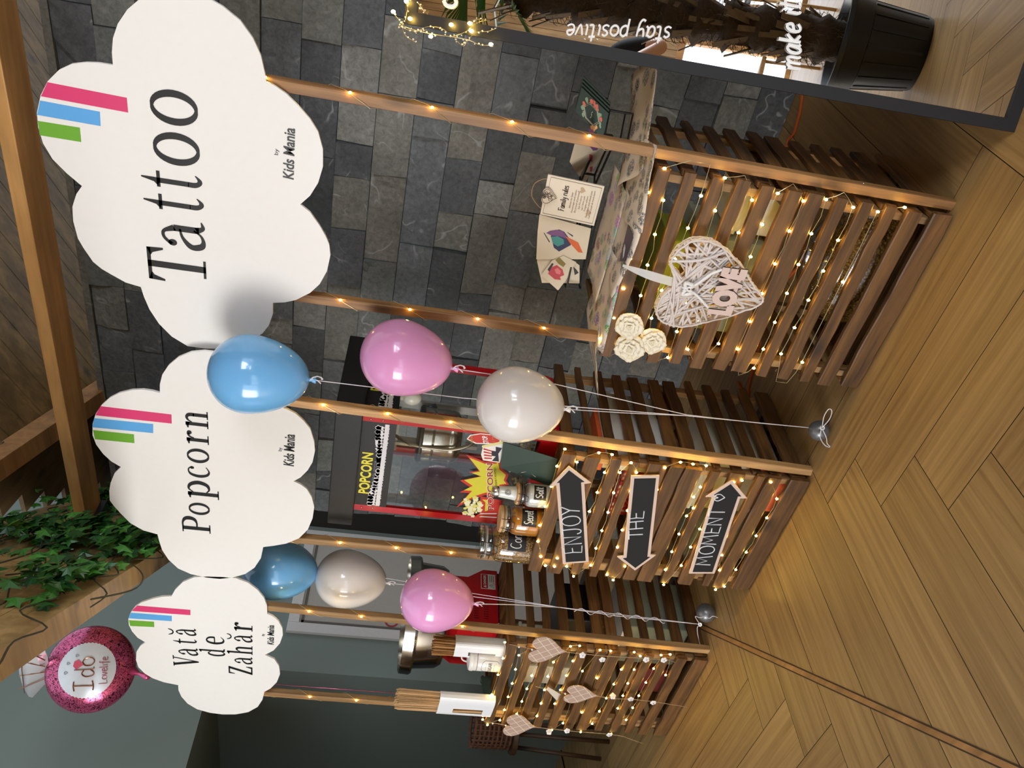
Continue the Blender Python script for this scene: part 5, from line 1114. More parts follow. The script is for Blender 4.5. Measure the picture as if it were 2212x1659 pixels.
sticker('bag_swirl', z5([(590, 1290), (680, 1300), (670, 1470), (630, 1475), (640, 1340)]), STY, .0008, bag)
m = MB(); mk = MB(); R = random.Random(3)
for i in range(44):
    x, y = 430 + R.uniform(-130, 150), 1400 + R.uniform(-150, 150)
    if ((x - 430) / 150) ** 2 + ((y - 1400) / 165) ** 2 > 1: continue
    cc = at(960 + x * .13863, 900 + y * .13863, SY - .0009 - .00003 * i); rr = R.uniform(.007, .011); mb_ = m if i % 3 else mk
    mb_.add([cc + V3((rr * (1 + .2 * math.cos(5 * a)) * math.cos(a), 0, rr * (1 + .2 * math.cos(5 * a)) * math.sin(a))) for a in [2 * math.pi * j / 15 for j in range(15)]], [tuple(range(15))])
m.build('popcorn_print', mat('pale popcorn', 'e6e2b8', .5), bag); mk.build('popcorn_shade', mat('yellow popcorn', 'd6cf6a', .5), bag)
cup = sticker('cup_sticker', z5([(600, 470), (640, 445), (930, 400), (925, 520), (860, 720), (740, 700), (600, 680), (570, 590)]), WHITE, .0002, pm)
for k in range(4): sticker('cup_stripe', z5([(610 + 4 * k, 490 + 48 * k), (740, 530 + 38 * k), (740, 548 + 38 * k), (606 + 4 * k, 514 + 48 * k)]), STR, .0005, cup)
sticker('cup_bow', z5([(735, 530), (800, 540), (800, 470), (900, 490), (840, 580), (850, 700), (740, 690), (800, 620), (735, 610)]), mat('navy print', '15172a', .5), .0006, cup)
m = MB()
for i in range(14): cc = at(960 + (610 + i * 24) * .13863, 900 + (465 - i * 5) * .13863, SY - .0007 - .00002 * i); m.add([cc + V3((.007 * math.cos(a), 0, .007 * math.sin(a))) for a in [2 * math.pi * j / 10 for j in range(10)]], [tuple(range(10))])
m.build('popcorn_print', mat('cup popcorn', 'e0d894', .5), cup)
st = sticker('stop_sticker', z5([(345, 350), (400, 285), (560, 262), (760, 280), (900, 330), (880, 400), (780, 430), (490, 425)]), WHITE, .0002, pm)
sticker('stop_red', z5([(368, 348), (412, 298), (560, 275), (752, 293), (870, 335), (856, 390), (772, 415), (500, 410)]), STR, .0005, st)
m = MB(); a, b = at(960 + 690 * .13863, 900 + 415 * .13863, SY), at(960 + 660 * .13863, 900 + 290 * .13863, SY); e_ = (b - a).normalized(); text(m, 'STOP', a + V3((0, -.0009, 0)), e_, V3((-e_.z, 0, e_.x)), .019, (b - a).length, bold=.03)
m.build('lettering', WHITE, st)
m = MB()
for x in (440, 780): a, b = at(960 + x * .13863, 900 + 405 * .13863, SY), at(960 + x * .13863, 900 + 300 * .13863, SY); hand(m, 'come on' if x == 440 else 'in', a + V3((0, -.0009, 0)), (b - a).normalized(), V3((0, 0, 1)), .012, (b - a).length, .0007)
m.build('script', mat('gold script', 'c9a25a', .5), st)
R = random.Random(77); m = MB()
for i in range(70): m.ball((R.uniform(MX0 + .05, MX1 - .04), R.uniform(MY0 + .03, MY1 - .04), MZ0 + .084 + R.uniform(0, .008)), R.uniform(.005, .009), 6, 4)
pp_ = m.build('popcorn_crumbs', mat('popcorn', 'dfd0a0', .8, var=.2, vs_=90), None, True, org=((MX0 + MX1) / 2, MY0 + .1, MZ0 + .08)); tag(pp_, 'popcorn crumbs scattered in the tray of the popcorn machine', 'popcorn'); pp_['kind'] = 'stuff'
# ------------------------------------------------------------------ tattoo sheets on the right counter
def ink(name, colour, scale):
    m, nt, N, L, B = newmat(name); tc = N.new('ShaderNodeTexCoord')
    vo = N.new('ShaderNodeTexVoronoi'); vo.inputs['Scale'].default_value = scale; L.new(tc.outputs['Object'], vo.inputs['Vector'])
    blob = N.new('ShaderNodeMapRange'); blob.inputs[1].default_value = .40; blob.inputs[2].default_value = .52; blob.inputs[3].default_value = 1; blob.inputs[4].default_value = 0; L.new(vo.outputs['Distance'], blob.inputs[0])
    nz = N.new('ShaderNodeTexNoise'); nz.inputs['Scale'].default_value = scale * 6; nz.inputs['Detail'].default_value = 5; nz.inputs['Distortion'].default_value = 1.8; L.new(tc.outputs['Object'], nz.inputs['Vector'])
    th = N.new('ShaderNodeMapRange'); th.inputs[1].default_value = .42; th.inputs[2].default_value = .50; L.new(nz.outputs['Fac'], th.inputs[0])
    mu = N.new('ShaderNodeMath'); mu.operation = 'MULTIPLY'; L.new(blob.outputs[0], mu.inputs[0]); L.new(th.outputs[0], mu.inputs[1])
    hs = N.new('ShaderNodeHueSaturation'); hs.inputs['Saturation'].default_value = .75 if colour else 0.0; hs.inputs['Value'].default_value = .5 if colour else .16; L.new(vo.outputs['Color'], hs.inputs['Color'])
    mx = N.new('ShaderNodeMix'); mx.data_type = 'RGBA'; mx.inputs[6].default_value = lin('dccdb8') + (1,); L.new(hs.outputs[0], mx.inputs[7]); L.new(mu.outputs[0], mx.inputs[0])
    L.new(mx.outputs[2], B.inputs['Base Color']); B.inputs['Roughness'].default_value = .45; return m
INKB, INKC, INKF = ink('black ink tattoo print', False, 17), ink('colour tattoo print', True, 19), ink('fine black tattoo print', False, 23)
def sheet(label, cx, cy, sx, sy, rz, m_, z, curl=.012, droop=0):
    Mx = Matrix.Rotation(math.radians(rz), 3, 'Z'); P = []; n = 12; R_ = random.Random(label)
    ph = R_.uniform(0, 6)
    for i in range(n + 1):
        for j in range(n + 1):
            u, v = i / n - .5, j / n - .5; p = Mx @ V3((u * sx, v * sy, 0)); x, y = cx + p.x, cy + p.y
            h = z + curl * (abs(u) * 2) ** 3 * (.35 + .3 * math.sin(v * 5 + ph)) + .002 * math.sin(v * 9 + ph)
            d = max(0, 2.186 - y, ) ; dx = max(0, -1.50 - x)
            h -= d * .55 + dx * droop
            P.append((x, y, h))
    m = MB(); m.add(P, [(i * (n + 1) + j, (i + 1) * (n + 1) + j, (i + 1) * (n + 1) + j + 1, i * (n + 1) + j + 1) for i in range(n) for j in range(n)])
    o = m.build('tattoo_sheet', m_, None, True, org=(cx, cy, z)); sl = o.modifiers.new('thickness', 'SOLIDIFY'); sl.thickness = .0005
    return tag(o, label, 'paper sheet', 'tattoo sheets on the right counter')
ZT = .948
for i, a in enumerate((
    ('tattoo sheet hanging over the left end of the tattoo counter', -1.56, 2.37, .36, .27, -24, INKB, ZT, .004, .35),
    ('colour tattoo sheet at the left front of the tattoo counter beside its post', -1.33, 2.29, .30, .24, 4, INKC, ZT + .0018, .010),
    ('fine line tattoo sheet at the middle front of the tattoo counter', -1.13, 2.285, .26, .235, -7, INKF, ZT + .0036, .012),
    ('tattoo sheet at the right front corner of the tattoo counter', -.925, 2.30, .25, .25, 12, INKF, ZT + .0054, .012),
    ('tattoo sheet lying under the wire card racks', -1.20, 2.48, .40, .25, 2, INKC, ZT + .0072, .004),
    ('tattoo sheet of large black flowers jutting out past the right side of the tattoo counter', -.80, 2.46, .36, .28, 36, INKB, ZT + .009, .020),
)): sheet(*a)
# two black wire racks holding tattoo cards
def rack(label, p, q, dz, dep):
    p, q = V3(p), V3(q); e = (q - p).normalized(); bk = V3((-e.y, e.x, 0)) * dep; u = V3((0, 0, dz)); o = thing('wire_card_rack', label, 'rack', p, 'black wire racks'); m = MB()
    for a, b in ((p, q), (p + u, q + u), (p + bk, q + bk), (p + bk + u, q + bk + u), (p, p + u), (q, q + u), (p + bk, p + bk + u), (q + bk, q + bk + u), (p, p + bk), (q, q + bk), (p + u, p + bk + u), (q + u, q + bk + u)):
        m.bar(a, b, V3((0, 0, 1)).cross(b - a).normalized() * .003 if abs((b - a).normalized().z) < .9 else e * .003, V3((0, 0, .003)) if abs((b - a).normalized().z) < .9 else bk.normalized() * .003)
    m.build('wire_frame', BLK, o); m = MB()
    m.prism([p + e * .003, q - e * .003, q - e * .003 + bk, p + e * .003 + bk], (0, 0, .002)); m.build('glass_base', GLASS, o); return o
ZR = ZT + .017
a, b = atz(1256, 626, ZR), atz(1287, 478, ZR)
rack('black wire rack holding tattoo cards at the left of the tattoo counter', a, b, .055, .05)
a2, b2 = atz(1284, 402, ZR), atz(1322, 318, ZR)
rack('black wire rack holding feather cards at the right of the tattoo counter', a2, b2, .055, .05)
CREAM = mat('cream card', 'dfd0b6', .55, var=.03)
def tcard(label, pts, lift):
    Yc = a.y + .022 + lift; o, c, n_, P = card('tattoo_card', label, 'card', [at(x, y, Yc) for x, y in pts], CREAM, .001, 'tattoo cards'); return o, Yc - .0006
def shape(parent, nm, m_, pts, Yc, lift=0): m = MB(); m.add([at(x, y, Yc - lift) for x, y in pts], [tuple(range(len(pts)))]); return m.build(nm, m_, parent)
z3 = lambda L_: [(1130 + x * .13863, 330 + y * .13863) for x, y in L_]
z4_ = lambda L_: [(1140 + x * .17483, 500 + y * .17483) for x, y in L_]
COLS = {k: mat(k + ' ink', v, .5, var=.1, vs_=90) for k, v in dict(navy='1f2b52', teal='3c8f8a', violet='7a4a7c', orange='d9622a', rosered='c4404c', darkink='2a2530', olive='8a7a3a').items()}
o, Yc = tcard('cream tattoo card with a colourful hot air balloon in the left wire rack', z3([(225, 1235), (255, 960), (1060, 1180), (975, 1660), (205, 1660)]), 0)
shape(o, 'balloon_print', COLS['navy'], z3([(430, 1300), (470, 1220), (560, 1195), (640, 1230), (760, 1390), (740, 1440), (560, 1540), (480, 1480)]), Yc)
shape(o, 'balloon_print', COLS['violet'], z3([(360, 1250), (420, 1215), (520, 1200), (620, 1225), (700, 1340), (560, 1300), (440, 1290)]), Yc, .0003)
shape(o, 'balloon_print', COLS['teal'], z3([(435, 1310), (540, 1300), (630, 1350), (640, 1420), (540, 1460), (460, 1410)]), Yc, .0004)
shape(o, 'basket_print', COLS['orange'], z3([(660, 1300), (860, 1400), (930, 1560), (860, 1550), (740, 1420)]), Yc, .0005)
shape(o, 'line_print', COLS['darkink'], z3([(320, 1250), (330, 1245), (420, 1390), (405, 1395)]), Yc, .0004); shape(o, 'line_print', COLS['darkink'], z3([(680, 1230), (780, 1290), (770, 1310), (690, 1245)]), Yc, .0004)
o, Yc = tcard('cream tattoo card with a red rose set diagonally in the left wire rack', z4_([(165, 540), (300, 360), (440, 300), (600, 380), (480, 590), (375, 730)]), -.004)
shape(o, 'rose_print', COLS['rosered'], z4_([(250, 520), (300, 440), (360, 415), (430, 470), (450, 540), (400, 560), (410, 600), (330, 590)]), Yc)
shape(o, 'rose_shade', COLS['darkink'], z4_([(300, 390), (320, 400), (265, 500), (245, 470)]), Yc, .0003); shape(o, 'rose_swirl', mat('pale rose ink', 'e07a7c', .5), z4_([(330, 470), (370, 450), (410, 490), (400, 530), (350, 520)]), Yc, .0005)
shape(o, 'gold_print', COLS['olive'], z4_([(340, 350), (390, 320), (470, 400), (440, 440), (380, 400)]), Yc, .0004)
o, Yc = tcard('cream tattoo card with a small purple flower behind the rose card', z4_([(115, 370), (118, 235), (480, 300), (640, 420), (640, 640), (175, 635)]), .008)
shape(o, 'flower_print', COLS['violet'], z4_([(180, 250), (220, 240), (320, 270), (270, 310), (220, 290)]), Yc); shape(o, 'line_print', COLS['darkink'], z4_([(560, 430), (600, 470), (630, 510), (580, 540), (570, 480)]), Yc)
o, Yc = tcard('cream tattoo card partly covered by the family rules plaque', z3([(255, 1130), (275, 985), (830, 1090), (800, 1190)]), .006)
shape(o, 'leaf_print', COLS['darkink'], z3([(470, 1085), (560, 1080), (640, 1100), (560, 1115)]), Yc)
Y2 = (a2.y + b2.y) / 2 + .03
o, c, n_, P = card('tattoo_card', 'cream tattoo card with a purple feather in the right wire rack', 'card', [atz(x, y, z_) for x, y, z_ in ((1231, 350, 1.115), (1250, 282, 1.115), (1312, 316, ZR + .004), (1262, 398, ZR + .004))], CREAM, .001, 'tattoo cards')
def onc(P, u, v, l=.0012): return P[3] + (P[2] - P[3]) * u + (P[0] - P[3]) * v + n_ * l
m = MB(); m.add([onc(P, u, v) for u, v in ((.74, .98), (.82, .80), (.78, .60), (.9, .40), (.72, .30), (.62, .44), (.58, .70), (.66, .82))], [tuple(range(8))]); m.build('feather_print', COLS['violet'], o)
m = MB(); m.add([onc(P, u, v, .0014) for u, v in ((.9, .36), (.98, .16), (.90, .10), (.80, .26))], [(0, 1, 2, 3)]); m.add([onc(P, u, v, .0014) for u, v in ((.66, .95), (.70, .70), (.60, .8))], [(0, 1, 2)]); m.build('feather_tip', COLS['navy'], o)
m = MB(); m.add([onc(P, u, v, .0014) for u, v in ((.5, .5), (.56, .36), (.48, .22), (.42, .36))], [(0, 1, 2, 3)]); m.add([onc(P, u, v, .0014) for u, v in ((.36, .2), (.44, .1), (.36, .02), (.3, .1))], [(0, 1, 2, 3)]); m.build('flower_print', COLS['rosered'], o)
# purple folder lying at the front
zz_ = lambda x, y: atz(1130 + x * .13863, 330 + y * .13863, ZT + .010)
o, c, n_, P = card('tattoo_folder', 'dark purple tattoo envelope lying at the front of the tattoo sheets', 'envelope', [zz_(1635, 1110), zz_(1715, 1320), zz_(1600, 1690), zz_(1500, 1690)], mat('aubergine print', '3a2140', .4), .0012)
m = MB(); m.add([P[0] + (P[3] - P[0]) * u + (P[1] - P[0]) * v + n_ * .0005 for u, v in ((.45, .2), (.62, .15), (.8, .35), (.7, .45), (.5, .4))], [tuple(range(5))]); m.build('white_lettering', CHALK, o)
# family rules plaque
Yp = a.y - .012
PP = [at(1167, 463, Yp + .012), at(1184, 377, Yp + .012), at(1306, 403, Yp - .006), at(1283, 488, Yp - .006)]
pq, c, n_, P = card('wall_plaque', 'cream Family rules plaque with heart and cord loop before the left wire rack', 'plaque', PP, mat('cream plaque', 'd9cab2', .5, var=.03), .006)
ex, ey = (P[1] - P[0]).normalized(), (P[0] - P[3]).normalized(); Wp, Hp = (P[1] - P[0]).length, (P[0] - P[3]).length
pt = lambda u, v, l=.0012: P[3] + (P[2] - P[3]) * u + (P[0] - P[3]) * v + n_ * l
m = MB(); m.tube([pt(u, v) for u, v in ((.05, .04), (.95, .04), (.95, .96), (.05, .96))], .0007, 4, True); m.build('border_line', mat('brown border', '6f5a45', .6), pq)
m = MB(); hand(m, 'Family rules', pt(.2, .60), ex, ey, .020, Wp * .64, .0011); m.build('title_script', mat('dark print', '3a2c22', .6), pq)
m = MB()
for k, s in enumerate(('Always be kind', 'Encourage each other', 'Be proud of yourself', "Say I'm sorry", 'say I love you', 'Forgive others', 'Say please and thank you', 'Tell the truth & work hard')):
    wl_ = (.40, .58, .55, .34, .36, .38, .68, .70)[k]; text(m, s, pt(.5 - wl_ / 2, .50 - .055 * k, .0006), ex, ey, .0062, Wp * wl_, shear=.2)
m.build('rules_lines', mat('soft brown print', '8a7763', .6), pq)
def heart2(n=28): return [(.0625 * 16 * math.sin(t) ** 3, .0625 * (13 * math.cos(t) - 5 * math.cos(2 * t) - 2 * math.cos(3 * t) - math.cos(4 * t))) for t in [2 * math.pi * i / n for i in range(n)]]
HP = [pt(.5, .93, .006) + ex * (x * .029) + ey * (y * .029) for x, y in heart2()]
m = MB(); m.prism(HP, n_ * .004); hh_ = m.build('heart', mat('whitewashed wood', 'cdbca4', .6), pq)
R = random.Random(2); m = MB()
m.tube([p + n_ * .0045 + (pt(.5, .93, .006) - p) * .12 for p in HP], .0009, 4, True)
for i in range(34):
    x, y = R.uniform(-.7, .7), R.uniform(-.7, .7)
    if abs(x) + max(0, -y) > .85: continue
    q_ = pt(.5, .93, .0105) + ex * (x * .024) + ey * (y * .022); m.tube([q_ + ex * (.004 * math.cos(t * 1.3 + i)) + ey * (.004 * math.sin(t * 1.3 + i)) for t in range(4)], .0009, 4)
m.build('fretwork', mat('dark fretwork', '5c4c3e', .7), hh_)
for u, v in ((.30, .16), (.80, .36)):
    m = MB(); m.add([pt(u, v, .0008) + ex * (x * .011) + ey * (y * .011) for x, y in heart2(20)], [tuple(range(20))]); m.build('printed_heart', mat('tan heart print', 'b99c78', .6), pq)
m = MB(); m.tube(smooth_pts([pt(.14, 1.0, -.003), pt(.2, 1.08, -.003), pt(.40, 1.22, -.003), pt(.68, 1.22, -.003), pt(.84, 1.1, -.003), pt(.88, 1.0, -.003)], 6), .0014, 5); m.build('cord_loop', mat('jute cord', 'a5855c', .9), pq)
# glass keepsake box with green booklets
zb = lambda x, y: (1140 + x * .13863, 130 + y * .13863)
G0 = V3((-.905, 2.50, ZT + .016)); e1 = V3((.87, .30, 0)).normalized(); e2 = V3((-.30, .87, 0)).normalized()
gb = thing('glass_box', 'black edged glass box holding green booklets at the back of the tattoo counter', 'box', G0)
bl, bw, bh = .105, .105, .075
def gp(u, v, w_): return G0 + e1 * (u * bl) + e2 * (v * bw) + V3((0, 0, w_ * bh))
E_ = [((0, 0, 0), (1, 0, 0)), ((1, 0, 0), (1, 1, 0)), ((1, 1, 0), (0, 1, 0)), ((0, 1, 0), (0, 0, 0)), ((0, 0, 1), (1, 0, 1)), ((1, 0, 1), (1, 1, 1)), ((1, 1, 1), (0, 1, 1)), ((0, 1, 1), (0, 0, 1))] + [((u, v, 0), (u, v, 1)) for u in (0, 1) for v in (0, 1)]
m = MB()
for p, q in E_: m.tube([gp(*p), gp(*q)], .0028, 5)
m.build('frame', BLK, gb); m = MB()
for q in (((0, 0, 0), (1, 0, 0), (1, 0, 1), (0, 0, 1)), ((1, 0, 0), (1, 1, 0), (1, 1, 1), (1, 0, 1)), ((0, 0, 0), (0, 1, 0), (0, 1, 1), (0, 0, 1)), ((0, 1, 0), (1, 1, 0), (1, 1, 1), (0, 1, 1)), ((0, 0, 0), (1, 0, 0), (1, 1, 0), (0, 1, 0))): m.add([gp(*p) for p in q], [(0, 1, 2, 3)])
m.build('glass', GLASS, gb)
bq = [zb(740, 790), zb(840, 420), zb(1260, 830), zb(1165, 1235)]
Dk = [2.520, 2.528, 2.536, 2.544]
for i in range(4):
    sh_ = .011 * i
    quad = [at(x, y, Dk[i] + (.035 if j < 2 else 0)) + V3((sh_, 0, .001 * i)) for j, (x, y) in enumerate(bq)]
    o, c, n_, P = card('green_booklet', ('frontmost dark green booklet with a floral hexagon in the glass box', 'dark green booklet second from the front in the glass box', 'dark green booklet third from the front in the glass box', 'rearmost dark green booklet in the glass box')[i], 'booklet', quad, DKG, .004, 'green booklets in the glass box')
    if i == 0: floral(o, P[0] * .30 + P[1] * .20 + P[2] * .24 + P[3] * .26, (P[1] - P[0]).normalized(), (P[0] - P[3]).normalized(), .030, n_)

# ------------------------------------------------------------------ rattan heart, LOVE sign and roses
HY = 2.150
HO = [(-1.158, .767), (-1.108, .822), (-1.060, .818), (-1.022, .785), (-1.012, .735), (-1.030, .680), (-1.075, .612), (-1.13, .552), (-1.185, .499), (-1.235, .555), (-1.285, .645), (-1.316, .715), (-1.310, .780), (-1.283, .812), (-1.238, .820), (-1.195, .80)]
HO = [(x + .003, z) for x, z in HO]
rh_ = thing('rattan_heart', 'white rattan heart hanging by a sheer ribbon on the tattoo counter', 'heart', (-1.16, HY, .68))
RAT = mat('white rattan', 'd6cbc4', .6, var=.05, bump=.2); R = random.Random(14); m = MB()
C2 = smooth_pts([(x, HY, z) for x, z in HO], 5, True); n = len(C2); cc = V3((-1.163, HY, .69))
for off in (-.012, .0, .012): m.tube([p + V3((R.uniform(-.002, .002), off, R.uniform(-.002, .002))) for p in C2], .0033, 5, True)
for i in range(92):
    s_i = R.randrange(n); e_i = (s_i + R.randrange(int(n * .22), int(n * .62))) % n; p, q_ = C2[s_i], C2[e_i]
    md = (p + q_) / 2
    # keep the notch of the heart open
    if md.z > .765 and -1.20 < md.x < -1.12 and (p.x + 1.16) * (q_.x + 1.16) < 0: continue
    side = -1 if i % 4 else 1; bulge = R.uniform(.008, .026) * side; k = 1.03
    P = [cc + (p - cc) * k + V3((0, bulge * .35, 0)), md + V3((R.uniform(-.006, .006), bulge, R.uniform(-.006, .006))), cc + (q_ - cc) * k + V3((0, bulge * .35, 0))]
    m.tube(smooth_pts(P, 4), R.uniform(.0030, .0046), 6)
m.build('woven_rattan', RAT, rh_, True)
m = MB(); A_, B_ = V3((-1.150, 2.178, .955)), V3((-1.165, HY - .006, .775)); sg = (B_ - A_); P = []
for i in range(11):
    t = i / 10; c_ = A_ + sg * t + V3((0, -.008 * math.sin(t * 3.1), 0)); w2 = .004 + .011 * math.sin(min(1, t * 1.7) * 1.57); P += [c_ + V3((w2, 0, 0)), c_ - V3((w2, 0, 0))]
m.add(P, [(2 * i, 2 * i + 1, 2 * i + 3, 2 * i + 2) for i in range(10)])
sheer, nt, N, L, B = newmat('sheer ribbon'); B.inputs['Base Color'].default_value = lin('e2e0dc') + (1,); B.inputs['Alpha'].default_value = .62; B.inputs['Roughness'].default_value = .4
m.build('sheer_ribbon', sheer, rh_)
m = MB()
for k, P in enumerate((((-1.165, .775), (-1.15, .74), (-1.10, .70), (-1.075, .66)), ((-1.165, .775), (-1.175, .73), (-1.21, .68), (-1.225, .66)), ((-1.165, .76), (-1.185, .765), (-1.175, .74), (-1.16, .755)), ((-1.165, .76), (-1.145, .768), (-1.15, .742), (-1.162, .755)))):
    m.tube(smooth_pts([(x, HY - .034, z) for x, z in P], 5), .0045 if k < 2 else .006, 6)
m.build('lace_bow', mat('lace ribbon', 'efebe6', .8, bump=.6, bs=400), rh_, True)
ls = thing('love_sign', 'small wooden LOVE cut out hanging on the white rattan heart', 'sign', (-1.15, HY - .04, .635))
LM = mat('pale pink wood', 'd5bcb0', .6, var=.05); LD = mat('burnt wood edge', '3a2a26', .7)
m = MB(); text(m, 'LOVE', (-1.232, HY - .040, .600), (1, 0, .03), (-.03, 0, 1), .066, .165, bold=.075); mm2 = MB(); mm2.v = [v + V3((.0016, .0018, -.0016)) for v in m.v]; mm2.f = list(m.f); mm2.t = list(m.t)
f1 = m.build('letters', LM, ls); f2 = mm2.build('burnt_edge', LD, ls)
for o in (f1, f2): s_o = o.modifiers.new('thickness', 'SOLIDIFY'); s_o.thickness = .0016; s_o.offset = 1
m = MB(); m.bar((-1.232, HY - .0372, .607), (-1.067, HY - .0372, .612), (0, .001, 0), (0, 0, .006)); m.build('backing_strip', LM, ls)
PET = mat('cream foam petal', 'eee6cf', .6, var=.04)
B_ = PET.node_tree.nodes['Principled BSDF']; B_.inputs['Subsurface Weight'].default_value = .15; B_.inputs['Subsurface Radius'].default_value = (.02, .018, .01)
def rose(label, x, z, r, rot):
    c = V3((x, 2.172, z)); o = thing('paper_rose', label, 'rose', c, 'cream roses'); nrm = V3((.12, -.96, .25)).normalized(); ex = V3((1, 0, 0)); ex = (ex - nrm * ex.dot(nrm)).normalized(); ey = nrm.cross(ex); R_ = random.Random(rot); k_ = 0
    for ringi, (n_, rad, tilt, h) in enumerate(((5, 1.0, .25, 0), (5, .80, .55, .10), (4, .58, .9, .20), (3, .36, 1.2, .28), (2, .2, 1.4, .32))):
        for i in range(n_):
            a = 2 * math.pi * i / n_ + rot + ringi * .7 + R_.uniform(-.12, .12); m = MB(); P = []; Lp = r * rad
            d = ex * math.cos(a) + ey * math.sin(a); s_ = nrm.cross(d)
            for u in range(6):
                for v in range(7):
                    t = u / 5; w2 = (v / 3 - 1); wd = Lp * (.28 + .55 * math.sin(min(1, t * 1.12) * 1.9)) * (1.0 if ringi < 3 else .9)
                    fw = Lp * t * math.cos(tilt * (.6 + .4 * t)); up = r * h + Lp * .7 * math.sin(tilt) * t ** .8 - (r * .16 * max(0, t - .75) * 4 * (.6 + .4 * abs(w2)) if ringi < 3 else 0) + Lp * .22 * w2 * w2 * (.4 + t * .4)
                    fw -= Lp * .20 * w2 * w2 * t
                    P.append(c + d * fw + s_ * (w2 * wd * .9) + nrm * (up * .8))
            m.add(P, [(u * 7 + v, u * 7 + v + 1, (u + 1) * 7 + v + 1, (u + 1) * 7 + v) for u in range(5) for v in range(6)]); p_ = m.build('petal', PET, o, True); k_ += 1
            sd_ = p_.modifiers.new('thickness', 'SOLIDIFY'); sd_.thickness = .0016
    return o
rose('cream rose uppermost of the three on the tattoo counter boards', -1.357, .876, .046, .3)
rose('cream rose lower left of the three on the tattoo counter boards', -1.440, .852, .050, 1.5)
rose('cream rose lower right of the three on the tattoo counter boards', -1.402, .785, .046, 2.6)

# ------------------------------------------------------------------ hearts on strings, left counter
FAB, nt, N, L, B = newmat('stitched beige fabric'); tc = N.new('ShaderNodeTexCoord'); mp = N.new('ShaderNodeMapping'); mp.inputs['Rotation'].default_value = (0, math.radians(38), 0); mp.inputs['Scale'].default_value = (26, 1, 26); L.new(tc.outputs['Object'], mp.inputs[0])
sx_ = N.new('ShaderNodeSeparateXYZ'); L.new(mp.outputs[0], sx_.inputs[0]); outs = []
for k in ('X', 'Z'):
    fr_ = N.new('ShaderNodeMath'); fr_.operation = 'FRACT'; L.new(sx_.outputs[k], fr_.inputs[0]); lt = N.new('ShaderNodeMath'); lt.operation = 'LESS_THAN'; lt.inputs[1].default_value = .07; L.new(fr_.outputs[0], lt.inputs[0]); outs.append(lt)
mxm = N.new('ShaderNodeMath'); mxm.operation = 'MAXIMUM'; L.new(outs[0].outputs[0], mxm.inputs[0]); L.new(outs[1].outputs[0], mxm.inputs[1])
mx = N.new('ShaderNodeMix'); mx.data_type = 'RGBA'; mx.inputs[6].default_value = lin('b09684') + (1,); mx.inputs[7].default_value = lin('ddd0c2') + (1,); L.new(mxm.outputs[0], mx.inputs[0]); L.new(mx.outputs[2], B.inputs['Base Color']); B.inputs['Roughness'].default_value = .8
TWINE = mat('jute twine', 'a48a6c', .9); BUT = mat('white button', 'eceaec', .35); PEARL = mat('white bead', 'f0eee6', .2)
def hheart(label, hx, z0, z1, wd, top, bot, flowers, cy=2.128, tilt=0, tagtxt=False):
    c = V3((hx, cy, (z0 + z1) / 2)); o = thing('hanging_heart', label, 'heart', c, 'beige hearts on strings'); H = heart2(40); hs = (z1 - z0) / 1.87
    P = [V3((hx + x * wd * .5 + tilt * y * .01, cy, (z0 + z1) / 2 + (y + .12) * hs)) for x, y in H]
    m = MB(); m.prism(P, (0, .005, 0)); m.build('heart', FAB, o, bevel=.0015)
    m = MB(); zt = z1 - (z1 - z0) * .18; m.tube([(top[0], cy + .012, top[1]), (hx, cy - .002, zt)], .0014, 5); m.tube([(hx, cy, z0)] + [(x, cy - .003, z) for x, z in bot], .0014, 5)
    m.tube([(bot[-1][0], cy - .003, bot[-1][1]), (bot[-1][0] - .018, cy, bot[-1][1] - .035)], .0011, 5); m.build('twine', TWINE, o)
    for t in (.35, .85):
        m = MB(); m.ball(V3((top[0], cy + .008, top[1])).lerp(V3((hx, cy - .003, zt)), t), .0048, 10, 7); m.build('bead', PEARL, o, True)
    for i, (x, z, rot) in enumerate(flowers):
        m = MB()
        q = Matrix.Rotation(rot, 3, 'Z')
        for k in range(5):
            a = 2 * math.pi * k / 5 + .3 * i; m.lathe([(.0001, -.0016), (.0066, -.0016), (.0075, 0), (.0066, .0016), (.0001, .0016)], V3((x, cy - .006, z)) + q @ V3((.0082 * math.cos(a), 0, .0082 * math.sin(a))), 12, q @ Matrix.Rotation(math.pi / 2, 3, 'X'), cap=False)
        m.lathe([(.0001, -.002), (.006, -.002), (.006, .002), (.0001, .002)], V3((x, cy - .006, z)), 10, q @ Matrix.Rotation(math.pi / 2, 3, 'X'), cap=False)
        fl_ = m.build('flower_button', BUT, o, True)
        m = MB(); m.ball(V3((x, cy - .009, z)), .0018, 6, 4); m.build('eyelet', BLACK, fl_)
    if tagtxt:
        m = MB(); q_ = [V3((x, cy - .008, z)) for x, z in ((-3.365, .70), (-3.345, .712), (-3.322, .668), (-3.342, .655))]
        q_ = [at(1180, 1489, cy - .01), at(1184, 1484, cy - .01), at(1211, 1500, cy - .01), at(1203, 1514, cy - .01)]; m.prism(q_, (0, .001, 0)); tg = m.build('paper_tag', mat('paper tag', 'cfc4b2', .7), o)
        m = MB(); e_ = (q_[3] - q_[0]); text(m, 'LOVE', at(1208, 1508, cy - .0112), V3((1, 0, 0)), V3((0, 0, 1)), .008, .03); m.build('tag_lettering', mat('tag print', '8a7c6c', .6), tg)
    return o
kx = lambda x, y: (lambda p: (p.x, p.z))(at(980 + x * .18987, 1344 + y * .18987, 2.125))
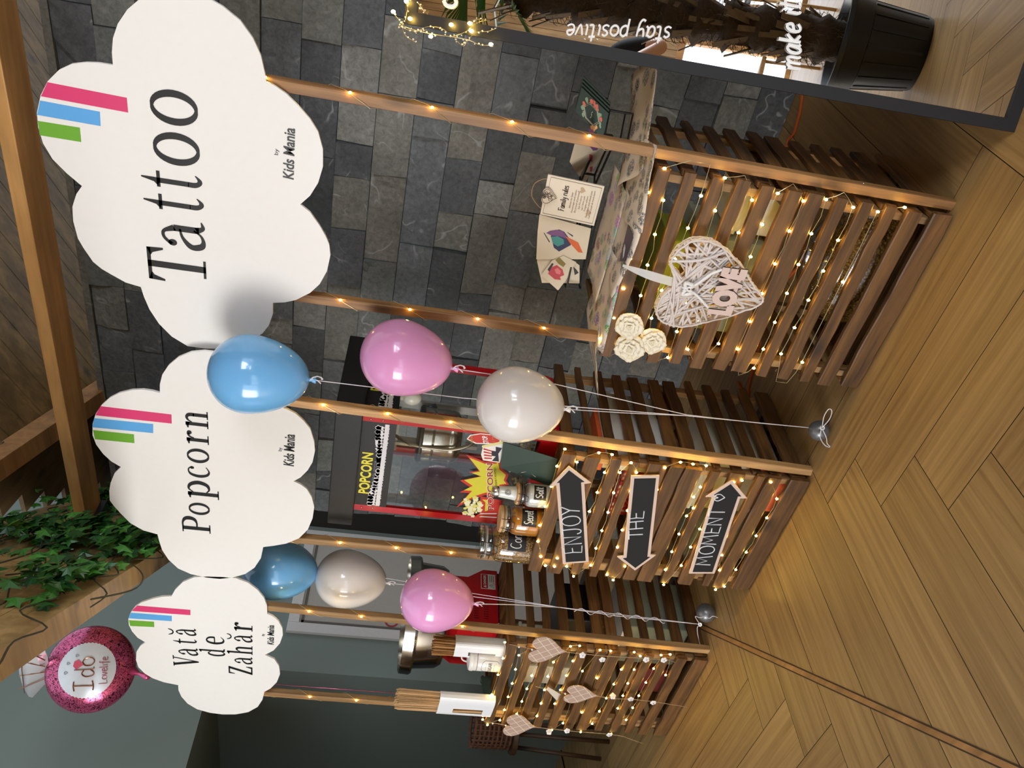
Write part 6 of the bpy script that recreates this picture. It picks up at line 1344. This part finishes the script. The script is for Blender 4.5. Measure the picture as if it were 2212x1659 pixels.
def hh(label, tip, notch, l, r, top, bot, fl, **k):
    tip, notch, l, r, top = kx(*tip), kx(*notch), kx(*l), kx(*r), kx(*top); z1 = max(l[1], r[1]) + .022
    hheart(label, tip[0] * .5 + (l[0] + r[0]) * .25, tip[1], z1, (r[0] - l[0]) * 1.03, top, [kx(*b) for b in bot], [kx(*f[:2]) + (f[2],) for f in fl], **k)
hh('beige fabric heart on twine beside the post of the left counter', (1290, 345), (905, 315), (935, 465), (960, 180), (640, 285), [(1700, 385), (2200, 415), (2450, 432)], [(1465, 370, .5), (1690, 420, .2), (2190, 420, .4), (2390, 425, .3)])
hh('beige fabric heart on twine with a paper tag, lowest of three', (1650, 855), (1275, 815), (1310, 920), (1350, 725), (935, 765), [(1820, 870), (2015, 875), (2280, 905), (2620, 960)], [(1810, 835, 1.1), (2015, 870, .1), (2270, 910, .1)], tagtxt=True)
hh('beige fabric heart on twine at the far left corner of its counter', (940, 1200), (560, 1180), (600, 1300), (660, 1065), (340, 1160), [(1100, 1215), (1400, 1245), (1780, 1275), (1930, 1300), (2090, 1360)], [(1085, 1240, 1.0), (1290, 1230, .4), (1770, 1275, .1)])
# ------------------------------------------------------------------ cotton candy machine and things on the left counter
CX0, CX1, CY0, CY1, CZ = -3.70, -3.375, 2.44, 2.80, .936
cm = thing('cotton_candy_machine', 'cotton candy machine with a red base and a wide steel bowl', 'cotton candy machine', ((CX0 + CX1) / 2, CY0, CZ))
m = MB(); m.add([(x, y, z) for x in (CX0, CX1) for y, z in ((CY0, CZ), (CY1, CZ), (CY1, CZ + .075), (CY1 - .055, CZ + .155), (CY1 - .055, CZ + .24), (CY0 + .03, CZ + .24), (CY0, CZ + .20))], [(0, 1, 2, 3, 4, 5, 6), (13, 12, 11, 10, 9, 8, 7)] + [(i, i + 7, (i + 1) % 7 + 7, (i + 1) % 7) for i in range(7)])
cb_ = m.build('base', mat('cherry red enamel', 'c0141c', .32, coat=.3), cm, bevel=.004)
m = MB()
for j in range(3):
    for i in range(9): m.box(CX1 + .0004, CX1 + .0014, CY0 + .05 + i * .014, CY0 + .056 + i * .014, CZ + .05 + j * .05, CZ + .075 + j * .05)
m.build('louvre', mat('dark red louvre', '7e0d12', .5), cb_)
m = MB(); m.box(CX1 + .0006, CX1 + .0016, CY1 - .125, CY1 - .030, CZ + .012, CZ + .088); lb_ = m.build('warning_label', WHITE, cb_)
m = MB(); m.box(CX1 + .0016, CX1 + .0022, CY1 - .122, CY1 - .033, CZ + .052, CZ + .085); m.build('danger_band', RED, lb_)
m = MB(); text(m, 'DANGER', (CX1 + .0024, CY1 - .098, CZ + .062), (0, 1, 0), (0, 0, 1), .013, .06, bold=.03)
m.add([(CX1 + .0026, CY1 - .118, CZ + .06), (CX1 + .0026, CY1 - .102, CZ + .06), (CX1 + .0026, CY1 - .110, CZ + .077)], [(0, 1, 2)]); m.build('danger_lettering', WHITE, lb_)
m = MB(); tri = [(CX1 + .0022, CY1 - .118, CZ + .018), (CX1 + .0022, CY1 - .088, CZ + .018), (CX1 + .0022, CY1 - .103, CZ + .046)]; m.tube(tri, .0011, 4, True); m.tube([(CX1 + .0022, CY1 - .101, CZ + .04), (CX1 + .0022, CY1 - .106, CZ + .03), (CX1 + .0022, CY1 - .100, CZ + .03), (CX1 + .0022, CY1 - .104, CZ + .021)], .0009, 4)
for k in range(3): m.box(CX1 + .0018, CX1 + .0024, CY1 - .080, CY1 - .038, CZ + .022 + .009 * k, CZ + .0245 + .009 * k)
m.build('danger_symbol', BLACK, lb_)
m = MB()
for y_ in (CY0 + .10, CY0 + .18): m.tube([(CX1, y_, CZ + .215), (CX1 + .018, y_, CZ + .215)], .012, 14)
m.build('control_knob', STEEL, cb_, True)
m = MB(); m.box(CX0 + .01, CX1 - .01, CY0 + .01, CY1 - .01, CZ - .008, CZ); m.build('rubber_foot', BLK, cb_)
bc = V3((-3.50, 2.575, 0)); m = MB(); zb_ = 1.185
m.lathe([(.02, zb_), (.20, zb_), (.235, zb_ + .012), (.252, zb_ + .04), (.262, zb_ + .15), (.285, zb_ + .155), (.292, zb_ + .165), (.288, zb_ + .215), (.282, zb_ + .215), (.28, zb_ + .17), (.255, zb_ + .16), (.245, zb_ + .045), (.20, zb_ + .018), (.02, zb_ + .015)], bc, 64)
bo = m.build('bowl', mat('polished steel bowl', 'b8b4ac', .16, 1.0, var=.05), cm, 'edge')
m = MB(); m.lathe([(.04, zb_ - .02), (.05, zb_ + .06), (.045, zb_ + .10), (.02, zb_ + .11)], bc, 24); m.build('spinner_head', STEEL, bo, 'edge')
m = MB(); m.tube([bc + V3((.15, -.14, zb_ - .005)), bc + V3((.15, -.14, zb_ - .05))], .012, 10); m.build('bowl_clip', STEEL, bo, True)
STK = wood('birch skewer', 'b98f5e', 'e0bd8c', 2, .6, 1, .1, False)
def skewers(label, c, w_, d_, h_, tall, n_, rz, seed, stm):
    Mx = Matrix.Rotation(math.radians(rz), 3, 'Z'); T = lambda x, y, z: V3(c) + Mx @ V3((x, y, z)); R = random.Random(seed)
    o = thing('skewer_holder', label, 'holder', c, 'skewer holders'); m = MB(); t = .003; hw, hd = w_ / 2, d_ / 2
    # bent sheet: rounded front with an oval slot
    N_ = 20; prof = [(hw * math.copysign(abs(math.cos(a)) ** .5, math.cos(a)), hd * math.copysign(abs(math.sin(a)) ** .5, math.sin(a))) for a in [2 * math.pi * i / N_ for i in range(N_)]]
    def inslot(i, z): x, y = prof[i]; return y < 0 and abs(x + hw * .25) < hw * .45 and .18 * h_ < z < .72 * h_
    zs = [0, .18 * h_, .24 * h_, .66 * h_, .72 * h_, h_]
    for i in range(N_):
        j = (i + 1) % N_
        for a, b in zip(zs[:-1], zs[1:]):
            if inslot(i, (a + b) / 2) and inslot(j, (a + b) / 2): continue
            p, q = prof[i], prof[j]; k = 1 - 2 * t / w_
            m.add([T(p[0], p[1], a), T(q[0], q[1], a), T(q[0], q[1], b), T(p[0], p[1], b), T(p[0] * k, p[1] * k, a), T(q[0] * k, q[1] * k, a), T(q[0] * k, q[1] * k, b), T(p[0] * k, p[1] * k, b)], [(0, 1, 2, 3), (7, 6, 5, 4), (3, 2, 6, 7), (1, 0, 4, 5), (2, 1, 5, 6), (0, 3, 7, 4)])
    m.add([T(x * .97, y * .97, .003) for x, y in prof], [tuple(range(N_))]); m.build('sleeve', mat('white sleeve', 'e9ecf0', .4, var=.02), o)
    m = MB()
    for i in range(n_):
        x, y = R.uniform(-.8, .8) * hw, R.uniform(-.75, .75) * hd; tx, ty = R.uniform(-.05, .05), R.uniform(-.03, .03) ; z1 = tall * R.uniform(.95, 1.0)
        m.bar(T(x * .9, y * .9, .006), T(x * 1.05 + tx * z1 * .5, y + ty * z1 * .5, z1), Mx @ V3((.0021, 0, 0)), Mx @ V3((0, .0021, 0)), 0)
    sk_ = m.build('skewers', stm, o); sk_['kind'] = 'stuff'; return o
TC = .934
p = at(1049, 1524, 2.156); skewers('white sleeve of long pale skewers at the left end of the cotton candy counter', (p.x, 2.156, TC), .175, .052, .265, .475, 90, -6, 5, STK)
p = atz(1090, 1390, TC); skewers('white sleeve of golden skewers beside the cotton candy counter post', (p.x - .018, 2.255, TC), .095, .07, .235, .34, 80, 8, 6, wood('bamboo skewer', '9c6a34', 'cf9d5c', 2, .6, 1, .1, False))
p = atz(1073, 1425, TC); p = V3((at(1050, 1424, 2.235).x, 2.235, TC)); sg_ = thing('sugar_canister', 'white sugar canister with a strap handle on the cotton candy counter', 'canister', p); ENA = mat('cream enamel', 'e6e3dc', .3, coat=.3)
m = MB(); m.lathe([(.052, 0), (.055, .004), (.055, .135), (.052, .139)], p, 36); m.build('can', ENA, sg_, 'edge')
m = MB(); m.lathe([(.056, .137), (.057, .140), (.057, .150), (.052, .158), (.02, .166), (.001, .167)], p, 36); lid = m.build('lid', ENA, sg_, 'edge')
m = MB(); m.tube([p + V3((.030 * math.cos(a), 0, .160 + .032 * math.sin(a))) for a in [math.pi * i / 10 for i in range(11)]], .004, 6); m.build('handle', ENA, lid, True)
m = MB(); f_ = V3((EYE.x - p.x, EYE.y - p.y, 0)).normalized(); f_ = Matrix.Rotation(-.75, 3, 'Z') @ f_; sd = V3((-f_.y, f_.x, 0))
m.tube([p + V3((.0552 * math.cos(a), .0552 * math.sin(a), .122)) for a in [2 * math.pi * i / 40 for i in range(40)]], .0012, 4, True)
arc = lambda u, z: p + (f_ * math.cos(u / .055) + sd * math.sin(u / .055)) * .0556 + V3((0, 0, z))
m.tube([arc(u, z) for u, z in ((-.034, .03), (-.026, .02), (.026, .02), (.034, .03), (.034, .085), (.026, .095), (.012, .10), (-.012, .10), (-.026, .095), (-.034, .085))], .0009, 4, True)
for z, w2 in ((.034, .022), (.042, .018), (.080, .02)): m.tube([arc(u, z) for u in (-w2, 0, w2)], .0006, 4)
m.build('printed_frame', mat('dark grey print', '4a4a4c', .5), sg_)
m = MB(); text(m, 'SUGAR', p + f_ * .0556 + V3((0, 0, .053)) - sd * .026, sd, V3((0, 0, 1)), .017, .052)
for i, v in enumerate(m.v): l = v - p; m.v[i] = arc(l.dot(sd), l.z) + f_ * .0003
m.build('lettering', mat('charcoal print', '3a3a3c', .5), sg_)
o, c, n_, P = card('green_leaflet', 'dark green leaflet standing edge on between skewers and canister', 'leaflet', [at(1038, 1462, 2.34), at(1072, 1458, 2.34), at(1066, 1550, 2.19), at(1052, 1552, 2.19)], DKG, .002)
sc_ = thing('steel_scoop', 'small steel scoop behind the dark green leaflet', 'scoop', at(1042, 1470, 2.42)); m = MB(); q_ = at(1042, 1468, 2.42); m.ball(q_, .022, 14, 8, sz=.6); m.build('bowl', STEEL, sc_, True); m = MB(); m.tube([q_, q_ - V3((-.03, -.02, .06)), q_ - V3((-.04, -.03, .085))], .004, 6); m.build('handle', STEEL, sc_, True)

# ------------------------------------------------------------------ things stored inside the counters
FROST = mat('frosted plastic', 'aab09a', .35, var=.04, alpha=.55); WBOX = mat('white carton', 'e2dfd6', .6, var=.03); CARD = mat('kraft carton', 'b08a5a', .7, var=.08)
def crate(label, x0, x1, y0, y1, z0, z1, m_, lidm):
    o = thing('storage_box', label, 'box', ((x0 + x1) / 2, y0, z0)); m = MB(); m.box(x0, x1, y0, y1, z0, z1 - .018); m.build('box', m_, o, bevel=.008)
    m = MB(); m.box(x0 - .006, x1 + .006, y0 - .006, y1 + .006, z1 - .018, z1); m.build('lid', lidm, o, bevel=.004); return o
crate('frosted plastic box on the upper shelf of the tattoo counter', -1.40, -1.06, 2.28, 2.52, .487, .70, FROST, FROST)
crate('low white carton on the upper shelf of the tattoo counter', -1.04, -.90, 2.30, 2.50, .487, .62, WBOX, WBOX)
bg = thing('grain_sack', 'clear sack of corn kernels at the bottom of the tattoo counter', 'sack', (-1.13, 2.36, .027)); m = MB()
for i, (rx, z) in enumerate(((.19, .027), (.21, .06), (.20, .13), (.17, .19), (.10, .235))): pass
m.lathe([(.17, .027), (.21, .05), (.215, .11), (.18, .17), (.10, .20), (.001, .205)], (-1.13, 2.42, 0), 30, sx=1.1, sy=.6)
for i, v in enumerate(m.v): m.v[i] = v + V3((0, 0, .012 * noise.noise(v * 14))) if v.z > .04 else v
m.build('kernels', kernels('stored kernels', 'c79a4c', '6b4414', 120), bg, True); m = MB(); m.lathe([(.176, .027), (.217, .05), (.222, .12), (.19, .19), (.12, .25), (.05, .29), (.07, .33)], (-1.13, 2.42, 0), 30, sx=1.1, sy=.6, cap=False); m.build('clear_bag', glassy('polythene', (.95, .97, .9), .14, .12), bg, True)
crate('flat lime green box on the top shelf of the tattoo counter', -1.36, -1.10, 2.30, 2.50, .71, .80, mat('lime plastic', '8f9a2a', .5), mat('lime lid', '9aa633', .5))
REDC = kernels('popcorn box print', 'f0ece2', 'b3171d', 55)
for i, (x, nm) in enumerate(((-2.12, 'rightmost'), (-2.22, 'middle'), (-2.32, 'leftmost'))):
    o = thing('popcorn_carton', nm + ' red and white popcorn carton on the shelf of the popcorn counter', 'carton', (x, 2.36, .500), 'popcorn cartons on the shelf'); m = MB(); m.add([(x - .036, 2.32, .500), (x + .036, 2.32, .500), (x + .036, 2.40, .500), (x - .036, 2.40, .500), (x - .046, 2.31, .66), (x + .046, 2.31, .66), (x + .046, 2.41, .66), (x - .046, 2.41, .66)], [(3, 2, 1, 0), (4, 5, 6, 7), (0, 1, 5, 4), (1, 2, 6, 5), (2, 3, 7, 6), (3, 0, 4, 7)]); m.build('carton', REDC, o)
    m = MB()
    for k in range(3): m.box(x - .03 + k * .022, x - .022 + k * .022, 2.3085, 2.3095, .52, .64)
    m.build('red_stripe', STR, o)
crate('orange topped carton leaning on the shelf of the popcorn counter', -2.05, -1.98, 2.24, 2.50, .500, .80, WBOX, mat('orange carton', 'd9622e', .6))
crate('stack of white food trays on the shelf of the popcorn counter', -2.25, -1.99, 2.48, 2.64, .500, .74, WBOX, WBOX)
crate('white plastic tub at the bottom of the popcorn counter', -2.30, -2.02, 2.34, 2.60, .029, .34, mat('white tub', 'cfcdb8', .5), WBOX)
crate('coral and white paper pack at the bottom of the popcorn counter', -2.16, -2.0, 2.215, 2.30, .029, .17, mat('coral paper', 'd9705a', .6), WBOX)
crate('clear plastic bowl stack at the bottom of the popcorn counter', -2.50, -2.34, 2.26, 2.46, .029, .30, FROST, FROST)
for k, a in enumerate((('black case with a white label inside the cotton candy counter', -3.50, -3.20, 2.40, 2.62, .49, .66, BLK, BLK), ('pale grey carton inside the cotton candy counter upper shelf', -3.68, -3.53, 2.35, 2.60, .49, .80, WBOX, WBOX), ('frosted tub at the bottom of the cotton candy counter', -3.45, -3.16, 2.36, 2.64, .028, .36, FROST, WBOX), ('red sack carton at the bottom left of the cotton candy counter', -3.70, -3.50, 2.36, 2.60, .028, .22, mat('dusty red carton', '8a3a36', .6), CARD))): crate(*a)

# ------------------------------------------------------------------ cables, basket, ivy
m = MB(); m.tube(smooth_pts([atz(x, y, .006) for x, y in ((1733, 205), (1728, 240), (1716, 285), (1700, 330))] + [V3((-1.35, 2.95, .006)), V3((-1.62, 3.0, .006)), atz(1622, 812, .006), atz(1614, 860, .006), V3((-2.1, 3.0, .006))], 8), .0055, 6)
tag(m.build('extension_cable', mat('orange cable', 'c4561e', .5), None, org=atz(1716, 285)), 'orange extension cable on the floor behind the stalls', 'cable')
m = MB(); m.tube(smooth_pts([atz(x, y, .006) for x, y in ((1204, 1540), (1216, 1580), (1212, 1620), (1219, 1659), (1222, 1700))], 6), .0055, 6)
tag(m.build('power_cable', mat('black cable', '15120f', .5), None, org=atz(1214, 1600)), 'black power cable on the floor at the left of the stalls', 'cable')
g_ = V3((-4.42, 2.62, 0)); g_ = at(1045, 1570, 2.72); bk_ = thing('wicker_basket', 'brown wicker basket behind the left end of the cotton candy counter', 'basket', (g_.x, g_.y, .62))
WIC = mat('brown wicker', '6a4630', .8, var=.3, vs_=60); m = MB(); R = random.Random(6); bx, by_, bz = g_.x, g_.y, g_.z
for k in range(9):
    z = bz - .16 + .028 * k; m.tube([(bx + .14 * math.cos(a) * (1 + .05 * math.sin(a * 12 + k * 3.14)), by_ + .11 * math.sin(a) * (1 + .05 * math.sin(a * 12 + k * 3.14)), z) for a in [2 * math.pi * i / 48 for i in range(48)]], .009, 5, True)
for k in range(24): a = 2 * math.pi * k / 24; m.tube([(bx + .14 * math.cos(a), by_ + .11 * math.sin(a), bz - .17), (bx + .145 * math.cos(a), by_ + .115 * math.sin(a), bz + .08)], .005, 4)
m.build('weave', WIC, bk_, True)
m = MB(); m.lathe([(.13, bz - .17), (.13, bz - .15)], (bx, by_, 0), 30, sx=1, sy=.8); m.build('basket_floor', WIC, bk_)
st_ = thing('wooden_stool', 'low dark stool carrying the wicker basket', 'stool', (bx, by_, 0)); DW = wood('dark stool wood', '3a2818', '5c4026', 2, .5)
m = MB(); m.lathe([(.15, bz - .205), (.155, bz - .20), (.155, bz - .178), (.15, bz - .172)], (bx, by_, 0), 30); m.build('seat', DW, st_, 'edge')
for k in range(4): a = math.pi / 4 + k * math.pi / 2; m = MB(); m.tube([(bx + .15 * math.cos(a), by_ + .15 * math.sin(a), 0), (bx + .11 * math.cos(a), by_ + .11 * math.sin(a), bz - .2)], .014, 8); m.build('leg', DW, st_, True)
ivm, nt, N, L, B = newmat('glossy ivy'); at_ = N.new('ShaderNodeAttribute'); at_.attribute_name = 'tint'; cr = N.new('ShaderNodeValToRGB')
cr.color_ramp.elements[0].color = lin('1c4423') + (1,); cr.color_ramp.elements[1].color = lin('4d9038') + (1,); L.new(at_.outputs['Fac'], cr.inputs[0]); L.new(cr.outputs[0], B.inputs['Base Color']); B.inputs['Roughness'].default_value = .3
IV = [(0, -.5), (.10, -.28), (.42, -.42), (.34, -.10), (.52, .10), (.22, .14), (0, .55), (-.22, .14), (-.52, .10), (-.34, -.10), (-.42, -.42), (-.10, -.28)]
R = random.Random(31); up = V3((0, 0, 1))
def ivy(label, cnt, fs, seed):
    R = random.Random(seed); o = thing('ivy_garland', label, 'ivy', F0 + V3((0, 0, 2.9)), 'ivy garlands on the fascia'); m = MB(); k = 0; tries = 0; vine = MB()
    for j in range(9):
        s0_, z0_ = R.uniform(*fs), R.uniform(2.5, 3.2); vine.tube(smooth_pts([F0 + dF * (s0_ + i * .16) + nF * (.055 + R.uniform(0, .03)) + V3((0, 0, z0_ + R.uniform(-.06, .06) - .02 * i)) for i in range(7)], 4), .003, 4)
    while k < cnt and tries < cnt * 12:
        tries += 1; s = R.uniform(*fs); z = R.uniform(2.49, 3.36) + .035 * max(0, s)
        dens = .42 + 1.1 * noise.noise(V3((s * 2.3 + 4, z * 2.6, 1))) - .55 * max(0, (z - 2.95) / .4) * (1 if s > -.1 else .2) + (.35 if z < 2.62 else 0)
        if R.random() > dens: continue
        k += 1; p = F0 + dF * s + nF * (.06 + R.uniform(0, .09)) + V3((0, 0, z)); L_ = R.uniform(.05, .08)
        nr = (nF + dF * R.uniform(-.8, .8) + up * R.uniform(-.3, .9)).normalized(); ty = (-up + dF * R.uniform(-.9, .9)); ty = (ty - nr * ty.dot(nr)).normalized(); tx = nr.cross(ty); c0 = R.random() ** 1.6
        P = [p + tx * (x * L_) + ty * ((y + .5) * L_) + nr * (-.18 * L_ * abs(x) * 2 - .1 * L_ * (y + .5) ** 2) for x, y in IV]; P.append(p + ty * (.45 * L_) + nr * .004)
        m.add(P, [(i, (i + 1) % 12, 12) for i in range(12)], c0)
    lv = m.build('leaves', ivm, o, tint=True); lv['kind'] = 'stuff'; vine.build('vine', mat('ivy stem', '3c3a22', .8), o)
ivy('dark green ivy garland draped on the fascia above the popcorn cloud', 420, (-.75, .35), 3)
ivy('dark green ivy garland hanging over the fascia edge at the upper left', 520, (.35, 1.75), 9)
